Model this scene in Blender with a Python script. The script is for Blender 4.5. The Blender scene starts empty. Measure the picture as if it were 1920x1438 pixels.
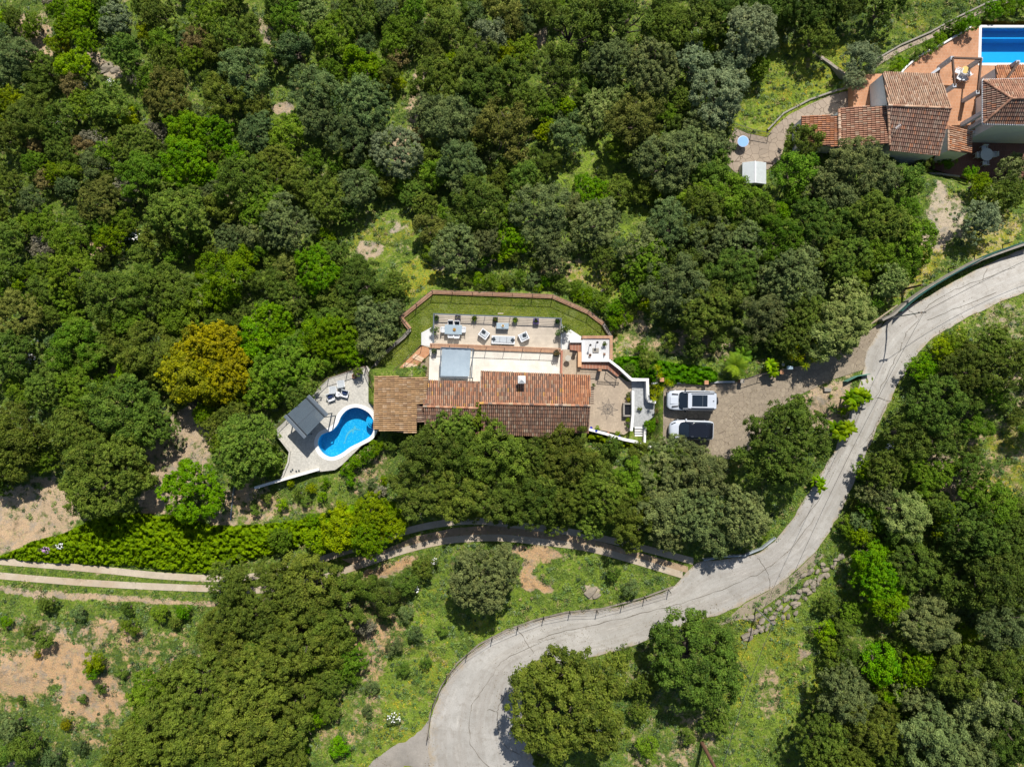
import bpy, bmesh, math, random
import numpy as np
from mathutils import Vector, Matrix
from mathutils.geometry import delaunay_2d_cdt
rad = math.radians
S = bpy.context.scene
C = bpy.context.collection
random.seed(7); rng = np.random.default_rng(7)
# ---------------------------------------------------------------- camera
H = 72.0; F = 1332.0
cd = bpy.data.cameras.new('camera'); cam = bpy.data.objects.new('camera', cd); C.objects.link(cam)
cam.location = (0, 0, H); cam.rotation_euler = (0, 0, 0)
cd.sensor_width = 36; cd.lens = 36 * F / 1920; cd.clip_end = 5000; cd.clip_start = 1
S.camera = cam
# ---------------------------------------------------------------- light
SUN_EL = rad(50); SUN_AZ = math.atan2(0.2, 0.98)
w = bpy.data.worlds.new('World'); S.world = w; w.use_nodes = True
nt = w.node_tree; bg = nt.nodes['Background']
sky = nt.nodes.new('ShaderNodeTexSky'); sky.sky_type = 'NISHITA'; sky.sun_disc = False
sky.sun_elevation = SUN_EL; sky.sun_rotation = SUN_AZ
nt.links.new(sky.outputs[0], bg.inputs[0]); bg.inputs[1].default_value = 0.08
sd = bpy.data.lights.new('sun', 'SUN'); sd.energy = 4.8; sd.angle = rad(0.5); sd.color = (1, 0.955, 0.89)
so = bpy.data.objects.new('sun', sd); C.objects.link(so)
tosun = Vector((math.sin(SUN_AZ) * math.cos(SUN_EL), math.cos(SUN_AZ) * math.cos(SUN_EL), math.sin(SUN_EL)))
so.rotation_euler = tosun.to_track_quat('Z', 'Y').to_euler(); so.location = (0, 0, 60)
S.view_settings.view_transform = 'Standard'; S.view_settings.look = 'None'
S.view_settings.exposure = 0.27; S.view_settings.gamma = 1
S.cycles.max_bounces = 6; S.cycles.diffuse_bounces = 2; S.cycles.transparent_max_bounces = 12
# ---------------------------------------------------------------- maths helpers
def W(u, v, z=0.0):
    k = (H - z) / F
    return Vector(((u - 960) * k, -(v - 719) * k, z))
def inpoly(us, vs, poly):
    us = np.asarray(us, float); vs = np.asarray(vs, float)
    r = np.zeros(us.shape, bool); n = len(poly)
    for i in range(n):
        x0, y0 = poly[i][:2]; x1, y1 = poly[(i + 1) % n][:2]
        if y0 == y1: continue
        c = ((y0 > vs) != (y1 > vs)) & (us < (x1 - x0) * (vs - y0) / (y1 - y0) + x0)
        r ^= c
    return r
def polydist(us, vs, poly, closed=True):
    d = np.full(np.shape(us), 1e9); n = len(poly)
    for i in range(n if closed else n - 1):
        x0, y0 = poly[i][:2]; x1, y1 = poly[(i + 1) % n][:2]
        dx, dy = x1 - x0, y1 - y0; L = dx * dx + dy * dy + 1e-9
        t = np.clip(((us - x0) * dx + (vs - y0) * dy) / L, 0, 1)
        d = np.minimum(d, np.hypot(us - x0 - t * dx, vs - y0 - t * dy))
    return d
def catmull(pts, n=6, closed=False):
    P = [Vector(p) for p in pts]; out = []
    m = len(P)
    for i in range(m if closed else m - 1):
        if closed: a, b, c, d = P[i - 1], P[i], P[(i + 1) % m], P[(i + 2) % m]
        else: a, b, c, d = P[max(i - 1, 0)], P[i], P[i + 1], P[min(i + 2, m - 1)]
        for k in range(n):
            t = k / n
            out.append(0.5 * ((2 * b) + (c - a) * t + (2 * a - 5 * b + 4 * c - d) * t * t + (3 * b - a - 3 * c + d) * t ** 3))
    if not closed: out.append(P[-1])
    return [tuple(p) for p in out]
def noise2(us, vs, scale, seed=0):
    r = np.random.default_rng(seed); out = 0; amp = 1; tot = 0
    for o in range(3):
        G = r.random((64, 64)); x = np.asarray(us) / scale * 2 ** o; y = np.asarray(vs) / scale * 2 ** o
        xi = np.floor(x).astype(int); yi = np.floor(y).astype(int); fx = x - xi; fy = y - yi
        fx = fx * fx * (3 - 2 * fx); fy = fy * fy * (3 - 2 * fy)
        g = lambda a, b: G[a % 64, b % 64]
        out = out + amp * ((g(xi, yi) * (1 - fx) + g(xi + 1, yi) * fx) * (1 - fy) + (g(xi, yi + 1) * (1 - fx) + g(xi + 1, yi + 1) * fx) * fy)
        tot += amp; amp *= .5
    return out / tot
# ---------------------------------------------------------------- outlines read as plan of the place
ROAD = [((1990,440),(1990,525)),((1920,468),(1922,548)),((1850,497),(1850,578)),((1780,533),(1792,607)),((1720,567),(1742,640)),
 ((1665,600),(1712,675)),((1630,650),(1690,710)),((1618,700),(1670,750)),((1600,760),(1645,800)),((1572,830),(1622,855)),
 ((1538,890),(1597,912)),((1503,945),(1570,970)),((1468,997),(1538,1022)),((1425,1035),(1497,1065)),((1365,1047),(1445,1103)),
 ((1305,1056),(1370,1143)),((1265,1098),(1300,1166)),((1200,1125),(1225,1195)),((1130,1143),(1150,1222)),((1060,1150),(1085,1238)),
 ((1000,1165),(1040,1250)),((950,1183),(1005,1262)),((900,1210),(985,1280)),((860,1245),(978,1300)),((830,1290),(980,1330)),
 ((810,1340),(984,1365)),((804,1390),(993,1405)),((808,1450),(1010,1450)),((830,1560),(1060,1560))]
RA = catmull([p[0] for p in ROAD], 5); RB = catmull([p[1] for p in ROAD], 5)
ROADPOLY = RA + RB[::-1]
PULLOFF = [(680,1450),(700,1425),(735,1400),(790,1368),(803,1350),(806,1390),(812,1450)]
DRIVE = [(1244,722),(1300,719),(1372,719),(1385,714),(1420,702),(1450,694),(1480,690),(1520,682),(1560,665),(1600,640),(1640,612),(1656,604),(1634,650),(1622,692),
 (1560,712),(1510,735),(1480,752),(1450,775),(1430,800),(1410,840),(1385,862),(1340,858),(1243,830)]
TR1 = [(-60,1046),(0,1052),(100,1060),(200,1069),(300,1079),(400,1084),(480,1080),(560,1062),(640,1036),(700,1017),(760,996),(830,981),(900,977),(1000,988),(1080,999),(1150,1014),(1220,1031),(1300,1052)]
TR2 = [(-60,1072),(0,1079),(130,1090),(260,1098),(385,1103),(480,1106),(580,1090),(680,1058),(760,1031),(840,1013),(930,1008),(1010,1015),(1100,1027),(1180,1048),(1280,1078)]
TRACKPOLY = [(a[0], a[1]-8) for a in TR1] + [(a[0], a[1]+8) for a in TR2[::-1]]
LAWN = [(811,547),(1036,556),(1103,585),(1131,607),(1147,632),(1095,640),(1052,612),(1046,604),(820,594),(815,618),(795,640),(733,708),(702,708),(697,686),(769,617),(752,596)]
LOWDECK = [(815,590),(1051,598),(1052,607),(1090,631),(1090,641),(1068,641),(1068,660),(805,652),(790,647),(790,624),(812,612)]
UPDECK = [(806,645),(1053,655),(1053,735),(803,735)]
PATIO = [(1053,655),(1095,657),(1095,688),(1140,690),(1175,715),(1184,716),(1184,806),(1170,815),(1104,802),(1100,740),(1053,735)]
POOLDECK = [(687,686),(616,709),(514,808),(544,847),(541,867),(528,897),(597,878),(594,885),(628,881),(642,871),(685,828),(703,814),(706,730),(703,704)]
POOL = catmull([(670,764),(690,773),(700,788),(701,803),(695,817),(677,828),(657,838),(640,850),(622,857),(608,852),(598,840),(596,827),(603,815),(622,807),(633,795),(640,780),(652,768)], 4, True)
COPE = catmull([(670,757.5),(694,766),(707,786),(708,805),(699,823),(680,834),(660,844.5),(643,857),(622,864),(603,858),(591.5,843),(589.5,825),(598,810),(617,801),(627,792),(633,776),(648,762)], 4, True)
HOUSEPAD = [(700,700),(1185,705),(1250,715),(1250,835),(1180,835),(1100,825),(900,815),(700,812)]
NPAD = [(1600,150),(1688,135),(1725,105),(1822,50),(2000,46),(2000,245),(1790,250),(1600,245),(1500,290),(1480,260)]
NLOW = [(1690,262),(2000,250),(2000,330),(1812,336),(1690,300)]
NPATIO = [(1375,238),(1440,256),(1450,245),(1480,215),(1530,190),(1600,168),(1640,150),(1700,200),(1560,260),(1462,300),(1440,322),(1385,330),(1352,300)]
PADS = [(LAWN,-2.1,10),(LOWDECK,-2.6,10),(POOLDECK,-1.6,14),(HOUSEPAD,-.35,14),(UPDECK,-1.3,8),(NPAD,-3.3,16),(NLOW,-5.2,14),(NPATIO,-4.35,14),(DRIVE,1.0,22),(COPE,-2.9,5),([(1836,47),(1999,47),(1999,123),(1834,123)],-5.4,5)]
# ---------------------------------------------------------------- height of the ground
CP = np.array([(0,0,-12),(480,0,-11),(960,0,-10),(1400,0,-7),(1920,0,-4.5),(0,360,-8),(480,360,-7.5),(960,360,-6),(1400,280,-4.6),(1700,230,-3.6),(1900,230,-3.8),
 (1700,400,-1.2),(1900,420,0.2),(0,720,-5),(300,720,-4.5),(470,780,-3.2),(600,620,-4),(700,560,-4),(760,600,-2.3),(1000,560,-2.3),(1130,610,-2),(740,680,-2.2),(1000,500,-3.2),
 (620,780,-1.4),(750,760,-.6),(900,740,-.5),(1100,740,-.4),(1230,650,-.6),(1240,740,.7),(1300,780,1),(1400,760,1),(1500,700,1.1),(1650,630,1.6),(1750,570,1.8),(1900,520,2.1),(1600,850,1.2),
 (1500,980,.7),(1300,1090,.3),(1100,1180,.1),(900,1260,-.1),(850,1400,-.3),(640,1050,-1),(900,995,-.5),(1200,1040,0),(300,1080,-1.6),(0,1070,-1.9),(900,900,-.4),(1200,900,.2),
 (1800,700,3),(1900,1000,4),(1900,1400,3.4),(1600,1200,.6),(1500,1400,0.2),(0,1250,-.8),(0,1438,-.6),(300,1400,-.8),(600,1300,-.8),(1200,1400,-.3),(400,900,-2.8),(100,950,-3),(1500,560,-.6),(1300,500,-2.6)], float)
def rbf_fit():
    P = CP[:, :2] / 1000; n = len(P)
    d = np.hypot(P[:, None, 0] - P[None, :, 0], P[:, None, 1] - P[None, :, 1])
    K = d * d * np.log(d + 1e-9) + np.eye(n) * 2e-3
    A = np.zeros((n + 3, n + 3)); A[:n, :n] = K; A[:n, n] = 1; A[:n, n + 1:] = P; A[n, :n] = 1; A[n + 1:, :n] = P.T
    return P, np.linalg.solve(A, np.append(CP[:, 2], [0, 0, 0]))
RP, RW = rbf_fit()
def base_h(us, vs):
    x = np.clip(us, -250, 2170) / 1000; y = np.clip(vs, -200, 1640) / 1000
    z = RW[-3] + RW[-2] * x + RW[-1] * y
    for (px, py), wt in zip(RP, RW[:len(RP)]):
        d = np.hypot(x - px, y - py); z = z + wt * d * d * np.log(d + 1e-9)
    return z
ax_u = np.concatenate([[-22000, -9000, -4000, -1800, -900, -550], np.arange(-350, 2271, 5), [2470, 2800, 3700, 6000, 11000, 24000]]).astype(float)
ax_v = np.concatenate([[-22000, -9000, -4000, -1800, -900, -500], np.arange(-300, 1741, 5), [1940, 2300, 3200, 5500, 10500, 23500]]).astype(float)
GU, GV = np.meshgrid(ax_u, ax_v, indexing='ij')
GZ = base_h(GU, GV)
GZ += (noise2(GU, GV, 60, 3) - .5) * 0.7 * np.clip(polydist(GU, GV, ROADPOLY) / 40, 0, 1) * np.clip(polydist(GU, GV, TRACKPOLY) / 30, 0, 1) * (~inpoly(GU, GV, ROADPOLY)) * (~inpoly(GU, GV, TRACKPOLY))
for poly, pz, mg in PADS:
    ins = inpoly(GU, GV, poly); d = polydist(GU, GV, poly)
    t = np.where(ins, 0, np.clip((d - 3) / mg, 0, 1)); t = t * t * (3 - 2 * t)
    GZ = pz * (1 - t) + GZ * t
def zg(u, v):
    i = min(max(np.searchsorted(ax_u, u) - 1, 0), len(ax_u) - 2); j = min(max(np.searchsorted(ax_v, v) - 1, 0), len(ax_v) - 2)
    fu = (u - ax_u[i]) / (ax_u[i + 1] - ax_u[i]); fv = (v - ax_v[j]) / (ax_v[j + 1] - ax_v[j])
    return float((GZ[i, j] * (1 - fu) + GZ[i + 1, j] * fu) * (1 - fv) + (GZ[i, j + 1] * (1 - fu) + GZ[i + 1, j + 1] * fu) * fv)
def zgv(us, vs):
    us = np.asarray(us); vs = np.asarray(vs)
    i = np.clip(np.searchsorted(ax_u, us) - 1, 0, len(ax_u) - 2); j = np.clip(np.searchsorted(ax_v, vs) - 1, 0, len(ax_v) - 2)
    fu = (us - ax_u[i]) / (ax_u[i + 1] - ax_u[i]); fv = (vs - ax_v[j]) / (ax_v[j + 1] - ax_v[j])
    return (GZ[i, j] * (1 - fu) + GZ[i + 1, j] * fu) * (1 - fv) + (GZ[i, j + 1] * (1 - fu) + GZ[i + 1, j + 1] * fu) * fv
def G(u, v, dz=0.0): return W(u, v, zg(u, v) + dz)
# ---------------------------------------------------------------- materials
MATS = {}
def newmat(name):
    m = bpy.data.materials.new(name); m.use_nodes = True
    return m, m.node_tree, m.node_tree.nodes['Principled BSDF']
def rgb(c): return (c[0], c[1], c[2], 1)
def mixn(nt, a, b, fac, kind='MIX'):
    n = nt.nodes.new('ShaderNodeMix'); n.data_type = 'RGBA'; n.blend_type = kind
    for i, s in ((6, a), (7, b), (0, fac)):
        if hasattr(s, 'links') or isinstance(s, bpy.types.NodeSocket): nt.links.new(s, n.inputs[i])
        else: n.inputs[i].default_value = s if i == 0 else rgb(s)
    return n.outputs[2]
def noise(nt, scale, detail=4, rough=.6, coords=None):
    n = nt.nodes.new('ShaderNodeTexNoise'); n.inputs['Scale'].default_value = scale; n.inputs['Detail'].default_value = detail
    n.inputs['Roughness'].default_value = rough
    g = nt.nodes.new('ShaderNodeNewGeometry'); nt.links.new(coords or g.outputs['Position'], n.inputs['Vector'])
    return n.outputs['Fac']
def rng_n(nt, s, a, b, c=0.0, d=1.0):
    n = nt.nodes.new('ShaderNodeMapRange'); n.inputs[1].default_value = a; n.inputs[2].default_value = b
    n.inputs[3].default_value = c; n.inputs[4].default_value = d; nt.links.new(s, n.inputs[0]); return n.outputs[0]
def bump(nt, b, s, strength=.4, dist=.03):
    n = nt.nodes.new('ShaderNodeBump'); n.inputs['Strength'].default_value = strength; n.inputs['Distance'].default_value = dist
    nt.links.new(s, n.inputs['Height']); nt.links.new(n.outputs[0], b.inputs['Normal'])
def M(name, c, rough=.7, var=.25, scale=1.5, metal=0, c2=None, bmp=.0, fine=None, spec=.5):
    if name in MATS: return MATS[name]
    m, nt, b = newmat(name)
    c2 = c2 or tuple(x * (1 - var) for x in c)
    f = rng_n(nt, noise(nt, scale, 6, .65), .35, .65)
    col = mixn(nt, c, c2, f)
    if fine:
        f2 = rng_n(nt, noise(nt, fine, 2, .5), .35, .65, 0, 1)
        col = mixn(nt, col, (.62, .62, .62), rng_n(nt, f2, 0, 1, 0, .35) if False else f2, 'MULTIPLY') if False else mixn(nt, col, tuple(x * .72 for x in c), f2)
    nt.links.new(col, b.inputs['Base Color']); b.inputs['Roughness'].default_value = rough; b.inputs['Metallic'].default_value = metal
    b.inputs['Specular IOR Level'].default_value = spec
    if bmp: bump(nt, b, noise(nt, scale * 8, 5), bmp)
    MATS[name] = m; return m
def brickmat(name, c1, c2, cm, w_=.24, h_=.12, mortar=.012, rot=0.0, rough=.8):
    if name in MATS: return MATS[name]
    m, nt, b = newmat(name)
    g = nt.nodes.new('ShaderNodeNewGeometry'); mp = nt.nodes.new('ShaderNodeMapping'); mp.inputs['Rotation'].default_value = (0, 0, rot)
    nt.links.new(g.outputs['Position'], mp.inputs['Vector'])
    t = nt.nodes.new('ShaderNodeTexBrick'); nt.links.new(mp.outputs[0], t.inputs['Vector'])
    t.inputs['Color1'].default_value = rgb(c1); t.inputs['Color2'].default_value = rgb(c2); t.inputs['Mortar'].default_value = rgb(cm)
    t.inputs['Scale'].default_value = 1; t.inputs['Brick Width'].default_value = w_; t.inputs['Row Height'].default_value = h_; t.inputs['Mortar Size'].default_value = mortar
    col = mixn(nt, t.outputs['Color'], tuple(x * .6 for x in c1), rng_n(nt, noise(nt, .9, 5), .4, .75, 0, .7))
    nt.links.new(col, b.inputs['Base Color']); b.inputs['Roughness'].default_value = rough
    MATS[name] = m; return m
def leafmat(name, c1, c2, c3=None, trans=.22, hue=.035):
    if name in MATS: return MATS[name]
    m, nt, b = newmat(name)
    a = nt.nodes.new('ShaderNodeAttribute'); a.attribute_name = 'cl'
    col = mixn(nt, c1, c2, rng_n(nt, a.outputs['Fac'], 0, 1))
    if c3: col = mixn(nt, col, c3, rng_n(nt, noise(nt, 1.3, 6, .75), .5, .66, 0, .55))
    oi = nt.nodes.new('ShaderNodeObjectInfo')
    hs = nt.nodes.new('ShaderNodeHueSaturation'); nt.links.new(col, hs.inputs['Color']); hs.inputs['Saturation'].default_value = 1.16
    nt.links.new(rng_n(nt, oi.outputs['Random'], 0, 1, .5 - hue * .5, .5 + hue * .4), hs.inputs['Hue'])
    mm = nt.nodes.new('ShaderNodeMath'); mm.operation = 'MULTIPLY'; mm.inputs[1].default_value = 7.31; nt.links.new(oi.outputs['Random'], mm.inputs[0])
    fr = nt.nodes.new('ShaderNodeMath'); fr.operation = 'FRACT'; nt.links.new(mm.outputs[0], fr.inputs[0])
    nt.links.new(rng_n(nt, fr.outputs[0], 0, 1, .78, 1.2), hs.inputs['Value'])
    nt.links.new(hs.outputs[0], b.inputs['Base Color']); b.inputs['Roughness'].default_value = .6; b.inputs['Specular IOR Level'].default_value = .12
    tr = nt.nodes.new('ShaderNodeBsdfTranslucent'); nt.links.new(hs.outputs[0], tr.inputs[0])
    mx = nt.nodes.new('ShaderNodeMixShader'); mx.inputs[0].default_value = trans
    out = nt.nodes['Material Output']; nt.links.new(b.outputs[0], mx.inputs[1]); nt.links.new(tr.outputs[0], mx.inputs[2]); nt.links.new(mx.outputs[0], out.inputs[0])
    MATS[name] = m; return m
def colmat(name, rough=.8, scale=3.0, var=.35, spec=.4):
    if name in MATS: return MATS[name]
    m, nt, b = newmat(name)
    a = nt.nodes.new('ShaderNodeAttribute'); a.attribute_name = 'tint'
    col = mixn(nt, a.outputs['Color'], (1 - var,) * 3, rng_n(nt, noise(nt, scale, 6, .7), .35, .7), 'MULTIPLY')
    nt.links.new(col, b.inputs['Base Color']); b.inputs['Roughness'].default_value = rough; b.inputs['Specular IOR Level'].default_value = spec
    MATS[name] = m; return m
# ---------------------------------------------------------------- mesh builder
class MB:
    def __init__(s): s.v = []; s.f = []; s.c = []; s.col = (1, 1, 1)
    def face(s, idx): s.f.append(idx); s.c.append(s.col)
    def add(s, vs, fs):
        o = len(s.v); s.v += [tuple(v) for v in vs]
        for f in fs: s.face([o + i for i in f])
    def box(s, c, d, rz=0, rx=0, ry=0, top=1.0):
        R = Matrix.Rotation(rz, 3, 'Z') @ Matrix.Rotation(ry, 3, 'Y') @ Matrix.Rotation(rx, 3, 'X'); vs = []
        for z in (-.5, .5):
            k = top if z > 0 else 1
            for x, y in ((-.5, -.5), (.5, -.5), (.5, .5), (-.5, .5)): vs.append(Vector(c) + R @ Vector((x * d[0] * k, y * d[1] * k, z * d[2])))
        s.add(vs, [(3, 2, 1, 0), (4, 5, 6, 7), (0, 1, 5, 4), (1, 2, 6, 5), (2, 3, 7, 6), (3, 0, 4, 7)]); return s
    def beam(s, a, b, w_, h_):
        a = Vector(a); b = Vector(b); d = (b - a); L = d.length
        q = d.to_track_quat('X', 'Z'); vs = []
        for x in (0, L):
            for y, z in ((-.5, -.5), (.5, -.5), (.5, .5), (-.5, .5)): vs.append(a + q @ Vector((x, y * w_, z * h_)))
        s.add(vs, [(0, 3, 2, 1), (4, 5, 6, 7), (0, 1, 5, 4), (1, 2, 6, 5), (2, 3, 7, 6), (3, 0, 4, 7)]); return s
    def cyl(s, a, b, r0, r1=None, n=8, cap=True):
        a = Vector(a); b = Vector(b); r1 = r0 if r1 is None else r1
        q = (b - a).to_track_quat('Z', 'Y') if (b - a).length > 1e-6 else Matrix.Identity(3).to_quaternion(); vs = []
        for p, r in ((a, r0), (b, r1)):
            for k in range(n):
                t = 2 * math.pi * k / n; vs.append(p + q @ Vector((math.cos(t) * r, math.sin(t) * r, 0)))
        fs = [(k, (k + 1) % n, n + (k + 1) % n, n + k) for k in range(n)]
        if cap: fs += [tuple(range(n - 1, -1, -1)), tuple(range(n, 2 * n))]
        s.add(vs, fs); return s
    def lathe(s, c, prof, n=14):
        c = Vector(c); vs = []; m = len(prof)
        for r, z in prof:
            for k in range(n):
                t = 2 * math.pi * k / n; vs.append(c + Vector((math.cos(t) * r, math.sin(t) * r, z)))
        fs = [(i * n + k, i * n + (k + 1) % n, (i + 1) * n + (k + 1) % n, (i + 1) * n + k) for i in range(m - 1) for k in range(n)]
        if prof[0][0] > 0: fs.append(tuple(range(n - 1, -1, -1)))
        if prof[-1][0] > 0: fs.append(tuple(range((m - 1) * n, m * n)))
        s.add(vs, fs); return s
    def tube(s, pts, r, n=6):
        for a, b in zip(pts[:-1], pts[1:]): s.cyl(a, b, r, r, n, False)
        return s
    def prism(s, top, zb):
        n = len(top); top = [Vector(p) for p in top]
        zb = zb if hasattr(zb, '__len__') else [zb] * n
        vs = top + [Vector((p.x, p.y, z)) for p, z in zip(top, zb)]
        area = sum(top[i].x * top[(i + 1) % n].y - top[(i + 1) % n].x * top[i].y for i in range(n))
        if area > 0: fs = [tuple(range(n)), tuple(range(2 * n - 1, n - 1, -1))] + [(i, n + i, n + (i + 1) % n, (i + 1) % n) for i in range(n)]
        else: fs = [tuple(range(n - 1, -1, -1)), tuple(range(n, 2 * n))] + [((i + 1) % n, n + (i + 1) % n, n + i, i) for i in range(n)]
        s.add(vs, fs); return s
    def loft(s, secs, caps=True, closed=False):
        m = len(secs[0]); vs = [p for q in secs for p in q]; fs = []
        for i in range(len(secs) - 1):
            for k in range(m if closed else m - 1):
                k2 = (k + 1) % m; fs.append((i * m + k, i * m + k2, (i + 1) * m + k2, (i + 1) * m + k))
        if caps: fs += [tuple(range(m - 1, -1, -1)), tuple(range((len(secs) - 1) * m, len(secs) * m))]
        s.add(vs, fs); return s
    def build(s, name, mat, parent=None, smooth=False, bevel=0, tint=False):
        me = bpy.data.meshes.new(name); me.from_pydata(s.v, [], s.f); me.materials.append(mat)
        if tint:
            at = me.attributes.new('tint', 'FLOAT_COLOR', 'CORNER'); arr = np.ones((len(me.loops), 4), np.float32); k = 0
            for f, c in zip(s.f, s.c): arr[k:k + len(f), :3] = c; k += len(f)
            at.data.foreach_set('color', arr.ravel())
        if smooth: me.polygons.foreach_set('use_smooth', [True] * len(me.polygons))
        me.update(); o = bpy.data.objects.new(name, me); C.objects.link(o)
        if parent: o.parent = parent
        if bevel:
            b = o.modifiers.new('bevel', 'BEVEL'); b.width = bevel; b.segments = 2; b.limit_method = 'ANGLE'; b.angle_limit = rad(40)
        return o
LABELS = {}
def tag(o, label=None, cat=None, group=None, kind=None):
    if label: o['label'] = label; LABELS.setdefault(label, []).append(o.name)
    if cat: o['category'] = cat
    if group: o['group'] = group
    if kind: o['kind'] = kind
    return o
def thing(name, loc, label, cat, rz=0, group=None):
    o = bpy.data.objects.new(name, None); C.objects.link(o); o.location = loc; o.rotation_euler = (0, 0, rz); o.empty_display_size = .3
    return tag(o, label, cat, group)
def copy_tree(o, parent=None):
    c = o.copy(); C.objects.link(c)
    if parent: c.parent = parent; c.matrix_parent_inverse = o.matrix_parent_inverse
    for ch in list(o.children): copy_tree(ch, c)
    return c
def struct(o): o['kind'] = 'structure'; return o
def cdt(poly, step=12, holes=(), zf=None, lift=0.0, flat=None):
    pts = [Vector(p[:2]) for p in poly]; n = len(pts); edges = [(i, (i + 1) % n) for i in range(n)]
    for h in holes:
        o = len(pts); pts += [Vector(p[:2]) for p in h]; edges += [(o + i, o + (i + 1) % len(h)) for i in range(len(h))]
    if step:
        us = [p[0] for p in poly]; vs = [p[1] for p in poly]
        gu, gv = np.meshgrid(np.arange(min(us), max(us), step), np.arange(min(vs), max(vs), step))
        gu = gu.ravel(); gv = gv.ravel(); k = inpoly(gu, gv, poly) & (polydist(gu, gv, poly) > step * .35)
        for h in holes: k &= ~inpoly(gu, gv, h) & (polydist(gu, gv, h) > step * .35)
        pts += [Vector((a, b)) for a, b in zip(gu[k], gv[k])]
    r = delaunay_2d_cdt(pts, edges, [], 0, 1e-4); vs, fs = r[0], r[2]; out = []
    cu = np.array([sum(vs[i].x for i in f) / len(f) for f in fs]); cv = np.array([sum(vs[i].y for i in f) / len(f) for f in fs])
    ok = inpoly(cu, cv, poly)
    for h in holes: ok &= ~inpoly(cu, cv, h)
    mb = MB()
    V3 = [W(p.x, p.y, flat) if flat is not None else W(p.x, p.y, zg(p.x, p.y) + lift) for p in vs]
    FS = []
    for f, k in zip(fs, ok):
        if not k: continue
        a, b, c = V3[f[0]], V3[f[1]], V3[f[2]]
        FS.append(tuple(f) if (b - a).cross(c - a).z > 0 else tuple(f)[::-1])
    mb.add(V3, FS); return mb
def ribbon(mb, path, wpx, lift=.02, wj=0.0, zf=None):
    path = [Vector(p[:2]) for p in path]; L = []; R = []
    for i, p in enumerate(path):
        d = (path[min(i + 1, len(path) - 1)] - path[max(i - 1, 0)]).normalized(); nrm = Vector((-d.y, d.x)); w_ = wpx * (1 + random.uniform(-wj, wj)) / 2
        for arr, s in ((L, 1), (R, -1)):
            q = p + nrm * w_ * s; arr.append(W(q.x, q.y, (zg(q.x, q.y) if zf is None else zf) + lift))
    n = len(path); o = len(mb.v); mb.v += [tuple(v) for v in L + R]
    for i in range(n - 1): mb.face([o + i, o + i + 1, o + n + i + 1, o + n + i])
    return mb
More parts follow.
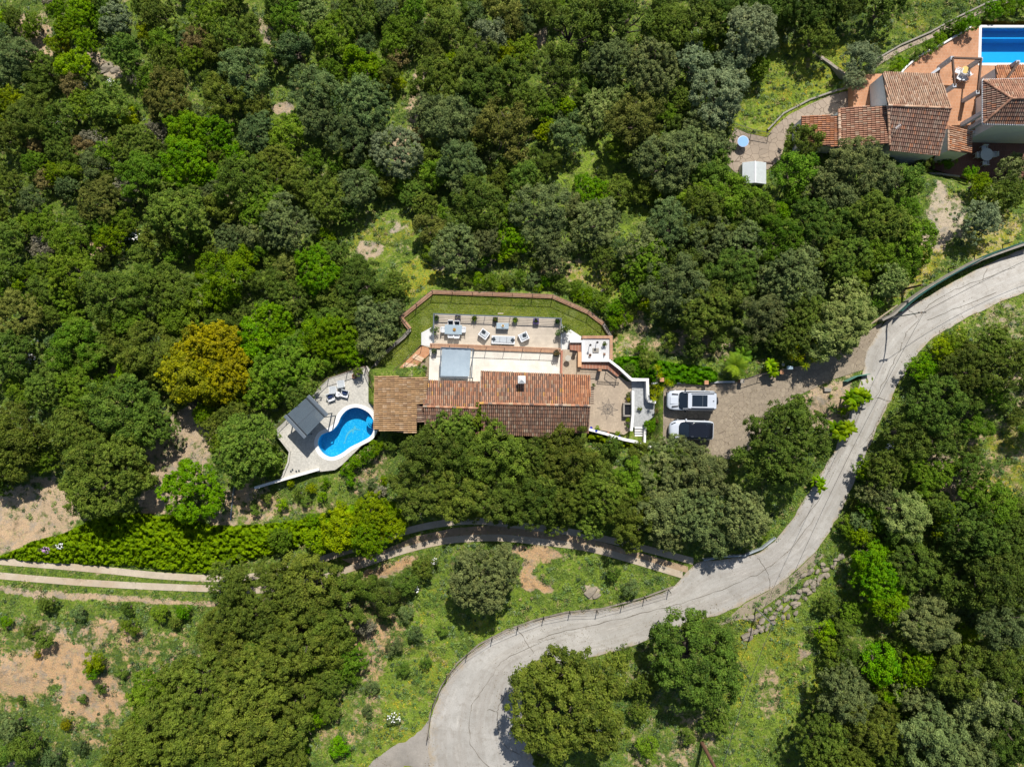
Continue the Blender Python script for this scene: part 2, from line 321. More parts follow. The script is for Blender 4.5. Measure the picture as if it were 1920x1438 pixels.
# ================================================================ ground
# (u, v, ru, rv, angle, veg, yellow, orange, bright): what grows or lies bare there
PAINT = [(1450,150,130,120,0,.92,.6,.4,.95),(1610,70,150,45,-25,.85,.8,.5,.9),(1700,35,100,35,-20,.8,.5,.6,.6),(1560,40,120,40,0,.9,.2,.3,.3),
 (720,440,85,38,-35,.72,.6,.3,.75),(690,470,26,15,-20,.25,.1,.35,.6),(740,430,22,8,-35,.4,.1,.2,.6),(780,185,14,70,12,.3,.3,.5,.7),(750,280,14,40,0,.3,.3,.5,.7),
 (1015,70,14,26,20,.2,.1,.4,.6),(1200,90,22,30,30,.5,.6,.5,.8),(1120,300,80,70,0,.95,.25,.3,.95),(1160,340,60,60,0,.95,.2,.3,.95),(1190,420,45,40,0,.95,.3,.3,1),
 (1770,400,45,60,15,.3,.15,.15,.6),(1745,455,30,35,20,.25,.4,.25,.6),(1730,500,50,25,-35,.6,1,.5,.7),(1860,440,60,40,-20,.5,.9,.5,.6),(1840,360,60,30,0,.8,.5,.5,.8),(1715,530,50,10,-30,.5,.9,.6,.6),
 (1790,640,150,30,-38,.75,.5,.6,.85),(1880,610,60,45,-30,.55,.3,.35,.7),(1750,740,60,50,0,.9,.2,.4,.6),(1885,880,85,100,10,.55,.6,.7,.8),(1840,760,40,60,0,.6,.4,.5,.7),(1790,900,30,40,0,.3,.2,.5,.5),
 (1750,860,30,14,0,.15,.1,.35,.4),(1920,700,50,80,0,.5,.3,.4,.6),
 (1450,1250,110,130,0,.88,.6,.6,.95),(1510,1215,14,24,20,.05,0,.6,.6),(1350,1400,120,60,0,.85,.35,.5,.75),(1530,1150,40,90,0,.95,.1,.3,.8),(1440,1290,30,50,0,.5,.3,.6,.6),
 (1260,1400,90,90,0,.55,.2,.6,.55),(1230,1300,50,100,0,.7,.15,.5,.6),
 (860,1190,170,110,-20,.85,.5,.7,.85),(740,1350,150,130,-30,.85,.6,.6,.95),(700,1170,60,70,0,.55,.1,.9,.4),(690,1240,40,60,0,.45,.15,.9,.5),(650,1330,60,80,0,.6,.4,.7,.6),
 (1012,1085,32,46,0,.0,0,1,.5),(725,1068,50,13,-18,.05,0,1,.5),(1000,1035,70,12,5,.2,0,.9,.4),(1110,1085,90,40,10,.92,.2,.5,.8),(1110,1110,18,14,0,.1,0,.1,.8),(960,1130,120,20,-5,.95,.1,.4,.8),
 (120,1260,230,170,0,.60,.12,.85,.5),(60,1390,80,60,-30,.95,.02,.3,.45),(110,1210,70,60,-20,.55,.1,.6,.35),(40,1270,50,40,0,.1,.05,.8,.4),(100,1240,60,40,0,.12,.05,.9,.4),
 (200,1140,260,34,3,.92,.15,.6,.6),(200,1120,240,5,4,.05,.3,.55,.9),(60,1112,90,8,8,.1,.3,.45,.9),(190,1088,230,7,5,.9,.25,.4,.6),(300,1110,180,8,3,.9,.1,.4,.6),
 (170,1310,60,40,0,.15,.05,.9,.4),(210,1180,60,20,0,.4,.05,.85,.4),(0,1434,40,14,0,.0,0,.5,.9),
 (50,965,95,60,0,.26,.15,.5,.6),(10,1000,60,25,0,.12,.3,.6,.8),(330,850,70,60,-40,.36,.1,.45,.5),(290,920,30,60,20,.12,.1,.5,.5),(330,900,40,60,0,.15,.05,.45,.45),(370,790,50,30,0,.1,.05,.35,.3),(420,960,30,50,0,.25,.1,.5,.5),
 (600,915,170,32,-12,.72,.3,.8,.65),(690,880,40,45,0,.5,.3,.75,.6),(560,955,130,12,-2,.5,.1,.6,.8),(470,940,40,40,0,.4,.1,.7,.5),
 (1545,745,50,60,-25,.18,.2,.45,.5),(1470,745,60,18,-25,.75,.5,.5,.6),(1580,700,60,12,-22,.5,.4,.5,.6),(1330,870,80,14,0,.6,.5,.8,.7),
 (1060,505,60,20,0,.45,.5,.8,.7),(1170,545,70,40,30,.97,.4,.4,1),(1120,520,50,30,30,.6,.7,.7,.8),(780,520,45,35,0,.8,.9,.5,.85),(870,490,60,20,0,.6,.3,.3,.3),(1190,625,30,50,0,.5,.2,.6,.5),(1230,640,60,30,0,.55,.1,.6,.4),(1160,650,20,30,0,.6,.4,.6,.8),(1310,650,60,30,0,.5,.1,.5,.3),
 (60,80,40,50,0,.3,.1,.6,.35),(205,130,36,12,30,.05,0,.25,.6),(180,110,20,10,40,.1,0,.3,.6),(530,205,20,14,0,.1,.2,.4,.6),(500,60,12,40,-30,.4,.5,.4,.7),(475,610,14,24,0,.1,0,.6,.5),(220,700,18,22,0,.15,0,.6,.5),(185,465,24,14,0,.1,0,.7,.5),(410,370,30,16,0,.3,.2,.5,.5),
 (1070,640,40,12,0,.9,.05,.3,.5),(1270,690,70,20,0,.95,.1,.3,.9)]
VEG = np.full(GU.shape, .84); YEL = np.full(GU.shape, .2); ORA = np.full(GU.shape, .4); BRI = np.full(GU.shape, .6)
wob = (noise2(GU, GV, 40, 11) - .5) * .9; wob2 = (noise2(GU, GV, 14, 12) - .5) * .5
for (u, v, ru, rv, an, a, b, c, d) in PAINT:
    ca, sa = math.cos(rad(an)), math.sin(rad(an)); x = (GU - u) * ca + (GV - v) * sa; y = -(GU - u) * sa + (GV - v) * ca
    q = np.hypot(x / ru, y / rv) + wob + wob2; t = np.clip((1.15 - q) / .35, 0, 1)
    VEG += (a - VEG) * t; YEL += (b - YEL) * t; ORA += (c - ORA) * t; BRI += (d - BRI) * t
def lawnmask(U_, V_): return inpoly(U_, V_, LAWN)
lm = lawnmask(GU, GV); VEG[lm] = .93; YEL[lm] = .02; ORA[lm] = .8; BRI[lm] = .5
for (u, v, r) in ((797, 602, 10), (832, 575, 8), (1070, 590, 10)): VEG[(np.hypot(GU - u, GV - v) < r)] = .2
def build_terrain():
    nu, nv = GU.shape; k = (H - GZ) / F
    co = np.stack([(GU - 960) * k, -(GV - 719) * k, GZ], -1).reshape(-1, 3)
    I, J = np.meshgrid(np.arange(nu - 1), np.arange(nv - 1), indexing='ij')
    a = (I * nv + J).ravel(); q = np.stack([a, a + 1, a + nv + 1, a + nv], -1)
    me = bpy.data.meshes.new('ground'); me.vertices.add(len(co)); me.vertices.foreach_set('co', co.ravel().astype(np.float32))
    me.loops.add(q.size); me.loops.foreach_set('vertex_index', q.ravel().astype(np.int32))
    me.polygons.add(len(q)); me.polygons.foreach_set('loop_start', np.arange(0, q.size, 4, dtype=np.int32))
    me.polygons.foreach_set('use_smooth', np.ones(len(q), bool)); me.update()
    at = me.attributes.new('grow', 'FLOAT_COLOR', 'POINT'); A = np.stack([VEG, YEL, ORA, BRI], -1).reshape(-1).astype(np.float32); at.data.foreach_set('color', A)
    m, nt, b = newmat('hillside soil and grass')
    t = nt.nodes.new('ShaderNodeAttribute'); t.attribute_name = 'grow'; sp = nt.nodes.new('ShaderNodeSeparateColor'); nt.links.new(t.outputs['Color'], sp.inputs[0])
    n1 = noise(nt, 1.1, 8, .7); n2 = noise(nt, 5, 6, .7); n3 = noise(nt, .35, 5, .6); n4 = noise(nt, 14, 4, .7)
    soil = mixn(nt, (.48, .42, .32), (.60, .36, .17), sp.outputs[2]); soil = mixn(nt, soil, (.16, .12, .075), rng_n(nt, n1, .5, .68)); soil = mixn(nt, soil, (.5, .45, .37), rng_n(nt, n2, .58, .7, 0, .7))
    soil = mixn(nt, soil, (.2, .17, .12), rng_n(nt, n4, .5, .62, 0, .85)); soil = mixn(nt, soil, (.27, .25, .21), rng_n(nt, noise(nt, .8, 9, .8), .5, .6, 0, .7)); soil = mixn(nt, soil, (.38, .34, .16), rng_n(nt, noise(nt, 1.7, 8, .8), .54, .62, 0, .7))
    n5 = noise(nt, .55, 6, .72); n6 = noise(nt, 2.3, 6, .72)
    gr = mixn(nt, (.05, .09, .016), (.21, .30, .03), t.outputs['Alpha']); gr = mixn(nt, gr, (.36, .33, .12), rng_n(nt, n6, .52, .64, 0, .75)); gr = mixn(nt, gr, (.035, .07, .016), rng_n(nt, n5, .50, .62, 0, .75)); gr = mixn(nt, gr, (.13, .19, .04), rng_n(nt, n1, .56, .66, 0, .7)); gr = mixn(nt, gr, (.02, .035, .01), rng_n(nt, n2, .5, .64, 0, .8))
    def thresh(src, lvl, wdt=.09):
        su = nt.nodes.new('ShaderNodeMath'); su.operation = 'ADD'; nt.links.new(src, su.inputs[0]); nt.links.new(lvl, su.inputs[1])
        return rng_n(nt, su.outputs[0], 1 - wdt, 1 + wdt)
    vg = thresh(rng_n(nt, n1, .28, .72), sp.outputs[0], .14)
    col = mixn(nt, soil, gr, vg)
    ye = thresh(rng_n(nt, n3, .25, .95), sp.outputs[1], .1); ym = nt.nodes.new('ShaderNodeMath'); ym.operation = 'MULTIPLY'; nt.links.new(ye, ym.inputs[0]); nt.links.new(rng_n(nt, n2, .42, .6), ym.inputs[1])
    col = mixn(nt, col, (.32, .30, .03), ym.outputs[0])
    nt.links.new(col, b.inputs['Base Color']); b.inputs['Roughness'].default_value = .95; b.inputs['Specular IOR Level'].default_value = .1
    ad = nt.nodes.new('ShaderNodeMath'); ad.operation = 'ADD'; nt.links.new(n2, ad.inputs[0]); nt.links.new(n4, ad.inputs[1]); bump(nt, b, ad.outputs[0], .9, .12)
    me.materials.append(m); o = bpy.data.objects.new('ground', me); C.objects.link(o); struct(o)
build_terrain()
# ---------------------------------------------------------------- road, tracks, driveway
def concrete(name, c, c2, stain, dirt=.5):
    m, nt, b = newmat(name)
    g = nt.nodes.new('ShaderNodeNewGeometry'); col = mixn(nt, c, c2, rng_n(nt, noise(nt, .5, 6, .6), .35, .65))
    col = mixn(nt, col, stain, rng_n(nt, noise(nt, .16, 5, .65), .48, .68, 0, dirt))
    col = mixn(nt, col, tuple(x * .55 for x in c), rng_n(nt, noise(nt, 9, 6, .75), .5, .75, 0, .6))
    col = mixn(nt, col, tuple(min(1, x * 1.3) for x in c), rng_n(nt, noise(nt, 3.3, 5, .7), .55, .75, 0, .5))
    col = mixn(nt, col, tuple(x * .5 for x in c), rng_n(nt, noise(nt, 28, 4, .7), .55, .7, 0, .6)); col = mixn(nt, col, tuple(x * .72 for x in c), rng_n(nt, noise(nt, 1.1, 8, .75), .5, .62, 0, .6))
    nt.links.new(col, b.inputs['Base Color']); b.inputs['Roughness'].default_value = .9; bump(nt, b, noise(nt, 12, 5), .45, .025); return m
def roadmat():
    m, nt, b = newmat('worn concrete lane'); uvn = nt.nodes.new('ShaderNodeUVMap'); uvn.uv_map = 'lane'
    def uvnoise(sx, sy, det=5, ro=.7):
        mp = nt.nodes.new('ShaderNodeMapping'); mp.inputs['Scale'].default_value = (sx, sy, 1); nt.links.new(uvn.outputs[0], mp.inputs['Vector']); return noise(nt, 1, det, ro, mp.outputs[0])
    col = mixn(nt, (.47, .45, .41), (.385, .37, .335), rng_n(nt, noise(nt, .35, 6, .65), .38, .62))
    col = mixn(nt, col, (.33, .30, .26), rng_n(nt, uvnoise(7, .10), .45, .6, 0, .55))           # streaks along the lane
    col = mixn(nt, col, (.58, .55, .49), rng_n(nt, uvnoise(12, .3), .55, .7, 0, .6))
    br = nt.nodes.new('ShaderNodeTexBrick'); nt.links.new(uvn.outputs[0], br.inputs['Vector']); br.inputs['Scale'].default_value = 1; br.inputs['Brick Width'].default_value = .55; br.inputs['Row Height'].default_value = 6.3; br.offset = .4
    br.inputs['Mortar Size'].default_value = 0; br.inputs['Color1'].default_value = (1, 1, 1, 1); br.inputs['Color2'].default_value = (.80, .79, .78, 1); col = mixn(nt, col, br.outputs['Color'], .8, 'MULTIPLY')
    col = mixn(nt, col, (.25, .22, .18), rng_n(nt, noise(nt, 1.4, 9, .8), .52, .66, 0, .6)); col = mixn(nt, col, (.22, .2, .17), rng_n(nt, noise(nt, 16, 5, .75), .5, .68, 0, .7))
    sp = nt.nodes.new('ShaderNodeSeparateXYZ'); nt.links.new(uvn.outputs[0], sp.inputs[0]); ab = nt.nodes.new('ShaderNodeMath'); ab.operation = 'SUBTRACT'; nt.links.new(sp.outputs[0], ab.inputs[0]); ab.inputs[1].default_value = .5
    a2 = nt.nodes.new('ShaderNodeMath'); a2.operation = 'ABSOLUTE'; nt.links.new(ab.outputs[0], a2.inputs[0]); ad = nt.nodes.new('ShaderNodeMath'); ad.operation = 'ADD'; nt.links.new(a2.outputs[0], ad.inputs[0]); nt.links.new(rng_n(nt, noise(nt, 1.2, 6, .75), .3, .7, -.09, .09), ad.inputs[1])
    col = mixn(nt, col, (.36, .29, .2), rng_n(nt, ad.outputs[0], .43, .53, 0, .85))
    nt.links.new(col, b.inputs['Base Color']); b.inputs['Roughness'].default_value = .92; bump(nt, b, noise(nt, 9, 6, .7), .6, .03); return m
m_road = roadmat()
mb = MB(); n = len(RA); NX = 9; vs = []; ruv = []; al = 0
for i_, (a, b) in enumerate(zip(RA, RB)):
    if i_: al += math.hypot((a[0] + b[0] - RA[i_ - 1][0] - RB[i_ - 1][0]) / 2, (a[1] + b[1] - RA[i_ - 1][1] - RB[i_ - 1][1]) / 2) * .054
    for k in range(NX):
        t = k / (NX - 1); u = a[0] + (b[0] - a[0]) * t; v = a[1] + (b[1] - a[1]) * t
        jx = random.uniform(-1, 1) * 1.6 if k in (0, NX - 1) else 0; jy = random.uniform(-1, 1) * 1.6 if k in (0, NX - 1) else 0
        za = zg(*a) * (1 - t) + zg(*b) * t
        vs.append(W(u + jx, v + jy, max(za, zg(u, v)) + .07)); ruv.append((t, al))
mb.add(vs, [(i * NX + k, (i + 1) * NX + k, (i + 1) * NX + k + 1, i * NX + k + 1) for i in range(n - 1) for k in range(NX - 1)])
for e in (0, NX - 1):
    o = len(mb.v); mb.v += [tuple(vs[i * NX + e]) for i in range(n)] + [(vs[i * NX + e].x, vs[i * NX + e].y, vs[i * NX + e].z - .4) for i in range(n)]
    for i in range(n - 1): mb.face([o + i, o + i + 1, o + n + i + 1, o + n + i])
    ruv += [ruv[i * NX + e] for i in range(n)] * 2
ro = struct(mb.build('road', m_road, smooth=True)); ul = ro.data.uv_layers.new(name='lane')
for lp in ro.data.loops: ul.data[lp.index].uv = ruv[lp.vertex_index]
mb = MB(); crk = [[(1905,500),(1850,520),(1800,540),(1760,560),(1735,580),(1725,596),(1700,625),(1690,650),(1670,690),(1650,730),(1635,752)],[(1720,596),(1708,585),(1700,578)],[(1660,760),(1630,820),(1590,860),(1560,920),(1520,980),(1480,1030),(1440,1065),(1400,1085),(1340,1110),(1280,1130),(1200,1150),(1120,1170),(1050,1185),(1010,1200)],
 [(1420,1045),(1440,1075),(1443,1105)],[(1040,1195),(990,1215),(940,1240),(920,1270),(900,1300),(882,1330),(880,1370),(885,1400),(920,1440)],[(965,1275),(950,1300),(935,1325),(933,1345),(940,1390),(980,1420)],[(915,1330),(933,1334)],[(1640,745),(1670,752)],[(970,1180),(985,1200),(1000,1225)],[(1850,505),(1842,525)],[(1620,760),(1600,800),(1575,860),(1540,930),(1500,985)],[(1740,600),(1800,575),(1870,548)]]
for p in crk:
    q = catmull(p, 5); q = [(a + random.uniform(-1.6, 1.6), b + random.uniform(-1.6, 1.6)) for a, b in q]; ribbon(mb, q, .8, .095, .7)
struct(mb.build('road_cracks', M('crack dirt', (.16, .14, .11), .95)))
struct(cdt(PULLOFF, 12, lift=.05).build('road_pull_off', concrete('old concrete', (.33, .30, .26), (.26, .24, .21), (.2, .18, .15)), smooth=True))
mb = MB()
for path, w_ in ((TR1, 12.5), (TR2, 12.5)):
    q = catmull(path, 8); L = []
    q = [(a, b) for a, b in q]; 
    for s in (-.5, -.25, 0, .25): 
        mb2 = [(a, b + (s + .125) * w_) for a, b in q]; ribbon(mb, mb2, w_ * .27, .05, .03)
struct(mb.build('wheel_tracks', concrete('track concrete', (.50, .43, .33), (.42, .35, .25), (.36, .26, .16), .85)))
mid = [(640,1048),(700,1040),(780,1005),(850,990),(930,984),(1010,992),(1100,1008),(1200,1036),(1290,1062),(1290,1074),(1180,1044),(1090,1022),(1010,1010),(930,1003),(840,1008),(760,1026),(690,1052),(660,1058)]
struct(cdt(mid, 10, lift=.03).build('track_soil', M('track soil', (.44, .31, .19), .95, .5, 1.2, c2=(.28, .20, .12), fine=9, bmp=.4), smooth=True))
def pavingmat(name, c, c2, joint, scale, jw=.035):
    m, nt, b = newmat(name); g = nt.nodes.new('ShaderNodeNewGeometry')
    v = nt.nodes.new('ShaderNodeTexVoronoi'); v.feature = 'DISTANCE_TO_EDGE'; v.inputs['Scale'].default_value = scale
    v2 = nt.nodes.new('ShaderNodeTexVoronoi'); v2.inputs['Scale'].default_value = scale
    for x in (v, v2): nt.links.new(g.outputs['Position'], x.inputs['Vector'])
    sp = nt.nodes.new('ShaderNodeSeparateColor'); nt.links.new(v2.outputs['Color'], sp.inputs[0])
    col = mixn(nt, c, c2, sp.outputs[0]); col = mixn(nt, col, tuple(x * .7 for x in c), rng_n(nt, noise(nt, 3, 6, .7), .4, .7, 0, .8))
    col = mixn(nt, col, joint, rng_n(nt, v.outputs['Distance'], jw, jw * .35)); col = mixn(nt, col, tuple(x * .6 for x in c), rng_n(nt, noise(nt, .35, 5), .45, .7, 0, .6))
    nt.links.new(col, b.inputs['Base Color']); b.inputs['Roughness'].default_value = .85; bump(nt, b, noise(nt, 12, 4), .3, .02); return m
m_pave = pavingmat('crazy paving', (.34, .28, .20), (.26, .21, .15), (.12, .09, .065), 2.3, .03)
struct(cdt(DRIVE, 12, lift=.06).build('driveway', m_pave, smooth=True))
m_pave2 = pavingmat('pale crazy paving', (.40, .32, .24), (.31, .25, .19), (.12, .09, .06), 1.4)
LANE = [(1352,298),(1378,240),(1400,250),(1438,258),(1450,240),(1480,215),(1520,195),(1560,178),(1600,168),(1640,150),(1660,205),(1575,222),(1505,225),(1475,262),(1462,300),(1440,318),(1385,330)]
struct(cdt(LANE, 10, lift=.05).build('stone_lane', m_pave2, smooth=True))
up = [(1640,122),(1690,92),(1740,70),(1800,40),(1850,15),(1920,-10)]
struct(ribbon(MB(), catmull(up, 6), 10, .06, .1).build('garden_path', m_pave2))
lo = [(1524,98),(1545,112),(1570,130),(1590,145)]
struct(ribbon(MB(), catmull(lo, 6), 8, .06, .1).build('garden_steps', m_pave2))
# verge of pale crushed stone along the outside of the bend
vg = [(1395,1132),(1440,1108),(1490,1074),(1530,1034),(1545,1040),(1520,1070),(1480,1105),(1430,1140),(1390,1160),(1350,1172)]
struct(cdt(vg, 8, lift=.05).build('road_verge', M('verge rubble', (.36, .30, .21), .95, .4, 2.5, fine=11, bmp=.5), smooth=True))
# ================================================================ foliage meshes
def quads_mesh(name, cen, nrm, size, asp, val, rnd, sub=None):
    """one small four-cornered leaf per row"""
    n = len(cen); nrm = nrm / (np.linalg.norm(nrm, axis=1, keepdims=True) + 1e-9)
    t = rnd.normal(size=(n, 3)); t -= nrm * (t * nrm).sum(1, keepdims=True); t /= np.linalg.norm(t, axis=1, keepdims=True) + 1e-9; b = np.cross(nrm, t)
    s = (size * rnd.uniform(.65, 1.3, n))[:, None] if np.isscalar(size) else size[:, None]
    P = np.stack([cen - t * s, cen - b * s * asp, cen + t * s, cen + b * s * asp], 1)
    me = bpy.data.meshes.new(name); me.vertices.add(4 * n); me.vertices.foreach_set('co', P.reshape(-1).astype(np.float32))
    me.loops.add(4 * n); me.loops.foreach_set('vertex_index', np.arange(4 * n, dtype=np.int32)); me.polygons.add(n)
    me.polygons.foreach_set('loop_start', np.arange(0, 4 * n, 4, dtype=np.int32)); me.update()
    a = me.attributes.new('cl', 'FLOAT', 'POINT'); a.data.foreach_set('value', np.repeat(val, 4).astype(np.float32)); return me
def rdir(n, rnd):
    d = rnd.normal(size=(n, 3)); return d / np.linalg.norm(d, axis=1, keepdims=True)
def crown(name, R, nl, lr, ntf, nlf, leaf, seed, asp=.55, flat=.8, ragged=.2, spr=.36):
    """lobes -> tufts -> leaves; base of the tree is the origin, crown centre at z = R*flat+trunk"""
    rnd = np.random.default_rng(seed); cz = R * flat * 1.05 + .25 * R
    C_ = []; ax = rnd.uniform(.88, 1.12)
    for i in range(nl):                                     # lobes spread over an upper dome
        ph = i * 2.39996 + rnd.uniform(-.45, .45); h = 1 - (i + .5) / nl * 1.12; h = np.clip(h + rnd.uniform(-.15, .15), -.25, 1); q = math.sqrt(max(0, 1 - h * h)); k = (1 - lr) * rnd.uniform(1 - ragged * 1.5, 1 + ragged)
        C_.append((math.cos(ph) * q * R * k * ax, math.sin(ph) * q * R * k / ax, cz + h * R * flat * k))
    C_ = np.array(C_); lrad = lr * R * rnd.uniform(.7, 1.3, nl); lval = rnd.uniform(0, 1, nl)
    nt_ = nl * ntf; li = rnd.integers(0, nl, nt_); d = rdir(nt_, rnd); d[:, 2] = np.where(d[:, 2] < -.25, -d[:, 2], d[:, 2]); d += (C_[li] - [0, 0, cz]) / R * .6; d /= np.linalg.norm(d, axis=1, keepdims=True)
    tc = C_[li] + d * (lrad[li] * rnd.uniform(.6, 1.2, nt_))[:, None]; tr = spr * rnd.uniform(.5, 1.4, nt_); tv = rnd.uniform(0, 1, nt_) * .5 + lval[li] * .35
    si = np.repeat(np.arange(nt_), nlf); n = len(si); off = rdir(n, rnd); off += d[si] * .45 + [0, 0, .25]; off /= np.linalg.norm(off, axis=1, keepdims=True)
    rr = rnd.uniform(.35, 1.0, n) ** .5; far = rnd.random(n) < .25; rr[far] *= rnd.uniform(1.05, 1.6, far.sum())
    cen = tc[si] + off * (rr * tr[si])[:, None]; nrm = off * .8 + rdir(n, rnd) * .7 + np.array([0, 0, .2])
    val = np.clip(tv[si] + rnd.uniform(-.2, .3, n), 0, 1)
    return quads_mesh(name, cen, nrm, leaf, asp, val, rnd)
PR = {}
def fine(s, *a):          # every other prototype carries smaller, more numerous tufts
    name, R, nl, lr, ntf, nlf, leaf, sd = a[:8]; return (name, R, nl + (s % 3) * 2, lr, int(ntf * 1.9), int(nlf * .55), leaf * .92, sd) if s % 2 else a[:8]
for s in range(4): PR['S', s] = (crown(*fine(s, 'shrub_foliage', 1.0, 7, .45, 7, 60, .062, 100 + s), spr=(.22, .15)[s % 2], flat=.75), 1.0)
for s in range(6): PR['M', s] = (crown(*fine(s, 'crown_foliage', 2.0, 12, .38, 9, 85, .082, 200 + s), spr=(.31, .2)[s % 2]), 2.0)
for s in range(8): PR['L', s] = (crown(*fine(s, 'crown_foliage', 3.3, 20, .30, 12, 100, .098, 300 + s), spr=(.37, .24)[s % 2], flat=.74), 3.3)
for s in range(4): PR['X', s] = (crown(*fine(s, 'crown_foliage', 5.0, 38, .23, 13, 105, .112, 400 + s), spr=(.43, .29)[s % 2], flat=.62), 5.0)
for s in range(3): PR['T', s] = (crown('crown_foliage', 3.3, 15, .25, 9, 90, .10, 500 + s, spr=.36, flat=.7, ragged=.35), 3.3)   # open crown, limbs show
for me_, _r in PR.values(): me_.materials.append(bpy.data.materials.new('leaves'))
def trunk_mesh(R, cz, seed, n=7, tall=1.0):
    r = random.Random(seed); mb = MB(); tb = .07 * R + .06; x0 = Vector((0, 0, -.3)); k1 = Vector((r.uniform(-.1, .1) * R, r.uniform(-.1, .1) * R, cz * .42))
    mb.cyl(x0, k1, tb * 1.3, tb * .85, 8)
    for i in range(n):
        a = i * 2.4 + r.uniform(-.4, .4); e = Vector((math.cos(a) * R * .35, math.sin(a) * R * .35, cz * .75)); f = Vector((math.cos(a + .3) * R * .68, math.sin(a + .3) * R * .68, cz * 1.05 + r.uniform(0, .25) * R))
        mb.cyl(k1, e, tb * .5, tb * .32, 6); mb.cyl(e, f, tb * .32, tb * .1, 5)
        g = Vector((math.cos(a - .5) * R * .6, math.sin(a - .5) * R * .6, cz * 1.1 + r.uniform(0, .3) * R)); mb.cyl(e, g, tb * .22, tb * .07, 5)
    return mb
m_bark = M('bark', (.13, .10, .075), .95, .4, 4)
KIND = {  # leaf colours and how a label calls them
 'oak': ((.036,.060,.016), (.165,.24,.055), 'dark green holm oak crown'),
 'oakgrey': ((.062,.090,.038), (.26,.312,.125), 'grey-green holm oak crown'),
 'olive': ((.050,.080,.018), (.205,.275,.06), 'olive green evergreen crown'),
 'grn': ((.045,.085,.02), (.20,.285,.065), 'mid green wild olive crown'),
 'teal': ((.048,.080,.032), (.195,.265,.105), 'blue-green wild olive crown'),
 'silver': ((.09,.125,.07), (.30,.35,.19), 'silvery grey-green olive crown'),
 'bright': ((.055,.15,.012), (.22,.37,.045), 'vivid bright green broadleaf crown'),
 'brown': ((.062,.085,.022), (.27,.29,.085), 'tan-tinged olive green oak crown'),
 'gold': ((.085,.105,.018), (.40,.36,.05), 'golden yellow flowering crown'),
 'yolive': ((.046,.076,.018), (.205,.265,.06), 'yellowish olive green oak crown'),
 'cream': ((.11,.17,.05), (.42,.48,.19), 'pale green cream-blossomed crown'),
 'rust': ((.09,.085,.03), (.31,.25,.12), 'rusty brown half dry shrub'),
 'fresh': ((.055,.115,.018), (.22,.33,.06), 'fresh light green leafy crown'),
 'grey': ((.15,.15,.10), (.33,.31,.23), 'grey leafless looking dry shrub'),
 'lime': ((.09,.17,.015), (.31,.41,.04), 'yellow-green leafy shrub')}
LM = {k: leafmat('leaves ' + k, v[0], v[1], tuple(a * .55 + b * .3 for a, b in zip(v[1], (.42, .34, .12))), trans=.25) for k, v in KIND.items()}
# landmarks used to tell one crown from another
LAND = [((648,805),'the kidney-shaped pool'),((400,690),'the golden yellow tree'),((1290,785),'the two parked cars'),((570,780),'the grey poolside canopy'),((1414,325),'the white gabled shed'),((1883,88),'the rectangular pool'),
 ((1118,654),'the white gravel square'),((978,711),'the white chimney'),((226,45),'the silver tree at top left'),((370,270),'the bright twin trees upper left'),((958,262),'the open tan oak'),
 ((720,440),'the tan clearing'),((1390,269),'the blue round table'),((1460,835),'the round driveway oak'),((1645,1090),'the vivid tree right of the bend'),((912,1078),'the lone oak below the track'),
 ((1070,1310),'the big yellowish oak in the bend'),((1470,1125),'the stone rubble bank'),((1012,1085),'the bare orange soil patch'),((1665,598),'the driveway mouth'),((1720,220),'the neighbouring tiled roofs'),((110,1020),'the bright bramble bank'),
 ((0,0),'the top left corner'),((640,0),'the top edge one third across'),((1280,0),'the top edge two thirds across'),((0,480),'the left edge one third down'),((0,1438),'the bottom left corner'),((1920,1438),'the bottom right corner'),((1920,960),'the right edge two thirds down'),((1560,1438),'the bottom edge right quarter'),((460,1250),'the lower left oak wood')]
USED = set()
def where(u, v):
    L = sorted(LAND, key=lambda q: math.hypot(q[0][0] - u, q[0][1] - v)); out = []
    for (x, y), nm in L[:6]:
        dx, dy = u - x, v - y; d = math.hypot(dx, dy) * .054
        if d < 1.3: out.append('standing at ' + nm); continue
        a = math.degrees(math.atan2(-dy, dx)) % 360; dr = ['right of', 'above right of', 'above', 'above left of', 'left of', 'below left of', 'below', 'below right of'][int((a + 22.5) // 45) % 8]
        out.append('%d m %s %s' % (round(d), dr, nm))
    return out
def ulabel(base, u, v):
    base = base.replace(' oak crown', ' oak').replace(' olive crown', ' olive').replace('evergreen crown', 'evergreen')
    for s in where(u, v):
        l = base + ', ' + s
        if l not in USED and len(l.split()) <= 16: USED.add(l); return l
    for s in where(u, v):
        for ad in ('lower growing', 'rounder', 'ragged', 'taller', 'denser'):
            l = ad + ' ' + base + ', ' + s
            if l not in USED and len(l.split()) <= 16: USED.add(l); return l
    USED.add(l); return l
TRUNKS = {}
TREES = []
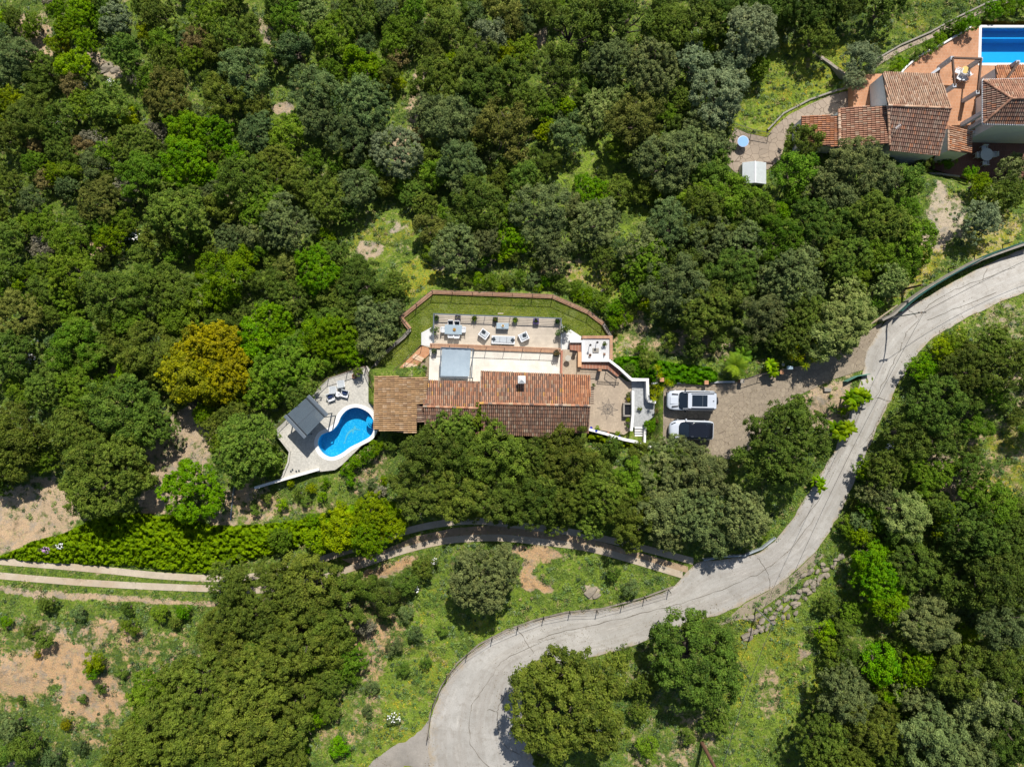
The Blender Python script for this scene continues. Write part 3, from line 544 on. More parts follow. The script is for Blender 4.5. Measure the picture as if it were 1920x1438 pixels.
def tree(u, v, r, kind, form=None, hi=1.0, label=None, name=None):
    if kind in ('grn', 'olive', 'teal', 'oakgrey') and not label and 13 < r < 60 and random.random() < (.30 if kind == 'grn' else .13): kind = 'fresh'
    Rm = r * (H - zg(u, v)) / F; k = form or ('S' if Rm < 1.35 else 'M' if Rm < 2.5 else 'L' if Rm < 4.1 else 'X')
    ns = {'S': 4, 'M': 6, 'L': 8, 'X': 4, 'T': 3}[k]; s = random.randrange(ns); me, R0 = PR[k, s]; sc = Rm / R0 * .92
    flat = {'S': .75, 'M': .8, 'L': .74, 'X': .62, 'T': .7}[k]; cz = R0 * flat * 1.05 + .25 * R0
    zc = zg(u, v) + cz * sc * hi; p = W(u, v, zc)
    q = p.xy * F / H; z = zg(960 + p.x * F / (H - zg(u, v)), 719 - p.y * F / (H - zg(u, v)))
    shrub = Rm < 1.35
    base = KIND[kind][2]
    if shrub: base = base.replace('holm oak crown', 'bush').replace('wild olive crown', 'bush').replace('evergreen crown', 'bush').replace('broadleaf crown', 'bush').replace('oak crown', 'bush').replace('olive crown', 'bush').replace('crown', 'bush')
    sz = 'small ' if Rm < 1.35 else 'large ' if Rm > 3.6 else ''
    nm = name or (('shrub' if shrub else {'silver': 'olive_tree', 'teal': 'wild_olive_tree', 'grn': 'wild_olive_tree', 'bright': 'broadleaf_tree', 'gold': 'flowering_tree', 'cream': 'flowering_tree', 'lime': 'leafy_shrub', 'rust': 'dry_shrub', 'grey': 'dry_shrub', 'fresh': 'leafy_tree', 'olive': 'evergreen_tree', 'brown': 'evergreen_tree'}.get(kind, 'oak_tree')))
    t = thing(nm, (p.x, p.y, z), label or ulabel(sz + base, u, v), 'shrub' if shrub or kind in ('rust', 'grey', 'lime') else 'tree', random.uniform(0, 6.28), 'bushes on the hillside' if shrub else 'trees on the wooded hillside')
    t.scale = (sc * random.uniform(.96, 1.06), sc * random.uniform(.96, 1.06), sc * hi)
    o = bpy.data.objects.new('foliage' if shrub else 'crown', me); C.objects.link(o); o.parent = t
    o.material_slots[0].link = 'OBJECT'; o.material_slots[0].material = LM[kind]
    tk = (k, s)
    if tk not in TRUNKS:
        TRUNKS[tk] = trunk_mesh(R0, cz, s, {'S': 4, 'M': 5, 'L': 7, 'X': 9, 'T': 8}[k]).build('trunk', m_bark, smooth=True); b = TRUNKS[tk]
    else: b = TRUNKS[tk].copy(); C.objects.link(b)
    b.parent = t; TREES.append((u, v, r)); return t
def leaf_mass(name, poly, hgt, mat, dens, leaf, bump_px=14, seed=1, lift=0.0, edge=10, asp=.6, spr=.12, zbase=None):
    """a thicket: leaves over a lumpy surface standing hgt high inside the outline"""
    rnd = np.random.default_rng(seed); us = [p[0] for p in poly]; vs = [p[1] for p in poly]
    area = (max(us) - min(us)) * (max(vs) - min(vs)); n = int(area * dens)
    u = rnd.uniform(min(us), max(us), n); v = rnd.uniform(min(vs), max(vs), n); k = inpoly(u, v, poly); u, v = u[k], v[k]
    e = np.clip(polydist(u, v, poly) / edge, 0, 1); nz = noise2(u, v, bump_px, seed); k = (e + nz * .8) > .35; u, v, e, nz = u[k], v[k], e[k], nz[k]
    z0 = zgv(u, v) if zbase is None else np.full(len(u), zbase)
    z = z0 + lift + hgt * (np.sqrt(e) * .65 + .1 + (nz - .5) * 1.1) + rnd.uniform(-.12, .05, len(u)); z = np.maximum(z, z0 + .03)
    kk = (H - z) / F; cen = np.stack([(u - 960) * kk, -(v - 719) * kk, z], -1)
    g = 2.0; gx = (noise2(u + g, v, bump_px, seed) - noise2(u - g, v, bump_px, seed)) * 6; gy = (noise2(u, v + g, bump_px, seed) - noise2(u, v - g, bump_px, seed)) * 6
    nrm = np.stack([-gx, gy, np.full(len(u), .9)], -1) + rdir(len(u), rnd) * .75
    val = np.clip(noise2(u, v, 6, seed + 5) * 1.1 - .1 + rnd.uniform(-.25, .25, len(u)), 0, 1)
    me = quads_mesh(name, cen, nrm, leaf, asp, val, rnd); me.materials.append(mat)
    o = bpy.data.objects.new(name, me); C.objects.link(o); return o
# ================================================================ trees read off the photograph: u, v, radius px, kind
T = '''
225 45 35 silver;300 30 36 grn;272 14 24 grn;392 34 38 olive;430 68 32 grn;468 58 30 grn;275 65 18 lime;240 105 38 grn;312 86 30 grn;316 116 30 olive;360 110 27 teal;402 95 28 olive
456 137 48 teal;545 42 36 teal;590 30 32 cream;622 72 42 grn;555 95 38 teal;512 110 30 grn;590 180 48 teal;600 232 40 teal;28 38 22 olive;68 48 22 grn;10 78 28 teal;120 25 28 bright;160 32 30 bright;132 62 26 bright;166 84 26 bright;195 15 24 grn
105 87 20 lime;125 86 17 gold;148 130 34 lime;32 120 44 teal;62 104 28 teal;85 132 30 olive;75 162 28 yolive;22 200 38 lime;66 226 42 yolive;20 262 36 yolive;130 215 34 grn;214 200 40 grn;285 152 28 teal;322 186 50 brown;420 180 42 olive
485 207 27 yolive;360 250 44 bright;412 255 36 bright;352 305 46 bright;397 332 28 bright;443 292 27 bright;372 218 20 teal;488 250 42 teal;545 258 40 teal;262 275 42 grn;200 243 24 olive;275 332 46 grn;120 285 30 grn;178 312 30 teal
70 277 20 rust;93 342 22 rust;20 350 36 olive;62 375 30 teal;130 352 24 teal;193 376 46 brown;152 420 30 grn;92 420 34 olive;25 447 36 grn;138 455 38 grn;345 402 58 grn;300 440 36 olive;462 350 54 olive;522 320 46 olive;500 392 46 olive;562 342 38 olive
540 425 54 oakgrey;612 375 48 olive;433 448 30 teal;420 395 34 olive;195 262 22 grey;165 262 16 grey;480 440 34 oakgrey
673 36 42 grn;750 60 32 grn;838 60 38 grn;826 16 30 olive;942 22 36 brown;958 52 30 brown;916 72 38 silver;985 48 24 teal;893 34 26 teal;682 124 40 bright;747 112 22 rust;686 92 26 teal;815 158 46 olive;890 118 46 oak;900 166 42 oak;962 140 32 grn;980 98 26 grn;720 20 30 teal;780 20 30 grn;875 10 26 olive
1045 145 48 oak T;1018 18 34 oak;1072 62 58 oak T;1170 38 60 oak T;1120 20 44 oak;1142 122 50 oakgrey;1220 138 56 oakgrey;1252 62 48 olive;1235 15 36 oak;688 205 58 teal;676 256 50 teal;747 293 52 silver;838 232 54 oakgrey;800 215 34 oakgrey;862 208 28 teal;958 252 62 brown T;925 240 34 brown;990 196 36 olive;1063 262 36 teal;1185 232 58 brown;1118 208 36 cream;1152 188 30 cream
1252 312 58 oakgrey;1210 290 38 oakgrey;1290 290 52 oakgrey;862 312 50 teal;820 325 34 teal;1034 308 24 yolive;1010 300 24 olive;672 358 42 teal;895 392 56 grn;870 350 34 oakgrey;1015 408 58 oakgrey;960 400 30 olive;1118 418 50 oakgrey;1105 362 34 bright;1160 358 30 olive;1125 335 22 olive;806 428 34 brown;852 470 50 oakgrey;956 446 32 bright;910 455 36 oakgrey;1255 425 50 teal;1206 472 44 oakgrey;975 336 34 grn;940 340 28 olive;1080 385 30 oakgrey;1040 470 40 oakgrey;700 330 30 grn;650 400 26 grn
1300 42 54 oak T;1358 30 46 oak;1402 72 58 silver;1432 22 42 oak;1345 192 56 silver;1310 240 36 oakgrey;1300 130 42 silver;1372 120 40 silver;1502 12 50 oak;1580 6 46 oak;1655 14 42 oak;1465 30 30 oak;1540 30 34 oak;1338 276 40 oakgrey;1330 325 44 grn
1372 380 56 grn;1305 385 46 grn;1425 395 34 grn;1528 75 35 grn;1610 118 38 silver;1600 148 24 silver;1502 262 38 oak;1545 248 24 oak;1592 310 52 oakgrey;1640 338 46 oakgrey;1490 322 42 grn;1540 350 38 oakgrey;1692 340 38 grn;1728 302 24 yolive;1775 302 17 bright;1828 350 24 lime;1795 335 16 bright;1900 325 40 oakgrey;1880 365 36 grn;1830 415 42 silver;1700 395 28 grn;1580 378 40 oakgrey
1327 405 54 grn;1398 402 46 grn;1210 495 46 oakgrey;1268 540 58 oakgrey;1333 447 50 oakgrey;1400 455 46 oakgrey;1460 450 48 grn;1522 425 52 grn;1500 470 38 oakgrey;1580 415 40 grn;1630 405 50 grn;1675 430 44 grn;1712 455 42 grn;1700 500 32 grn;1632 448 27 cream;1650 480 34 grn;1367 515 50 oak;1313 590 56 oak;1290 500 40 oak;1345 560 44 oak;1487 523 60 oakgrey;1427 595 48 oakgrey;1500 595 48 oak;1440 530 38 oakgrey
1587 488 46 grn;1540 470 36 grn;1667 528 36 cream;1590 552 36 cream;1578 608 56 cream;1545 634 46 cream;1490 635 42 oak;1445 630 30 oak;1612 580 30 cream;1608 520 28 grn;1640 505 22 oak;1460 833 86 oak X;1748 760 58 oak;1702 815 46 oak;1762 825 40 oak;1808 690 50 oak;1880 690 48 oak;1767 655 28 lime;1722 690 26 bright;1850 650 40 grn;1790 640 26 grn;1740 700 24 bright;1812 745 32 oak;1860 735 26 grn
1313 885 52 oakgrey;1390 962 56 oakgrey;1302 955 56 oakgrey;1340 1008 36 oakgrey;1270 870 38 oak;1643 920 38 oakgrey;1695 965 52 cream;1660 878 42 oak;1710 870 34 grn;1620 880 24 bright;1730 905 28 grn;1820 885 34 grn;1757 948 30 grn;1770 965 22 bright;1627 1040 34 bright;1648 1085 44 bright;1662 1128 42 bright;1612 1078 26 bright;1712 1062 48 oak;1828 1000 66 oak;1892 1020 50 oak;1862 1085 62 oak;1742 1170 52 oakgrey;1878 1165 58 oakgrey;1790 1100 42 oak;1862 950 46 oakgrey;1770 1040 34 oak;1690 1000 34 oak
1650 1238 42 bright;1715 1250 42 bright;1672 1300 26 bright;1300 1236 84 oak X;1312 1168 24 oak;1352 1215 32 oak;1582 1298 60 oakgrey;1540 1382 58 yolive;1628 1362 58 yolive;1580 1428 54 yolive;1797 1262 58 oak;1882 1245 56 oak;1853 1308 62 oakgrey;1753 1375 64 oakgrey;1813 1408 58 oakgrey;1902 1380 54 oak;1690 1420 40 oak;1720 1310 38 oakgrey;1347 1345 30 grn;1210 1280 26 grn;1200 1330 22 grn;1210 1400 24 grn;1250 1240 24 bright;1170 1225 20 grn;1580 1180 26 grn;1565 1240 24 grn
1066 1312 106 yolive X;1040 1255 50 yolive;912 1078 66 oakgrey;880 1110 30 oakgrey;945 1050 30 oakgrey;663 1230 32 olive;682 1170 24 grey;722 1120 34 oak;760 1090 26 oak;800 1060 24 grn;690 1100 30 olive;640 1190 30 olive;760 1150 16 teal;1180 1098 18 teal;1150 1075 16 grn;870 1060 24 oakgrey;620 1270 34 yolive
505 1125 76 yolive X;572 1090 66 yolive;556 1190 74 yolive X;622 1155 56 yolive;640 1095 38 yolive;366 1290 80 yolive X;330 1365 82 yolive X;465 1358 82 yolive X;482 1272 70 yolive;262 1412 62 yolive;420 1430 60 yolive;545 1290 54 yolive;435 1085 44 yolive;420 1180 46 yolive;440 1225 50 yolive;290 1300 50 olive;560 1360 44 yolive;540 1420 44 yolive;410 1340 56 olive;625 1210 40 olive;500 1200 50 olive
530 1010 26 grn;700 958 38 lime;640 990 42 lime;692 1002 42 lime;735 985 30 lime;600 1010 28 lime;590 975 18 bright
140 513 48 grn;217 553 56 grn;333 547 54 olive;283 540 46 olive;423 532 56 bright;547 500 32 brown;600 512 50 bright;550 557 38 grn;617 560 30 yolive;40 587 48 brown;27 667 50 oak;83 540 30 grn;20 500 34 olive;70 510 24 olive;150 648 54 grn;180 660 40 yolive;350 597 50 olive;278 660 56 olive;120 640 28 teal;398 655 64 gold;372 700 60 gold;432 705 52 gold;350 660 36 brown;415 610 32 yolive;440 660 24 gold;395 740 28 gold
483 632 42 bright;520 602 40 bright;600 625 40 bright;632 640 46 bright;470 660 26 bright;543 693 56 grn;500 730 42 grn;440 780 34 olive;570 740 34 grn;560 650 30 grn;160 735 48 teal;97 722 48 grn;233 765 66 grn;283 790 52 grn;175 800 46 grn;130 808 42 grn;200 830 30 grn;40 815 62 olive;20 862 54 olive;80 860 32 olive;200 893 82 yolive;250 890 40 yolive;160 870 36 yolive;367 917 62 bright;467 842 66 grn;500 870 34 grn;430 830 30 grn;400 800 26 olive;60 570 26 grn;100 590 24 olive;240 600 36 grn;210 640 34 olive;310 700 36 olive;340 740 26 oak
680 537 44 oak;640 540 30 yolive;708 600 46 oakgrey;700 638 38 oakgrey;660 590 32 oak;617 605 30 grn;540 640 30 bright;745 535 28 yolive;720 560 26 oak;660 660 30 bright;740 580 22 oakgrey;670 505 28 oak
850 798 48 grn;905 788 38 grn;815 775 20 grn;802 850 56 oak;872 858 50 olive;940 852 60 olive;940 790 26 yolive;1002 858 48 oak;1062 855 52 yolive;1108 872 40 yolive;790 925 56 oak;862 930 54 yolive;932 932 54 oak;1002 932 52 yolive;1070 932 52 olive;1132 925 54 olive;1190 900 48 oakgrey;1240 892 50 oakgrey;1182 962 52 olive;1240 955 54 oakgrey;1112 975 36 yolive;1245 845 32 oakgrey;1290 850 34 oakgrey;1200 850 26 yolive;960 965 26 olive;1180 1010 28 yolive;1250 1000 36 oakgrey;1040 975 28 olive;890 955 24 olive;1020 905 44 yolive;970 890 40 yolive;1020 820 26 grn;1060 825 22 yolive
870 528 15 grn;895 524 15 bright;922 528 17 grn;950 526 16 olive;975 520 16 grn;1000 526 16 teal;1028 524 15 bright;1052 532 17 grn;1078 540 16 grn;1102 552 18 bright;1125 566 19 grn;1150 580 20 bright;1168 598 19 bright;1150 605 15 bright;1080 556 13 bright;940 540 10 lime;1010 540 10 lime;900 540 10 grn;1188 580 13 grn;1140 540 12 olive
1215 675 20 grn;1180 692 13 grn;1222 797 14 bright;1255 640 18 olive;1200 650 15 grn;1300 655 22 oak;1345 640 24 oak;1400 640 26 oak
690 850 18 bright;670 865 16 bright;655 878 14 bright;710 838 16 bright;735 830 15 grn;750 822 12 grn;645 884 10 bright;715 920 14 grey;698 905 12 teal;680 925 11 teal;720 900 10 lime;640 950 14 lime;560 925 13 grn;585 915 12 lime;610 905 11 bright;500 935 12 grn;530 945 12 lime;660 900 12 bright;480 955 12 grn;575 940 11 grn;605 930 12 bright;545 905 9 lime;620 955 12 grn
1690 118 13 bright;1715 104 12 grn;1740 90 15 grn;1755 78 14 bright;1678 128 14 bright;1790 55 18 bright;1815 45 20 bright;1850 28 20 bright;1890 15 20 bright;1920 8 18 bright;1770 60 16 grn
178 1240 22 lime;175 1255 16 bright;125 1357 12 gold;70 1226 8 gold;80 1200 20 grn;60 1180 14 grn;245 1175 18 teal;150 1150 16 teal;90 1130 18 grn;240 1140 14 grn;300 1150 18 grn;345 1145 16 bright;330 1165 14 grn;20 1360 30 teal;50 1400 34 grn;10 1410 30 grn;100 1420 22 teal;150 1400 16 teal;12 1165 12 bright;190 1290 12 grn;40 1310 10 grn;155 1310 10 grn;230 1260 12 grn
1550 1130 22 grn;1545 1180 22 bright;1560 1210 22 grn;1500 750 10 grn;1290 1380 18 grn;1180 1290 16 grn;1010 1420 14 grn;700 1285 16 teal;640 1400 22 bright;690 1330 14 teal;780 1190 16 teal;740 1210 18 teal;800 1240 14 grn;755 1250 14 grn;830 1180 12 grn;560 1400 22 bright;590 1340 26 bright
'''
for it in T.replace('\n', ';').split(';'):
    q = it.split()
    if len(q) < 4: continue
    tree(float(q[0]), float(q[1]), float(q[2]), q[3], q[4] if len(q) > 4 else None)
# smaller bushes that close the gaps between the crowns in the woods
WOODS = [[(-30,-30),(1420,-30),(1440,120),(1370,230),(1345,320),(1390,360),(1470,350),(1720,390),(1745,470),(1610,610),(1500,640),(1250,610),(1195,560),(1120,500),(830,500),(760,520),(700,620),(690,680),(600,710),(500,830),(400,800),(330,780),(300,840),(-30,930)],
 [(1630,850),(1740,680),(1860,590),(1950,640),(1950,1460),(1500,1460),(1560,1250),(1590,1100),(1570,1040),(1600,930)],[(400,1070),(640,1060),(690,1150),(650,1290),(560,1450),(180,1450),(300,1280),(400,1180)],
 [(740,830),(900,770),(1110,840),(1250,830),(1300,860),(1420,940),(1430,1010),(1320,1030),(1180,1010),(1000,970),(800,985),(740,930)]]
KEEP = [(722,438,100,60),(780,190,16,70),(1010,75,16,30),(1195,95,22,30),(1170,400,50,60),(1110,300,50,40),(530,205,20,16),(205,130,36,14),(475,610,16,24),(220,700,18,22),(330,850,80,60),(200,465,26,16),(1750,860,40,20),(1785,905,26,26),(1890,870,70,80),(330,830,60,60),(1790,800,30,30)]
TA = np.array(TREES)
cnt = 0
for tr in range(9000):
    if cnt >= 240: break
    u = random.uniform(-20, 1940); v = random.uniform(-20, 1460); r = random.uniform(14, 31)
    if not any(inpoly([u], [v], p)[0] for p in WOODS) or any(((u - a) / c) ** 2 + ((v - b) / d) ** 2 < 1 for a, b, c, d in KEEP): continue
    d = np.hypot(TA[:, 0] - u, TA[:, 1] - v) - TA[:, 2] * .85
    if d.min() < r * .2 - 4: continue
    i = int(np.argmin(d)); kd = random.choice(['fresh', 'fresh', 'lime', 'grn', 'olive', 'teal', 'grn', 'oak', 'yolive', 'bright' if u > 900 else 'rust', 'grey' if u < 400 else 'grn'])
    tree(u, v, r, kd); TA = np.vstack([TA, [u, v, r]]); cnt += 1
RG = 0                                                         # the wood goes on past the frame
for tr in range(2600):
    if RG >= 60: break
    u = random.uniform(-330, 2250); v = random.uniform(-280, 1700); r = random.uniform(38, 66)
    if (-45 < u < 1965 and -45 < v < 1483) or polydist(np.array([u]), np.array([v]), ROADPOLY)[0] < r or inpoly([u], [v], ROADPOLY)[0] or inpoly([u], [v], PULLOFF)[0] or (u > 1900 and v < 340) or polydist(np.array([u]), np.array([v]), TRACKPOLY)[0] < r: continue
    if (np.hypot(TA[:, 0] - u, TA[:, 1] - v) - TA[:, 2] * .7).min() < r * .5: continue
    tree(u, v, r, random.choice(['oak', 'oakgrey', 'yolive', 'grn', 'olive'])); TA = np.vstack([TA, [u, v, r]]); RG += 1
print('fill bushes', cnt, 'trees', len(TREES))
# ---------------------------------------------------------------- thickets and ground cover
BR = [(-10,1046),(30,1030),(60,1015),(120,1000),(160,980),(185,960),(240,962),(330,965),(400,985),(450,985),(520,980),(600,965),(630,975),(600,1010),(540,1030),(470,1050),(430,1060),(400,1075),(330,1070),(240,1060),(160,1058),(80,1054)]
tag(leaf_mass('bramble_bank', BR, 1.3, leafmat('leaves bramble', (.08,.17,.015), (.28,.42,.04), trans=.3), 8, .08, 6, 21, edge=24), 'bright yellow-green bramble thicket above the twin wheel tracks', 'bramble', kind='stuff')
IV = [(1146,676),(1165,668),(1200,668),(1260,680),(1330,688),(1345,700),(1344,716),(1320,722),(1280,719),(1235,722),(1215,712),(1185,709),(1160,690)]
tag(leaf_mass('ivy_bank', IV, .9, leafmat('leaves ivy', (.03,.085,.012), (.15,.30,.035), trans=.3), 9, .065, 5, 22), 'vivid green ivy bank between the gravel square and the parked cars', 'ivy', kind='stuff')
HD = [(1104,811),(1215,836),(1212,846),(1160,838),(1103,822)]
tag(leaf_mass('clipped_hedge', HD, 1.2, LM['lime'], 9, .09, 8, 23, zbase=-.6, edge=4), 'clipped yellow-green hedge below the white patio parapet', 'hedge')
VN = [(1075,350),(1120,345),(1150,375),(1150,400),(1110,395),(1080,375)]
FL = [(600,965),(660,945),(740,940),(760,960),(740,1000),(680,1025),(630,1035),(600,1010)]
tag(leaf_mass('lime_scrub', FL, 1.1, LM['lime'], 3.0, .11, 12, 24), 'yellow-green scrub between the planted slope and the left end of the dirt track', 'scrub', kind='stuff')
BB = [(440,968),(520,965),(600,960),(600,968),(520,976),(440,980)]
def weeds(name, n, box, seed, lab):
    rnd = np.random.default_rng(seed); u = rnd.uniform(box[0], box[2], n); v = rnd.uniform(box[1], box[3], n)
    i = np.clip(np.searchsorted(ax_u, u) - 1, 0, len(ax_u) - 2); j = np.clip(np.searchsorted(ax_v, v) - 1, 0, len(ax_v) - 2)
    vg, ye, br = VEG[i, j], YEL[i, j], BRI[i, j]
    k = (vg * .9 > noise2(u, v, 18, 31) * .6 + rnd.uniform(0, .3, n)) & ~lawnmask(u, v)
    for p in (ROADPOLY, PULLOFF, DRIVE, LANE, LOWDECK, UPDECK, PATIO, POOLDECK, HOUSEPAD, NPAD, NLOW): k &= ~inpoly(u, v, p) & ((polydist(u, v, p) > 1.5) | (rnd.random(n) < .3))
    for p, w_ in ((TR1, 7), (TR2, 7)): k &= polydist(u, v, p, False) > w_
    k &= ~(inpoly(u, v, TRACKPOLY) & (u > 620) & (rnd.random(n) < .75)); 
    u, v, vg, ye, br = u[k], v[k], vg[k], ye[k], br[k]; m = len(u); nl = 7
    tsz = np.clip(noise2(u, v, 25, 33), .2, 1) * rnd.uniform(.5, 1.5, m)
    si = np.repeat(np.arange(m), nl); off = rdir(m * nl, rnd) * (rnd.uniform(.1, 1, m * nl) * .36 * tsz[si])[:, None]; off[:, 2] = np.abs(off[:, 2]) * 1.2
    z = zgv(u, v); kk = (H - z) / F; base = np.stack([(u - 960) * kk, -(v - 719) * kk, z], -1)
    cen = base[si] + off; nrm = rdir(m * nl, rnd) * .8 + np.array([0, 0, .8])
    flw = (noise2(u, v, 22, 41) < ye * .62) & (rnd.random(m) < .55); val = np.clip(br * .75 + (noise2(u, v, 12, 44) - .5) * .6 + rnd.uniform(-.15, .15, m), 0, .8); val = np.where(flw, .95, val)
    me = quads_mesh(name, cen, nrm, .06, .4, val[si], rnd)
    m_, nt, b = newmat('weeds'); a = nt.nodes.new('ShaderNodeAttribute'); a.attribute_name = 'cl'
    cr = nt.nodes.new('ShaderNodeValToRGB'); nt.links.new(a.outputs['Fac'], cr.inputs[0]); e = cr.color_ramp.elements
    e[0].color = (.04, .07, .02, 1); e[1].position = 1; e[1].color = (.6, .47, .02, 1)
    for p, c in ((.25, (.06, .12, .035, 1)), (.5, (.14, .24, .028, 1)), (.8, (.24, .34, .035, 1)), (.88, (.5, .4, .02, 1))): x = e.new(p); x.color = c
    nt.links.new(cr.outputs[0], b.inputs['Base Color']); b.inputs['Roughness'].default_value = .7
    me.materials.append(m_); o = bpy.data.objects.new(name, me); C.objects.link(o); tag(o, lab, 'weeds', kind='stuff')
    print('weeds', m)
weeds('wild_grass', 150000, (-20, -20, 1940, 1460), 51, 'wild grass and low yellow flowering weeds covering the open slopes')
def lowscrub(n, seed):
    """knee-high herbs and cushions scattered over the open slopes, too many to count"""
    rnd = np.random.default_rng(seed); u = rnd.uniform(-20, 1940, n); v = rnd.uniform(-20, 1460, n)
    i = np.clip(np.searchsorted(ax_u, u) - 1, 0, len(ax_u) - 2); j = np.clip(np.searchsorted(ax_v, v) - 1, 0, len(ax_v) - 2)
    k = (VEG[i, j] > rnd.uniform(.08, .85, n)) & (noise2(u, v, 30, 61) > .36) & ~lawnmask(u, v)
    for p in (ROADPOLY, PULLOFF, DRIVE, LANE, LOWDECK, UPDECK, PATIO, POOLDECK, HOUSEPAD, NPAD, NLOW): k &= ~inpoly(u, v, p) & (polydist(u, v, p) > 4)
    k &= ~inpoly(u, v, TRACKPOLY)
    for p, w_ in ((TR1, 11), (TR2, 11)): k &= polydist(u, v, p, False) > w_
    u, v = u[k], v[k]; br = BRI[i, j][k]; m = len(u); r = rnd.uniform(.12, .42, m) * rnd.uniform(.7, 1.4, m); h = r * rnd.uniform(.5, 1.1, m); nl = 46
    si = np.repeat(np.arange(m), nl); d = rdir(m * nl, rnd); d[:, 2] = np.abs(d[:, 2]); z = zgv(u, v); kk = (H - z) / F; base = np.stack([(u - 960) * kk, -(v - 719) * kk, z], -1)
    off = d * np.stack([r[si], r[si], h[si]], -1) * rnd.uniform(.6, 1.1, m * nl)[:, None]; nrm = d + rdir(m * nl, rnd) * .6
    kind = rnd.choice([.06, .3, .52, .72, .9], m, p=[.22, .32, .22, .14, .10]); val = np.clip(kind[si] + rnd.uniform(-.07, .07, m * nl), 0, 1)
    me = quads_mesh('low_scrub', base[si] + off, nrm, .07, .5, val, rnd); m_, nt, b = newmat('low scrub'); a = nt.nodes.new('ShaderNodeAttribute'); a.attribute_name = 'cl'
    cr = nt.nodes.new('ShaderNodeValToRGB'); nt.links.new(a.outputs['Fac'], cr.inputs[0]); e = cr.color_ramp.elements; e[0].color = (.035, .06, .02, 1); e[1].position = 1; e[1].color = (.36, .27, .14, 1)
    for p, c in ((.15, (.05, .10, .02, 1)), (.35, (.10, .20, .03, 1)), (.5, (.20, .29, .035, 1)), (.62, (.18, .25, .09, 1)), (.76, (.14, .21, .10, 1)), (.86, (.30, .27, .08, 1))): x = e.new(p); x.color = c
    nt.links.new(cr.outputs[0], b.inputs['Base Color']); b.inputs['Roughness'].default_value = .7; me.materials.append(m_); o = bpy.data.objects.new('low_scrub', me); C.objects.link(o); tag(o, 'knee-high mixed herbs and cushion plants dotted over the open slopes', 'scrub', kind='stuff'); print('scrub', m)
lowscrub(24000, 77)
# white rock rose blossom in the scrub
def blossom(u, v, r, n, col, lab):
    rnd = np.random.default_rng(int(u * 7 + v)); a = rnd.uniform(0, 6.28, n); q = np.sqrt(rnd.uniform(0, 1, n)) * r; uu = u + np.cos(a) * q; vv = v + np.sin(a) * q * .7
    z = zgv(uu, vv) + rnd.uniform(.9, 1.4, n); kk = (H - z) / F; cen = np.stack([(uu - 960) * kk, -(vv - 719) * kk, z], -1)
    me = quads_mesh('blossom', cen, rdir(n, rnd) * .4 + np.array([0, 0, 1.]), .075, .9, rnd.random(n), rnd); me.materials.append(M('petals ' + col, {'white': (.8,.8,.74), 'pink': (.5,.28,.5), 'yellow': (.6,.45,.02)}[col], .7, .1))
    o = bpy.data.objects.new('flowering_rock_rose', me); C.objects.link(o); t = thing('rock_rose', G(u, v), lab, 'shrub', group='flowering rock roses'); o.name = 'blossom'; o.parent = t
    o.location = -Vector(t.location); 
    f = bpy.data.objects.new('foliage', PR['S', 0][0]); C.objects.link(f); f.parent = t; f.material_slots[0].link = 'OBJECT'; f.material_slots[0].material = LM['oakgrey']; k = r * .054; f.scale = (k, k * .7, .55)
for u, v, r, n, c in ((150,160,14,60,'white'),(205,155,10,40,'white'),(110,230,7,24,'white'),(245,440,18,70,'white'),(70,450,8,26,'white'),(205,312,10,24,'white'),(195,308,7,14,'white'),(52,672,14,60,'white'),(60,640,12,30,'white'),(1670,835,10,26,'white'),(1720,885,10,20,'white'),(112,1023,8,26,'white'),(85,1031,9,30,'pink'),(1150,825,8,26,'white'),(815,1052,9,22,'white'),(780,1105,8,18,'white'),(1128,1375,12,60,'white'),(1118,843,9,22,'white'),(250,432,8,24,'yellow'),(740,1345,14,30,'white')):
    blossom(u, v, r, n, c, ulabel({'white': 'scrubby bush dotted with white blossom', 'pink': 'low bush with mauve pink blossom', 'yellow': 'bush with yellow blossom'}[c], u, v))

def litter(n, seed):
    rnd = np.random.default_rng(seed); u = rnd.uniform(640, 1940, n); v = rnd.uniform(440, 1460, n); ins = inpoly(u, v, ROADPOLY) | inpoly(u, v, DRIVE) | inpoly(u, v, PULLOFF); d = np.minimum(polydist(u, v, ROADPOLY), polydist(u, v, DRIVE))
    T_ = np.array(TREES); near = np.zeros(len(u), bool)
    for a, b, r in T_[(T_[:, 0] > 640) & (T_[:, 1] > 430)]: near |= np.hypot(u - a, v - b) < r * 1.35
    k = ins & ((rnd.random(n) < np.exp(-d / 4)) | (near & (rnd.random(n) < .35)) | (rnd.random(n) < .02)); u, v = u[k], v[k]; z = zgv(u, v) + .11; kk = (H - z) / F
    me = quads_mesh('fallen_leaves', np.stack([(u - 960) * kk, -(v - 719) * kk, z], -1), rdir(len(u), rnd) * .3 + np.array([0, 0, 1.]), .045, .5, rnd.random(len(u)), rnd); me.materials.append(leafmat('leaf litter', (.10,.07,.03), (.26,.2,.08), trans=.1)); o = bpy.data.objects.new('fallen_leaves', me); C.objects.link(o); tag(o, 'dry fallen leaves and grit along the road and driveway edges', 'leaf litter', kind='stuff')
litter(60000, 91)
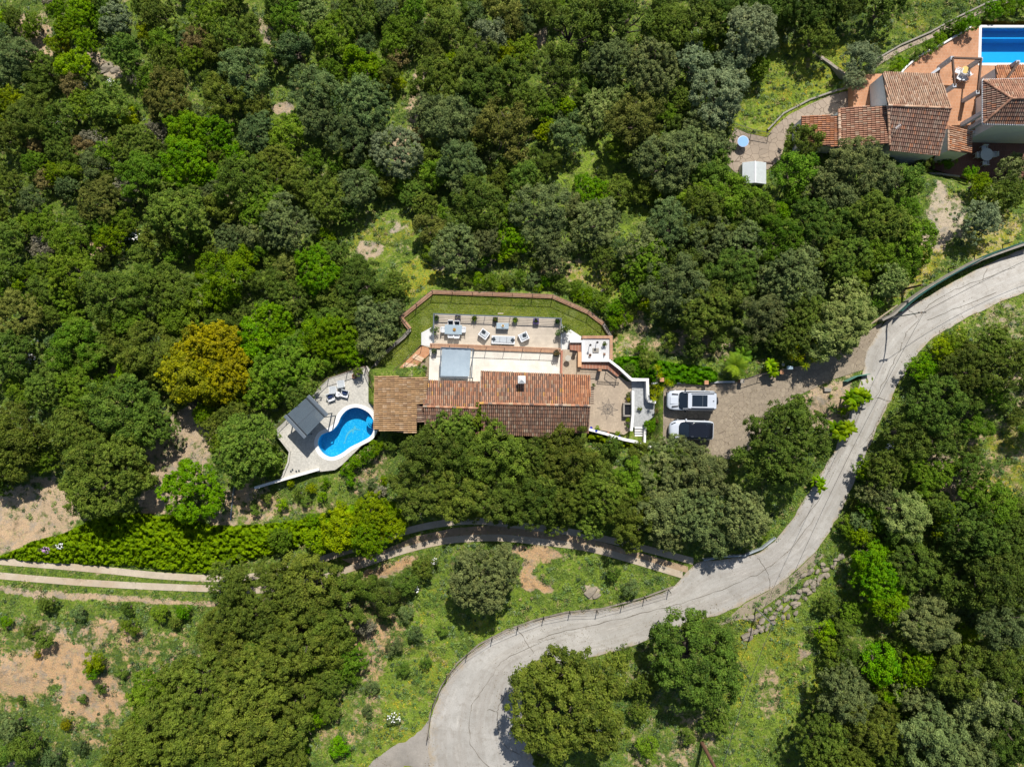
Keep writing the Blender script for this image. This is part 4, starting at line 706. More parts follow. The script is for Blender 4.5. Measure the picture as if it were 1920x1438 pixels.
# ================================================================ shared materials of the built things
m_white = M('white render', (.78,.77,.74), .8, .08, 1.2, fine=None)
m_walln = M('white wall paint', (.74,.76,.76), .8, .1, .8)
m_cream = M('cream wall', (.62,.55,.42), .85, .15, 1)
m_iron = M('dark iron', (.045,.04,.038), .5, .2, 4, metal=.3)
m_rust = M('brown iron', (.10,.055,.04), .6, .3, 4)
m_grey = M('grey aluminium', (.11,.135,.16), .5, .12, 2)
m_steel = M('pale steel', (.35,.38,.40), .35, .1, 2, metal=.7)
m_brick = brickmat('brick coping', (.47,.25,.13), (.36,.17,.09), (.42,.34,.26), .12, .5, .012)
m_terra = brickmat('terracotta tiles', (.52,.26,.13), (.45,.21,.1), (.42,.27,.18), .3, .3, .01)
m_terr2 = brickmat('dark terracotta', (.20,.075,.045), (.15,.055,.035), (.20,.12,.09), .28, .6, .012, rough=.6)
m_deckw = brickmat('pale floor slabs', (.70,.66,.58), (.67,.62,.54), (.52,.47,.4), 1.2, .6, .007, rough=.7)
m_deckb = brickmat('beige porcelain boards', (.50,.43,.34), (.44,.375,.295), (.36,.31,.25), 1.2, .2, .006, rough=.65)
m_pool = M('grey pool terrace', (.56,.535,.47), .8, .16, .8, fine=6)
m_wood = M('warm timber', (.45,.24,.11), .7, .3, 3)
m_dark = M('dark timber', (.10,.055,.035), .7, .3, 3)
m_glassd = M('dark glass', (.012,.02,.03), .06, .1, 1, spec=.8)
m_cush = M('navy cloth', (.015,.04,.16), .9, .2, 6)
m_charc = M('charcoal cloth', (.045,.06,.075), .9, .2, 6)
m_wcloth = M('white cloth', (.72,.73,.74), .9, .08, 6)
m_gcloth = M('pale grey cloth', (.42,.45,.47), .9, .1, 6)
m_wplas = M('white plastic', (.75,.76,.77), .4, .05, 2)
m_pot = M('terracotta pot', (.36,.16,.09), .8, .2, 5)
m_black = M('black enamel', (.012,.012,.014), .3, .2, 4)
m_bluepot = M('cobalt glaze', (.02,.03,.35), .15, .1, 3)
m_stone = M('weathered stone', (.36,.33,.28), .9, .35, 3, c2=(.22,.2,.17), fine=14, bmp=.6)
m_rubber = M('tyre rubber', (.02,.02,.022), .8, .1, 4)
m_leafp = leafmat('leaves palm', (.05,.11,.02), (.19,.29,.05), trans=.2)
m_leafy = leafmat('leaves yucca', (.09,.18,.02), (.42,.44,.04), trans=.2)
m_leafd = leafmat('leaves cycad', (.025,.06,.02), (.08,.14,.03), trans=.2)
def slab(name, poly, z, thick, mat, holes=(), step=0):
    mb = cdt(poly, step, holes, flat=z)
    for ring in [poly] + list(holes):
        n = len(ring); o = len(mb.v); mb.v += [tuple(W(p[0], p[1], z)) for p in ring] + [(W(p[0], p[1], z).x, W(p[0], p[1], z).y, z - thick) for p in ring]
        for i in range(n): mb.face([o + i, o + (i + 1) % n, o + n + (i + 1) % n, o + n + i])
    return mb.build(name, mat)
# ================================================================ tiled roofs
def plane_of(pts):
    n = Vector((0, 0, 0))
    for i in range(len(pts)):
        a, b = pts[i], pts[(i + 1) % len(pts)]; n += Vector(((a.y - b.y) * (a.z + b.z), (a.z - b.z) * (a.x + b.x), (a.x - b.x) * (a.y + b.y)))
    n.normalize(); return n if n.z > 0 else -n
def tiles(name, pts, down, pal, parent, cw=.2, row=.4, seed=0, pw=None, bed_shade=(.07,.045,.035), both=False):
    r = random.Random(seed); n = plane_of(pts); c = sum(pts, Vector()) / len(pts)
    dx, dy = down[0], -down[1]; d = Vector((dx, dy, -(n.x * dx + n.y * dy) / n.z)).normalized(); a = d.cross(n).normalized()
    Q = [((p - c).dot(a), (p - c).dot(d)) for p in pts]; s0 = min(q[0] for q in Q); s1 = max(q[0] for q in Q); t0g = min(q[1] for q in Q)
    nc = max(2, round((s1 - s0) / cw)); cw = (s1 - s0) / nc; mb = MB(); col0 = None
    for k in range(nc):
        s = s0 + (k + .5) * cw; X = []
        for i in range(len(Q)):
            p, q = Q[i], Q[(i + 1) % len(Q)]
            if (p[0] > s) != (q[0] > s): X.append(p[1] + (s - p[0]) / (q[0] - p[0]) * (q[1] - p[1]))
        if len(X) < 2: continue
        ta, tb = min(X), max(X); jit = r.uniform(-.008, .008)
        t = t0g + math.floor((ta - t0g) / row) * row
        while t < tb - .02:
            x0 = max(t, ta) - .02; x1 = min(t + row, tb) + .03
            if x1 - x0 > .08:
                mb.col = r.choices([p_[0] for p_ in pal], [p_[1] for p_ in pal])[0]; f_ = r.uniform(.82, 1.12); mb.col = tuple((x * .75 + y * .25) * f_ for x, y in zip(mb.col, pal[0][0]))
                vs = []; js = jit + r.uniform(-.008, .008)
                for tt, rr, hh in ((x0, cw * .34, .0), (x1, cw * .41, .045)):
                    for m in range(6):
                        th = math.pi * m / 5; vs.append(c + a * (s + js + math.cos(th) * rr) + d * tt + n * (math.sin(th) * rr * 1.05 + hh + .01))
                mb.add(vs, [(m + 1, m, 6 + m, 7 + m) for m in range(5)])
            t += row
    mb.col = (.2,.11,.07)
    m_t = colmat('roof tiles', .85, 5, .4)
    o = mb.build(name, m_t, parent, tint=True)
    u = MB(); u.col = bed_shade; u.prism([p - n * .0 for p in pts], [p.z - .14 for p in pts]); u.build('roof_bed', m_t, o, tint=True)  # bed darker than the clay: shade between tile columns put into its colour
    return o
def ridge(name, a, b, pal, parent, seed=0, r_=.13):
    r = random.Random(seed); mb = MB(); d = b - a; L = d.length; d.normalize(); sd = d.cross(Vector((0, 0, 1))).normalized(); up = sd.cross(d); k = 0
    while k < L - .05:
        f_ = r.uniform(.8, 1.15); mb.col = tuple(x * f_ for x in r.choices([p_[0] for p_ in pal], [p_[1] for p_ in pal])[0]); vs = []
        for tt, rr, hh in ((k, r_ * .88, 0), (min(k + .42, L), r_ * 1.05, .03)):
            for m in range(7):
                th = math.pi * m / 6; vs.append(a + d * tt + sd * math.cos(th) * rr + up * (math.sin(th) * rr + hh))
        mb.add(vs, [(m, m + 1, 8 + m, 7 + m) for m in range(6)]); k += .4
    return mb.build(name, colmat('roof tiles', .85, 5, .4), parent, tint=True)
def house_wall(pts, zb, parent, mat, inset=.35, name='wall'):
    c = sum(pts, Vector()) / len(pts); P = []; n = len(pts)
    for i in range(n):
        p0, p, p1 = pts[i - 1], pts[i], pts[(i + 1) % n]; e0 = (p - p0).xy.normalized(); e1 = (p1 - p).xy.normalized()
        n0 = Vector((-e0.y, e0.x)); n1 = Vector((-e1.y, e1.x)); m = (n0 + n1).normalized()
        if (c - p).xy.dot(m) < 0: m = -m
        q = p.xy + m * inset * 1.3; t = 1 - inset * 1.3 / max((c - p).xy.length, .1); P.append(Vector((q.x, q.y, c.z + (p.z - c.z) * max(t, 0) - .17)))
    return MB().prism(P, zb).build(name, mat, parent)
def WP(l): return [W(*p) for p in l]
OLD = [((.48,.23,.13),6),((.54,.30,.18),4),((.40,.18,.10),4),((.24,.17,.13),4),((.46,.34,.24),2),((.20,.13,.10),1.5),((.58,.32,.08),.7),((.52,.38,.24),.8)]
OLD_SHADE = [((.34,.19,.12),4),((.27,.14,.09),5),((.22,.15,.11),4),((.36,.26,.19),3),((.17,.11,.085),3),((.42,.34,.25),1)]  # old tiles darkened: shade of slopes turned from the sun, in the colour
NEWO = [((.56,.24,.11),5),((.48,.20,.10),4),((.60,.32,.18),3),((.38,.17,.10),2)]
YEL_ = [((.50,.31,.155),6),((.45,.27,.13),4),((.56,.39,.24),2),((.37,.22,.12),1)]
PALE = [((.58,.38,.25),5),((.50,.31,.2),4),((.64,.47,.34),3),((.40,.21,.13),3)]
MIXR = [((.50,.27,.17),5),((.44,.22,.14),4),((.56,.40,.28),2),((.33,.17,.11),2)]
NB_SHADE = [((.34,.20,.14),4),((.28,.16,.12),4),((.40,.29,.22),3),((.5,.22,.12),1)]  # neighbour tiles darkened the same way, shade painted into the palette
hs = thing('villa', W(930, 755, -.3), 'long old villa with four low weathered terracotta roofs between pool and patio', 'house')
def rel(parent, o):     # children were built in world coordinates
    o.location = -Vector(parent.location); return o
def build_roofs():
    R = []
    A = WP([(703,705,2.1),(803,707,3.0),(802,716,3.0),(797,757,3.0),(782,757.5,2.85),(781,812,2.85),(701,806,2.1)])
    n = Vector(((2.1-3.0), 0, 0))
    # left roof: one plane falling towards the pool
    a0, a1, a3 = W(703,705,2.1), W(803,707,3.0), W(701,806,2.1)
    def onp(u, v):
        nn = (a1 - a0).cross(a3 - a0); d = W(u, v, 0) - Vector((0, 0, H)); t = (a0 - Vector((0, 0, H))).dot(nn) / d.dot(nn); return Vector((0, 0, H)) + d * t
    A = [onp(*p) for p in ((703,705),(803,707),(797,757.5),(782,758),(781,812.5),(701,806.5))]
    R.append(tiles('roof', A, (-1, 0.02), YEL_, hs, .205, .42, 1)); house_walls.append(house_wall(A, -1.3, hs, m_cream))
    B = WP([(782,758,2.75),(797,759,2.45),(797,792,2.45),(782,792,2.75)]); R.append(tiles('roof', B, (1, 0), OLD_SHADE, hs, .2, .4, 2)); house_walls.append(house_wall(B, -.6, hs, m_cream, .15))
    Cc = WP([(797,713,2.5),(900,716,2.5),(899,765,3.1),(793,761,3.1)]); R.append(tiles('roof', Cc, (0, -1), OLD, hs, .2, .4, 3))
    D = WP([(794,762,3.06),(898,766,3.06),(898,812,2.3),(797,810,2.3)]); R.append(tiles('roof', D, (0, 1), OLD_SHADE, hs, .2, .4, 4))
    E = WP([(902,696,2.7),(1056,702,2.7),(1055,759,3.5),(900,755,3.5)]); R.append(tiles('roof', E, (0, -1), OLD, hs, .2, .4, 5))
    E2 = WP([(1056,702.2,2.7),(1107,704,2.7),(1106,761,3.5),(1055,759.2,3.5)]); R.append(tiles('roof', E2, (0, -1), NEWO, hs, .2, .4, 6))
    F_ = WP([(902,757,3.46),(1107,762,3.46),(1103,811,2.5),(1052,811,2.5),(1051,818,2.4),(1020,818,2.4),(902,812,2.45)]); R.append(tiles('roof', F_, (-.02, 1), OLD_SHADE, hs, .2, .4, 7))
    house_walls.append(house_wall(WP([(797,713,2.6),(900,716,2.6),(898,812,2.5),(797,810,2.5)]), -.4, hs, m_cream, .2))
    house_walls.append(house_wall(WP([(902,696,2.7),(1107,704,2.7),(1103,811,2.6),(900,811,2.6)]), -.4, hs, m_cream, .25))
    R.append(ridge('ridge_tiles', W(793,762,3.1), W(899,765.5,3.1), OLD, hs, 1)); R.append(ridge('ridge_tiles', W(899,756,3.5), W(1107,761,3.5), OLD, hs, 2, .14))
    for o in R + house_walls: rel(hs, o)
    # barrel verge of the patio gable: short dark rafter ends
    mb = MB()
    for i in range(8): p = W(1110, 727 + i * 4.2, 2.7 + i * .05); mb.box(p, (.32, .1, .1))
    rel(hs, mb.build('rafter_ends', m_dark, hs))
    ch = MB(); c = W(978, 712, 2.9); ch.box((c.x, c.y, 3.5), (.55, .55, 1.3)); o = rel(hs, ch.build('chimney', m_white, hs))
    cp = MB(); cp.box((c.x, c.y, 4.19), (.72, .72, .08)); 
    cp.add([(c.x - .34, c.y - .34, 4.23), (c.x + .34, c.y - .34, 4.23), (c.x + .34, c.y + .34, 4.23), (c.x - .34, c.y + .34, 4.23), (c.x, c.y, 4.5)], [(0,1,4),(1,2,4),(2,3,4),(3,0,4)])
    cp.build('chimney_cap', m_white, o)
house_walls = []; build_roofs()
# ================================================================ railings
def railing(name, path, z, label, hgt=1.05, post=1.9, bars=.11, mat=None, group=None, zs=None, cat='railing', bw=.016, mesh=None, rail=.045, pr=.03):
    mat = mat or m_iron; z = z if hasattr(z, '__len__') else [z] * len(path); P = [W(p[0], p[1], q) for p, q in zip(path, z)]
    t = thing(name, P[0], label, cat, group=group); o0 = P[0]; rl = MB(); br = MB(); sh = MB()
    for i, (a, b) in enumerate(zip(P[:-1], P[1:])):
        L = (b - a).length; n = max(1, round(L / post)); up = Vector((0, 0, hgt))
        for k in range(n + (i == len(P) - 2)):
            q = a.lerp(b, k / n); m = MB(); m.cyl(q - o0, q + up * 1.03 - o0, pr, n=6); m.build('post', mat, t)
        rl.beam(a + up - o0, b + up - o0, rail, rail * .8)
        if bars == 'cables':
            for h in (.2, .4, .6, .8): MB().beam(a + up * h - o0, b + up * h - o0, .022, .022).build('cable', mat, t)
        elif bars == 'glass': sh.beam(a + up * .5 - o0, b + up * .5 - o0, .012, hgt * .88)
        elif bars:
            MB().beam(a + Vector((0, 0, .12)) - o0, b + Vector((0, 0, .12)) - o0, .03, .03).build('lower_rail', mat, t); nb = int(L / bars)
            for k in range(nb): q = a.lerp(b, (k + .5) / nb); br.box(q + Vector((0, 0, hgt * .55)) - o0, (bw, bw, hgt * .9))
    rl.build('rail', mat, t)
    if br.v: br.build('balusters', mat, t)
    if sh.v: sh.build('glass_panel', glassmat(), t)
    return t
def glassmat():
    if 'clear glass' in MATS: return MATS['clear glass']
    m, nt, b = newmat('clear glass'); tr = nt.nodes.new('ShaderNodeBsdfTransparent'); tr.inputs[0].default_value = (.985,.99,.99,1); gl = nt.nodes.new('ShaderNodeBsdfGlossy'); gl.inputs['Roughness'].default_value = .02
    mx = nt.nodes.new('ShaderNodeMixShader'); mx.inputs[0].default_value = .04; nt.links.new(tr.outputs[0], mx.inputs[1]); nt.links.new(gl.outputs[0], mx.inputs[2]); nt.links.new(mx.outputs[0], nt.nodes['Material Output'].inputs[0]); MATS['clear glass'] = m; return m
def lowwall(name, path, z0, z1, wd, mat, label, cat='wall', cap=None, group=None):
    """a wall of even width along the path; z1 may vary"""
    z1 = z1 if hasattr(z1, '__len__') else [z1] * len(path); t = None; P = [W(p[0], p[1], q) for p, q in zip(path, z1)]; n = len(P); Lq = []; Rq = []
    for i in range(n):
        d0 = (P[i] - P[max(i - 1, 0)]).xy; d1 = (P[min(i + 1, n - 1)] - P[i]).xy
        d0 = d0.normalized() if d0.length > 0 else d1.normalized(); d1 = d1.normalized() if d1.length > 0 else d0; m = (d0 + d1).normalized(); nr = Vector((-m.y, m.x)); k = wd / 2 / max(.4, nr.dot(Vector((-d0.y, d0.x))))
        Lq.append((P[i].x + nr.x * k, P[i].y + nr.y * k)); Rq.append((P[i].x - nr.x * k, P[i].y - nr.y * k))
    o0 = P[0].copy(); o0.z = z0; mb = MB(); secs = [[(Lq[i][0] - o0.x, Lq[i][1] - o0.y, 0), (Lq[i][0] - o0.x, Lq[i][1] - o0.y, P[i].z - o0.z), (Rq[i][0] - o0.x, Rq[i][1] - o0.y, P[i].z - o0.z), (Rq[i][0] - o0.x, Rq[i][1] - o0.y, 0)] for i in range(n)]
    mb.loft(secs, closed=True)
    if cap:
        t = thing(name, o0, label, cat, group=group); mb.build('wall_body', mat, t); c = MB(); ov = .04
        def off(i, s): 
            v = Vector((Lq[i][0] - Rq[i][0], Lq[i][1] - Rq[i][1])).normalized() * ov * s; b = Lq[i] if s > 0 else Rq[i]; return (b[0] + v.x - o0.x, b[1] + v.y - o0.y)
        c.loft([[(*off(i, 1), P[i].z - o0.z + .003), (*off(i, 1), P[i].z - o0.z + .06), (*off(i, -1), P[i].z - o0.z + .06), (*off(i, -1), P[i].z - o0.z + .003)] for i in range(n)], closed=True); c.build('coping', cap, t); return t
    o = mb.build(name, mat); o.location = o0; return tag(o, label, cat, group)
# ---------------------------------------------------------------- plants
def blades(name, n, L, wd, mat, parent=None, seed=0, droop=.5, up=(.2, 1.3), seg=4, z0=0.0, leaflets=0, loc=(0, 0, 0)):
    """rosette of arching leaves; leaflets>0 makes each a feather frond"""
    r = random.Random(seed); vs = []; fs = []; val = []
    for i in range(n):
        az = i * 2.39996 + r.uniform(-.2, .2); el = r.uniform(*up); l = L * r.uniform(.75, 1.1); pts = []; p = Vector((0, 0, z0)); e = el
        for k in range(seg + 1): pts.append(p.copy()); p = p + Vector((math.cos(az) * math.cos(e), math.sin(az) * math.cos(e), math.sin(e))) * l / seg; e -= droop / seg * (1 + k * .5)
        sd = Vector((-math.sin(az), math.cos(az), 0)); c = r.uniform(.1, 1)
        if leaflets:
            for k in range(1, leaflets + 1):
                f = k / leaflets; x = f * seg; j = min(int(x), seg - 1); q = pts[j].lerp(pts[j + 1], x - j); dr = (pts[j + 1] - pts[j]).normalized(); ll = L * .30 * math.sin(math.pi * (.15 + .8 * f))
                for s in (-1, 1):
                    tip = q + (sd * s * .9 + dr * .5 + Vector((0, 0, -.25))) * ll; o = len(vs); vs += [q, q + dr * wd, tip, q + dr * wd * .2]; fs.append((o, o + 1, o + 2, o + 3)); val += [c] * 4
        else:
            o = len(vs)
            for k, q in enumerate(pts):
                ww = wd * (math.sin(math.pi * (.12 + .88 * k / seg)) if wd > .1 else (1 - k / seg * .92)); vs += [q + sd * ww / 2, q + Vector((0, 0, .3 * ww)), q - sd * ww / 2]; val += [c] * 3
            for k in range(seg):
                for m in (0, 1): a = o + k * 3 + m; fs.append((a, a + 1, a + 4, a + 3))
    me = bpy.data.meshes.new(name); me.from_pydata([tuple(v) for v in vs], [], fs); at = me.attributes.new('cl', 'FLOAT', 'POINT'); at.data.foreach_set('value', val); me.materials.append(mat)
    o = bpy.data.objects.new(name, me); C.objects.link(o); o.parent = parent; o.location = loc; return o
def stem(parent, h, r, loc=(0, 0, 0)): mb = MB(); mb.cyl(Vector(loc) + Vector((0, 0, -.2)), Vector(loc) + Vector((0, 0, h)), r * 1.2, r, 8); return mb.build('trunk', m_bark, parent)
def palm(u, v, h, L, label, seed=1, n=26, z=None):
    p = W(u, v, (zg(u, v) if z is None else z)); t = thing('palm_tree', p, label, 'palm'); stem(t, h, .16); blades('fronds', n, L, .07, m_leafp, t, seed, .9, (-.1, 1.2), 5, h, 22); return t
palm(1366, 686, 2.2, 1.5, 'broad fan palm at the right end of the ivy bank above the driveway', 3, 30)
palm(1383, 668, 1.6, 1.1, 'smaller palm half behind the fan palm above the driveway', 4, 20)
def banana(u, v, r, label, n=14, hh=1.3, seed=2, cat='banana plant', z=None):
    t = thing('banana_plant', W(u, v, (zg(u, v) if z is None else z)), label, cat); rr = random.Random(seed); k = r * .054
    for i in range(3):
        a = i * 2.1 + rr.random(); loc = (math.cos(a) * k * .4, math.sin(a) * k * .4, 0); stem(t, hh * rr.uniform(.5, 1), .07, loc); blades('leaves', n, k * 1.0, k * .3, leafmat('leaves banana', (.07,.14,.015), (.25,.37,.04), trans=.3), t, seed + i, 1.2, (.2, 1.35), 5, hh * rr.uniform(.5, 1), 0, loc)
    return t
banana(1440, 690, 17, 'small yellowish banana clump beside the driveway wall, left of the mailbox')
banana(1588, 745, 24, 'upper banana clump between driveway and road', 12, 1.6, 5)
banana(1612, 742, 14, 'small banana plant leaning out over the road edge', 8, 1.4, 9)
banana(1566, 803, 24, 'lower banana clump right of the big round oak', 14, 1.6, 13)
banana(1525, 905, 16, 'dark banana plant at the road edge below the big round oak', 9, 1.3, 15)
banana(1572, 690+80, 10, 'thin banana sprout between the two banana clumps', 6, 1.1, 17)
def rosette(u, v, r, name, label, cat, mat, n=40, wd=.06, seed=1, h=.5, z=None, drp=.7, up=(.05, 1.4)):
    t = thing(name, W(u, v, (zg(u, v) if z is None else z)), label, cat); stem(t, h, .09); blades('leaves', n, r * .054 * 1.12, wd, mat, t, seed, drp, up, 4, h); return t
rosette(1553, 765, 13, 'cycad', 'dark rosette cycad on the bare bed between driveway and road', 'cycad', m_leafd, 60, .07, 3, .7)
rosette(1517, 750, 9, 'agave', 'spiky green agave left of the cycad on the bare bed', 'agave', m_leafd, 24, .09, 4, .2)
rosette(1556, 742, 7, 'agave', 'small spiky plant above the cycad', 'agave', m_leafp, 16, .08, 14, .2)
for i, (u, v) in enumerate(((1485,645),(1506,641),(1523,645),(1492,655),(1513,656),(1534,655),(1486,668),(1500,671),(1520,668),(1510,684),(1527,671))):
    pass
dr = thing('dracaena', G(1510, 665), 'yellow-tipped dracaena with about ten spiky heads by the driveway mouth', 'dracaena')
for i, (u, v) in enumerate(((1485,655),(1506,636),(1523,642),(1497,650),(1513,654),(1534,653),(1486,668),(1500,671),(1522,668),(1510,686),(1529,672))):
    q = W(u, v, zg(1510,665) + 2.2) - dr.location; mb = MB(); mb.cyl((0, 0, -.2), q, .1, .06, 6); mb.build('stem', m_bark, dr); blades('leaf_head', 38, .62, .06, m_leafy, dr, i, .8, (-.2, 1.4), 4, 0, 0, q)
yc = thing('dracaena', W(1230, 735, .2), 'yellow dracaena with drooping heads beside the stair wall above the cars', 'dracaena')
for i, (u, v) in enumerate(((1233,690),(1237,704),(1230,722),(1223,735),(1232,738),(1240,730),(1226,748),(1250,716),(1258,720))):
    q = W(u, v, 1.6 if i > 1 else 2.4) - yc.location; mb = MB(); mb.cyl((0, 0, -.2), q, .07, .05, 6); mb.build('stem', m_bark, yc); blades('leaf_head', 30, .55, .055, m_leafy, yc, 30 + i, .9, (-.2, 1.3), 4, 0, 0, q)
def pot_plant(u, v, z, label, kind='palmy', r=.28, h=.45, leaf=.55, potm=None, seed=0, box=False, cat='potted plant', lm=None):
    t = thing('potted_plant', W(u, v, z), label, cat, group='plant pots round the house'); potm = potm or m_charc; mb = MB()
    if box: mb.box((0, 0, h / 2), (r * 2, r * 2, h), top=1.0); mb.build('planter_box', potm, t, bevel=.01)
    else: mb.lathe((0, 0, 0), [(r * .65, 0), (r, h * .9), (r * 1.08, h), (r * .9, h), (r * .85, h - .05)], 16); mb.build('pot', potm, t)
    MB().cyl((0, 0, h - .06), (0, 0, h - .04), r * .86, n=12).build('soil', M('potting soil', (.05,.035,.025), .95), t)
    if kind == 'palmy': blades('leaves', 26, leaf, .05, lm or m_leafp, t, seed, 1.0, (.1, 1.4), 4, h)
    elif kind == 'bush':
        o = bpy.data.objects.new('foliage', PR['S', seed % 3][0]); C.objects.link(o); o.parent = t; o.location = (0, 0, h - .15); o.scale = (leaf * .5,) * 3; o.material_slots[0].link = 'OBJECT'; o.material_slots[0].material = lm or LM['bright']
    return t
# ================================================================ terraces
struct(slab('lawn', LAWN, -2.0, 1.2, M('mown lawn', (.20,.23,.055), .95, .4, 1.2, c2=(.10,.15,.025), fine=9, bmp=.5)))
lm_ = MB()
rnd = np.random.default_rng(5); n = 70000; u = rnd.uniform(697, 1150, n); v = rnd.uniform(545, 710, n); k = inpoly(u, v, LAWN) & ~inpoly(u, v, LOWDECK)
for a, b, r in ((797,602,9),(832,575,8),(1070,590,10),(1120,600,6)): k &= (np.hypot((u - a), v - b) > r) | (rnd.random(n) < .35)
u, v = u[k], v[k]; z = np.full(len(u), -1.98) + rnd.uniform(0, .05, len(u)); kk = (H - z) / F
gm = quads_mesh('lawn_grass', np.stack([(u - 960) * kk, -(v - 719) * kk, z], -1), rdir(len(u), rnd) * .6 + np.array([0, 0, .8]), .06, .45, np.clip(noise2(u, v, 14, 9) + rnd.uniform(-.2, .2, len(u)), 0, 1), rnd)
gm.materials.append(leafmat('leaves lawn', (.07,.13,.018), (.29,.31,.08), trans=.2)); o = bpy.data.objects.new('lawn_grass', gm); C.objects.link(o); tag(o, 'short mown grass of the fenced lawn', 'grass', kind='stuff')
def floor(name, poly, z, th, mat, holes=()): return struct(slab(name, poly, z, th, mat, holes))
floor('lower_terrace', LOWDECK, -1.0, 1.8, m_deckb)
for q in ([(790,624),(812,612),(813,650),(790,647)], [(1052.5,607),(1090,631),(1090,640),(1068,640),(1068,659),(1051.5,658)]): floor('side_terrace', q, -.992, .5, M('white terrace', (.62,.62,.60), .8, .15, 1))
floor('upper_terrace', UPDECK, 0, 1.2, m_deckw)
floor('patio', PATIO, 0.004, .9, M('sandy stamped concrete', (.46,.37,.27), .85, .22, 1.0, c2=(.34,.27,.2), fine=5, bmp=.3))
# the star laid into the patio
def patio_star():
    mb = MB(); c = (1139.5, 767); def_ = []
    for k in range(8):
        a = k * math.pi / 4 + .1; a2 = a + math.pi / 8; L = 20 if k % 2 == 0 else 17
        p0 = (c[0] + math.cos(a) * L, c[1] + math.sin(a) * L); q0 = (c[0] + math.cos(a2) * 9, c[1] + math.sin(a2) * 9); q1 = (c[0] + math.cos(a2 - math.pi / 4) * 9, c[1] + math.sin(a2 - math.pi / 4) * 9)
        ribbon(mb, [q1, p0, q0], .7, .012, 0, 0); ribbon(mb, [c, p0], .5, .014, 0, 0)
    for r in (4, 7, 9): ribbon(mb, [(c[0] + math.cos(t * .4) * r, c[1] + math.sin(t * .4) * r) for t in range(17)], .8, .016, 0, 0)
    mb.add([W(c[0] + math.cos(t * .52) * 2, c[1] + math.sin(t * .52) * 2, .02) for t in range(12)], [tuple(range(11, -1, -1))])
    struct(mb.build('patio_star_mosaic', M('dark pebble inlay', (.10,.09,.08), .8)))
patio_star()
# brick ledge between the terraces, posts and glass
lowwall('terrace_retaining_wall', [(806,648),(1052,657.5)], -1.1, .12, .42, m_white, 'long white wall with brick coping between upper and lower terrace', cap=m_brick)
t = railing('glass_balustrade', [(809,647.5),(1049,656.5)], .18, 'glass balustrade on iron posts along the upper terrace edge', 1.15, 1.87, 'glass', m_rust)
railing('cable_railing', [(814,652),(815,590),(1051,598.5),(1051,655)], -1.0, 'grey cable railing around three sides of the lower terrace', 1.0, 2.6, 'cables', m_grey, pr=.03, rail=.08)
# lawn wall with iron fence
LF = [(769,617),(752,596),(811,547.5),(1036,556),(1103,585.5),(1131,607)]
lowwall('lawn_wall', LF, -4.2, -1.85, .34, m_white, 'brick-topped retaining wall bounding the lawn', cap=m_brick)
railing('iron_fence', LF, -1.78, 'dark iron fence standing on the brick lawn wall', 1.15, 2.0, .13)
lowwall('stone_garden_wall', [(700,690),(712,671),(735,650),(757,632),(769,618)], -4, -1.6, .3, m_stone, 'curved stone wall along the left side of the lawn')
railing('iron_fence', [(700,690),(735,650),(768,619)], -1.58, 'dark iron fence on the curved stone wall left of the lawn', 1.0, 1.8, .13)
lowwall('rough_garden_wall', [(1131,608),(1146,632)], -3, -1.6, .3, m_stone, 'short rough stone wall right of the lawn')
railing('iron_fence', [(1131,608),(1147,634)], -1.55, 'short dark iron fence running down beside the white gravel square', 1.1, 1.6, .13)
# gravel square
GS = [(1094,633),(1144,633),(1144,676),(1094,676)]
floor('gravel_square', GS, -.1, 1.6, M('white gravel', (.70,.70,.69), .9, .2, 14, c2=(.52,.52,.52), fine=30, bmp=.6))
lowwall('gravel_border', [(1092,632),(1146,632),(1146,674)], -1.5, .05, .3, m_brick, 'low brick border on two sides of the white gravel square')
lowwall('white_garden_wall', [(1069,640),(1093,640),(1093,676),(1143,676),(1161,690),(1184,711),(1216,712)], -.9, [.55,.55,.6,.7,.8,.9,.9], .24, m_white, 'crisp white wall wrapping the brick walkway and gravel square')
tag(MB().box((0, 0, 0), (.62, .46, .12)).build('stepping_slab', m_stone, bevel=.02), 'square grey slab lying in the white gravel', 'slab').location = W(1117, 657, -.05)
pot_plant(1133, 646, -.1, 'round green pot plant on the white gravel', 'bush', .14, .2, .5, m_pot, 3, lm=LM['grn'])
pot_plant(1106, 666, -.1, 'small terracotta pot on the lower left of the white gravel', 'bush', .13, .25, .15, m_pot, 2, lm=LM['rust'])
def garden_lamp(u, v, z, label):
    t = thing('garden_lamp', W(u, v, z), label, 'garden lamp', group='garden lamps'); MB().cyl((0, 0, 0), (0, 0, .8), .03).build('post', m_iron, t); MB().lathe((0, 0, .8), [(.06, 0), (.1, .12), (.12, .2), (.02, .27)], 10).build('lamp_head', m_iron, t); return t
garden_lamp(1105, 648, -.1, 'dark garden lamp at upper left on the white gravel'); garden_lamp(1118, 643, -.1, 'dark garden lamp near the top middle of the white gravel')
t = thing('garden_statue', W(1133, 664, -.1), 'small brown figurine on the right of the white gravel', 'statue'); MB().lathe((0, 0, 0), [(.1, 0), (.09, .08), (.05, .1), (.09, .25), (.05, .36), (.06, .42), (.01, .5)], 10).build('figure', m_pot, t); MB().box((0, 0, -.01), (.26, .26, .06)).build('plinth', m_stone, t)
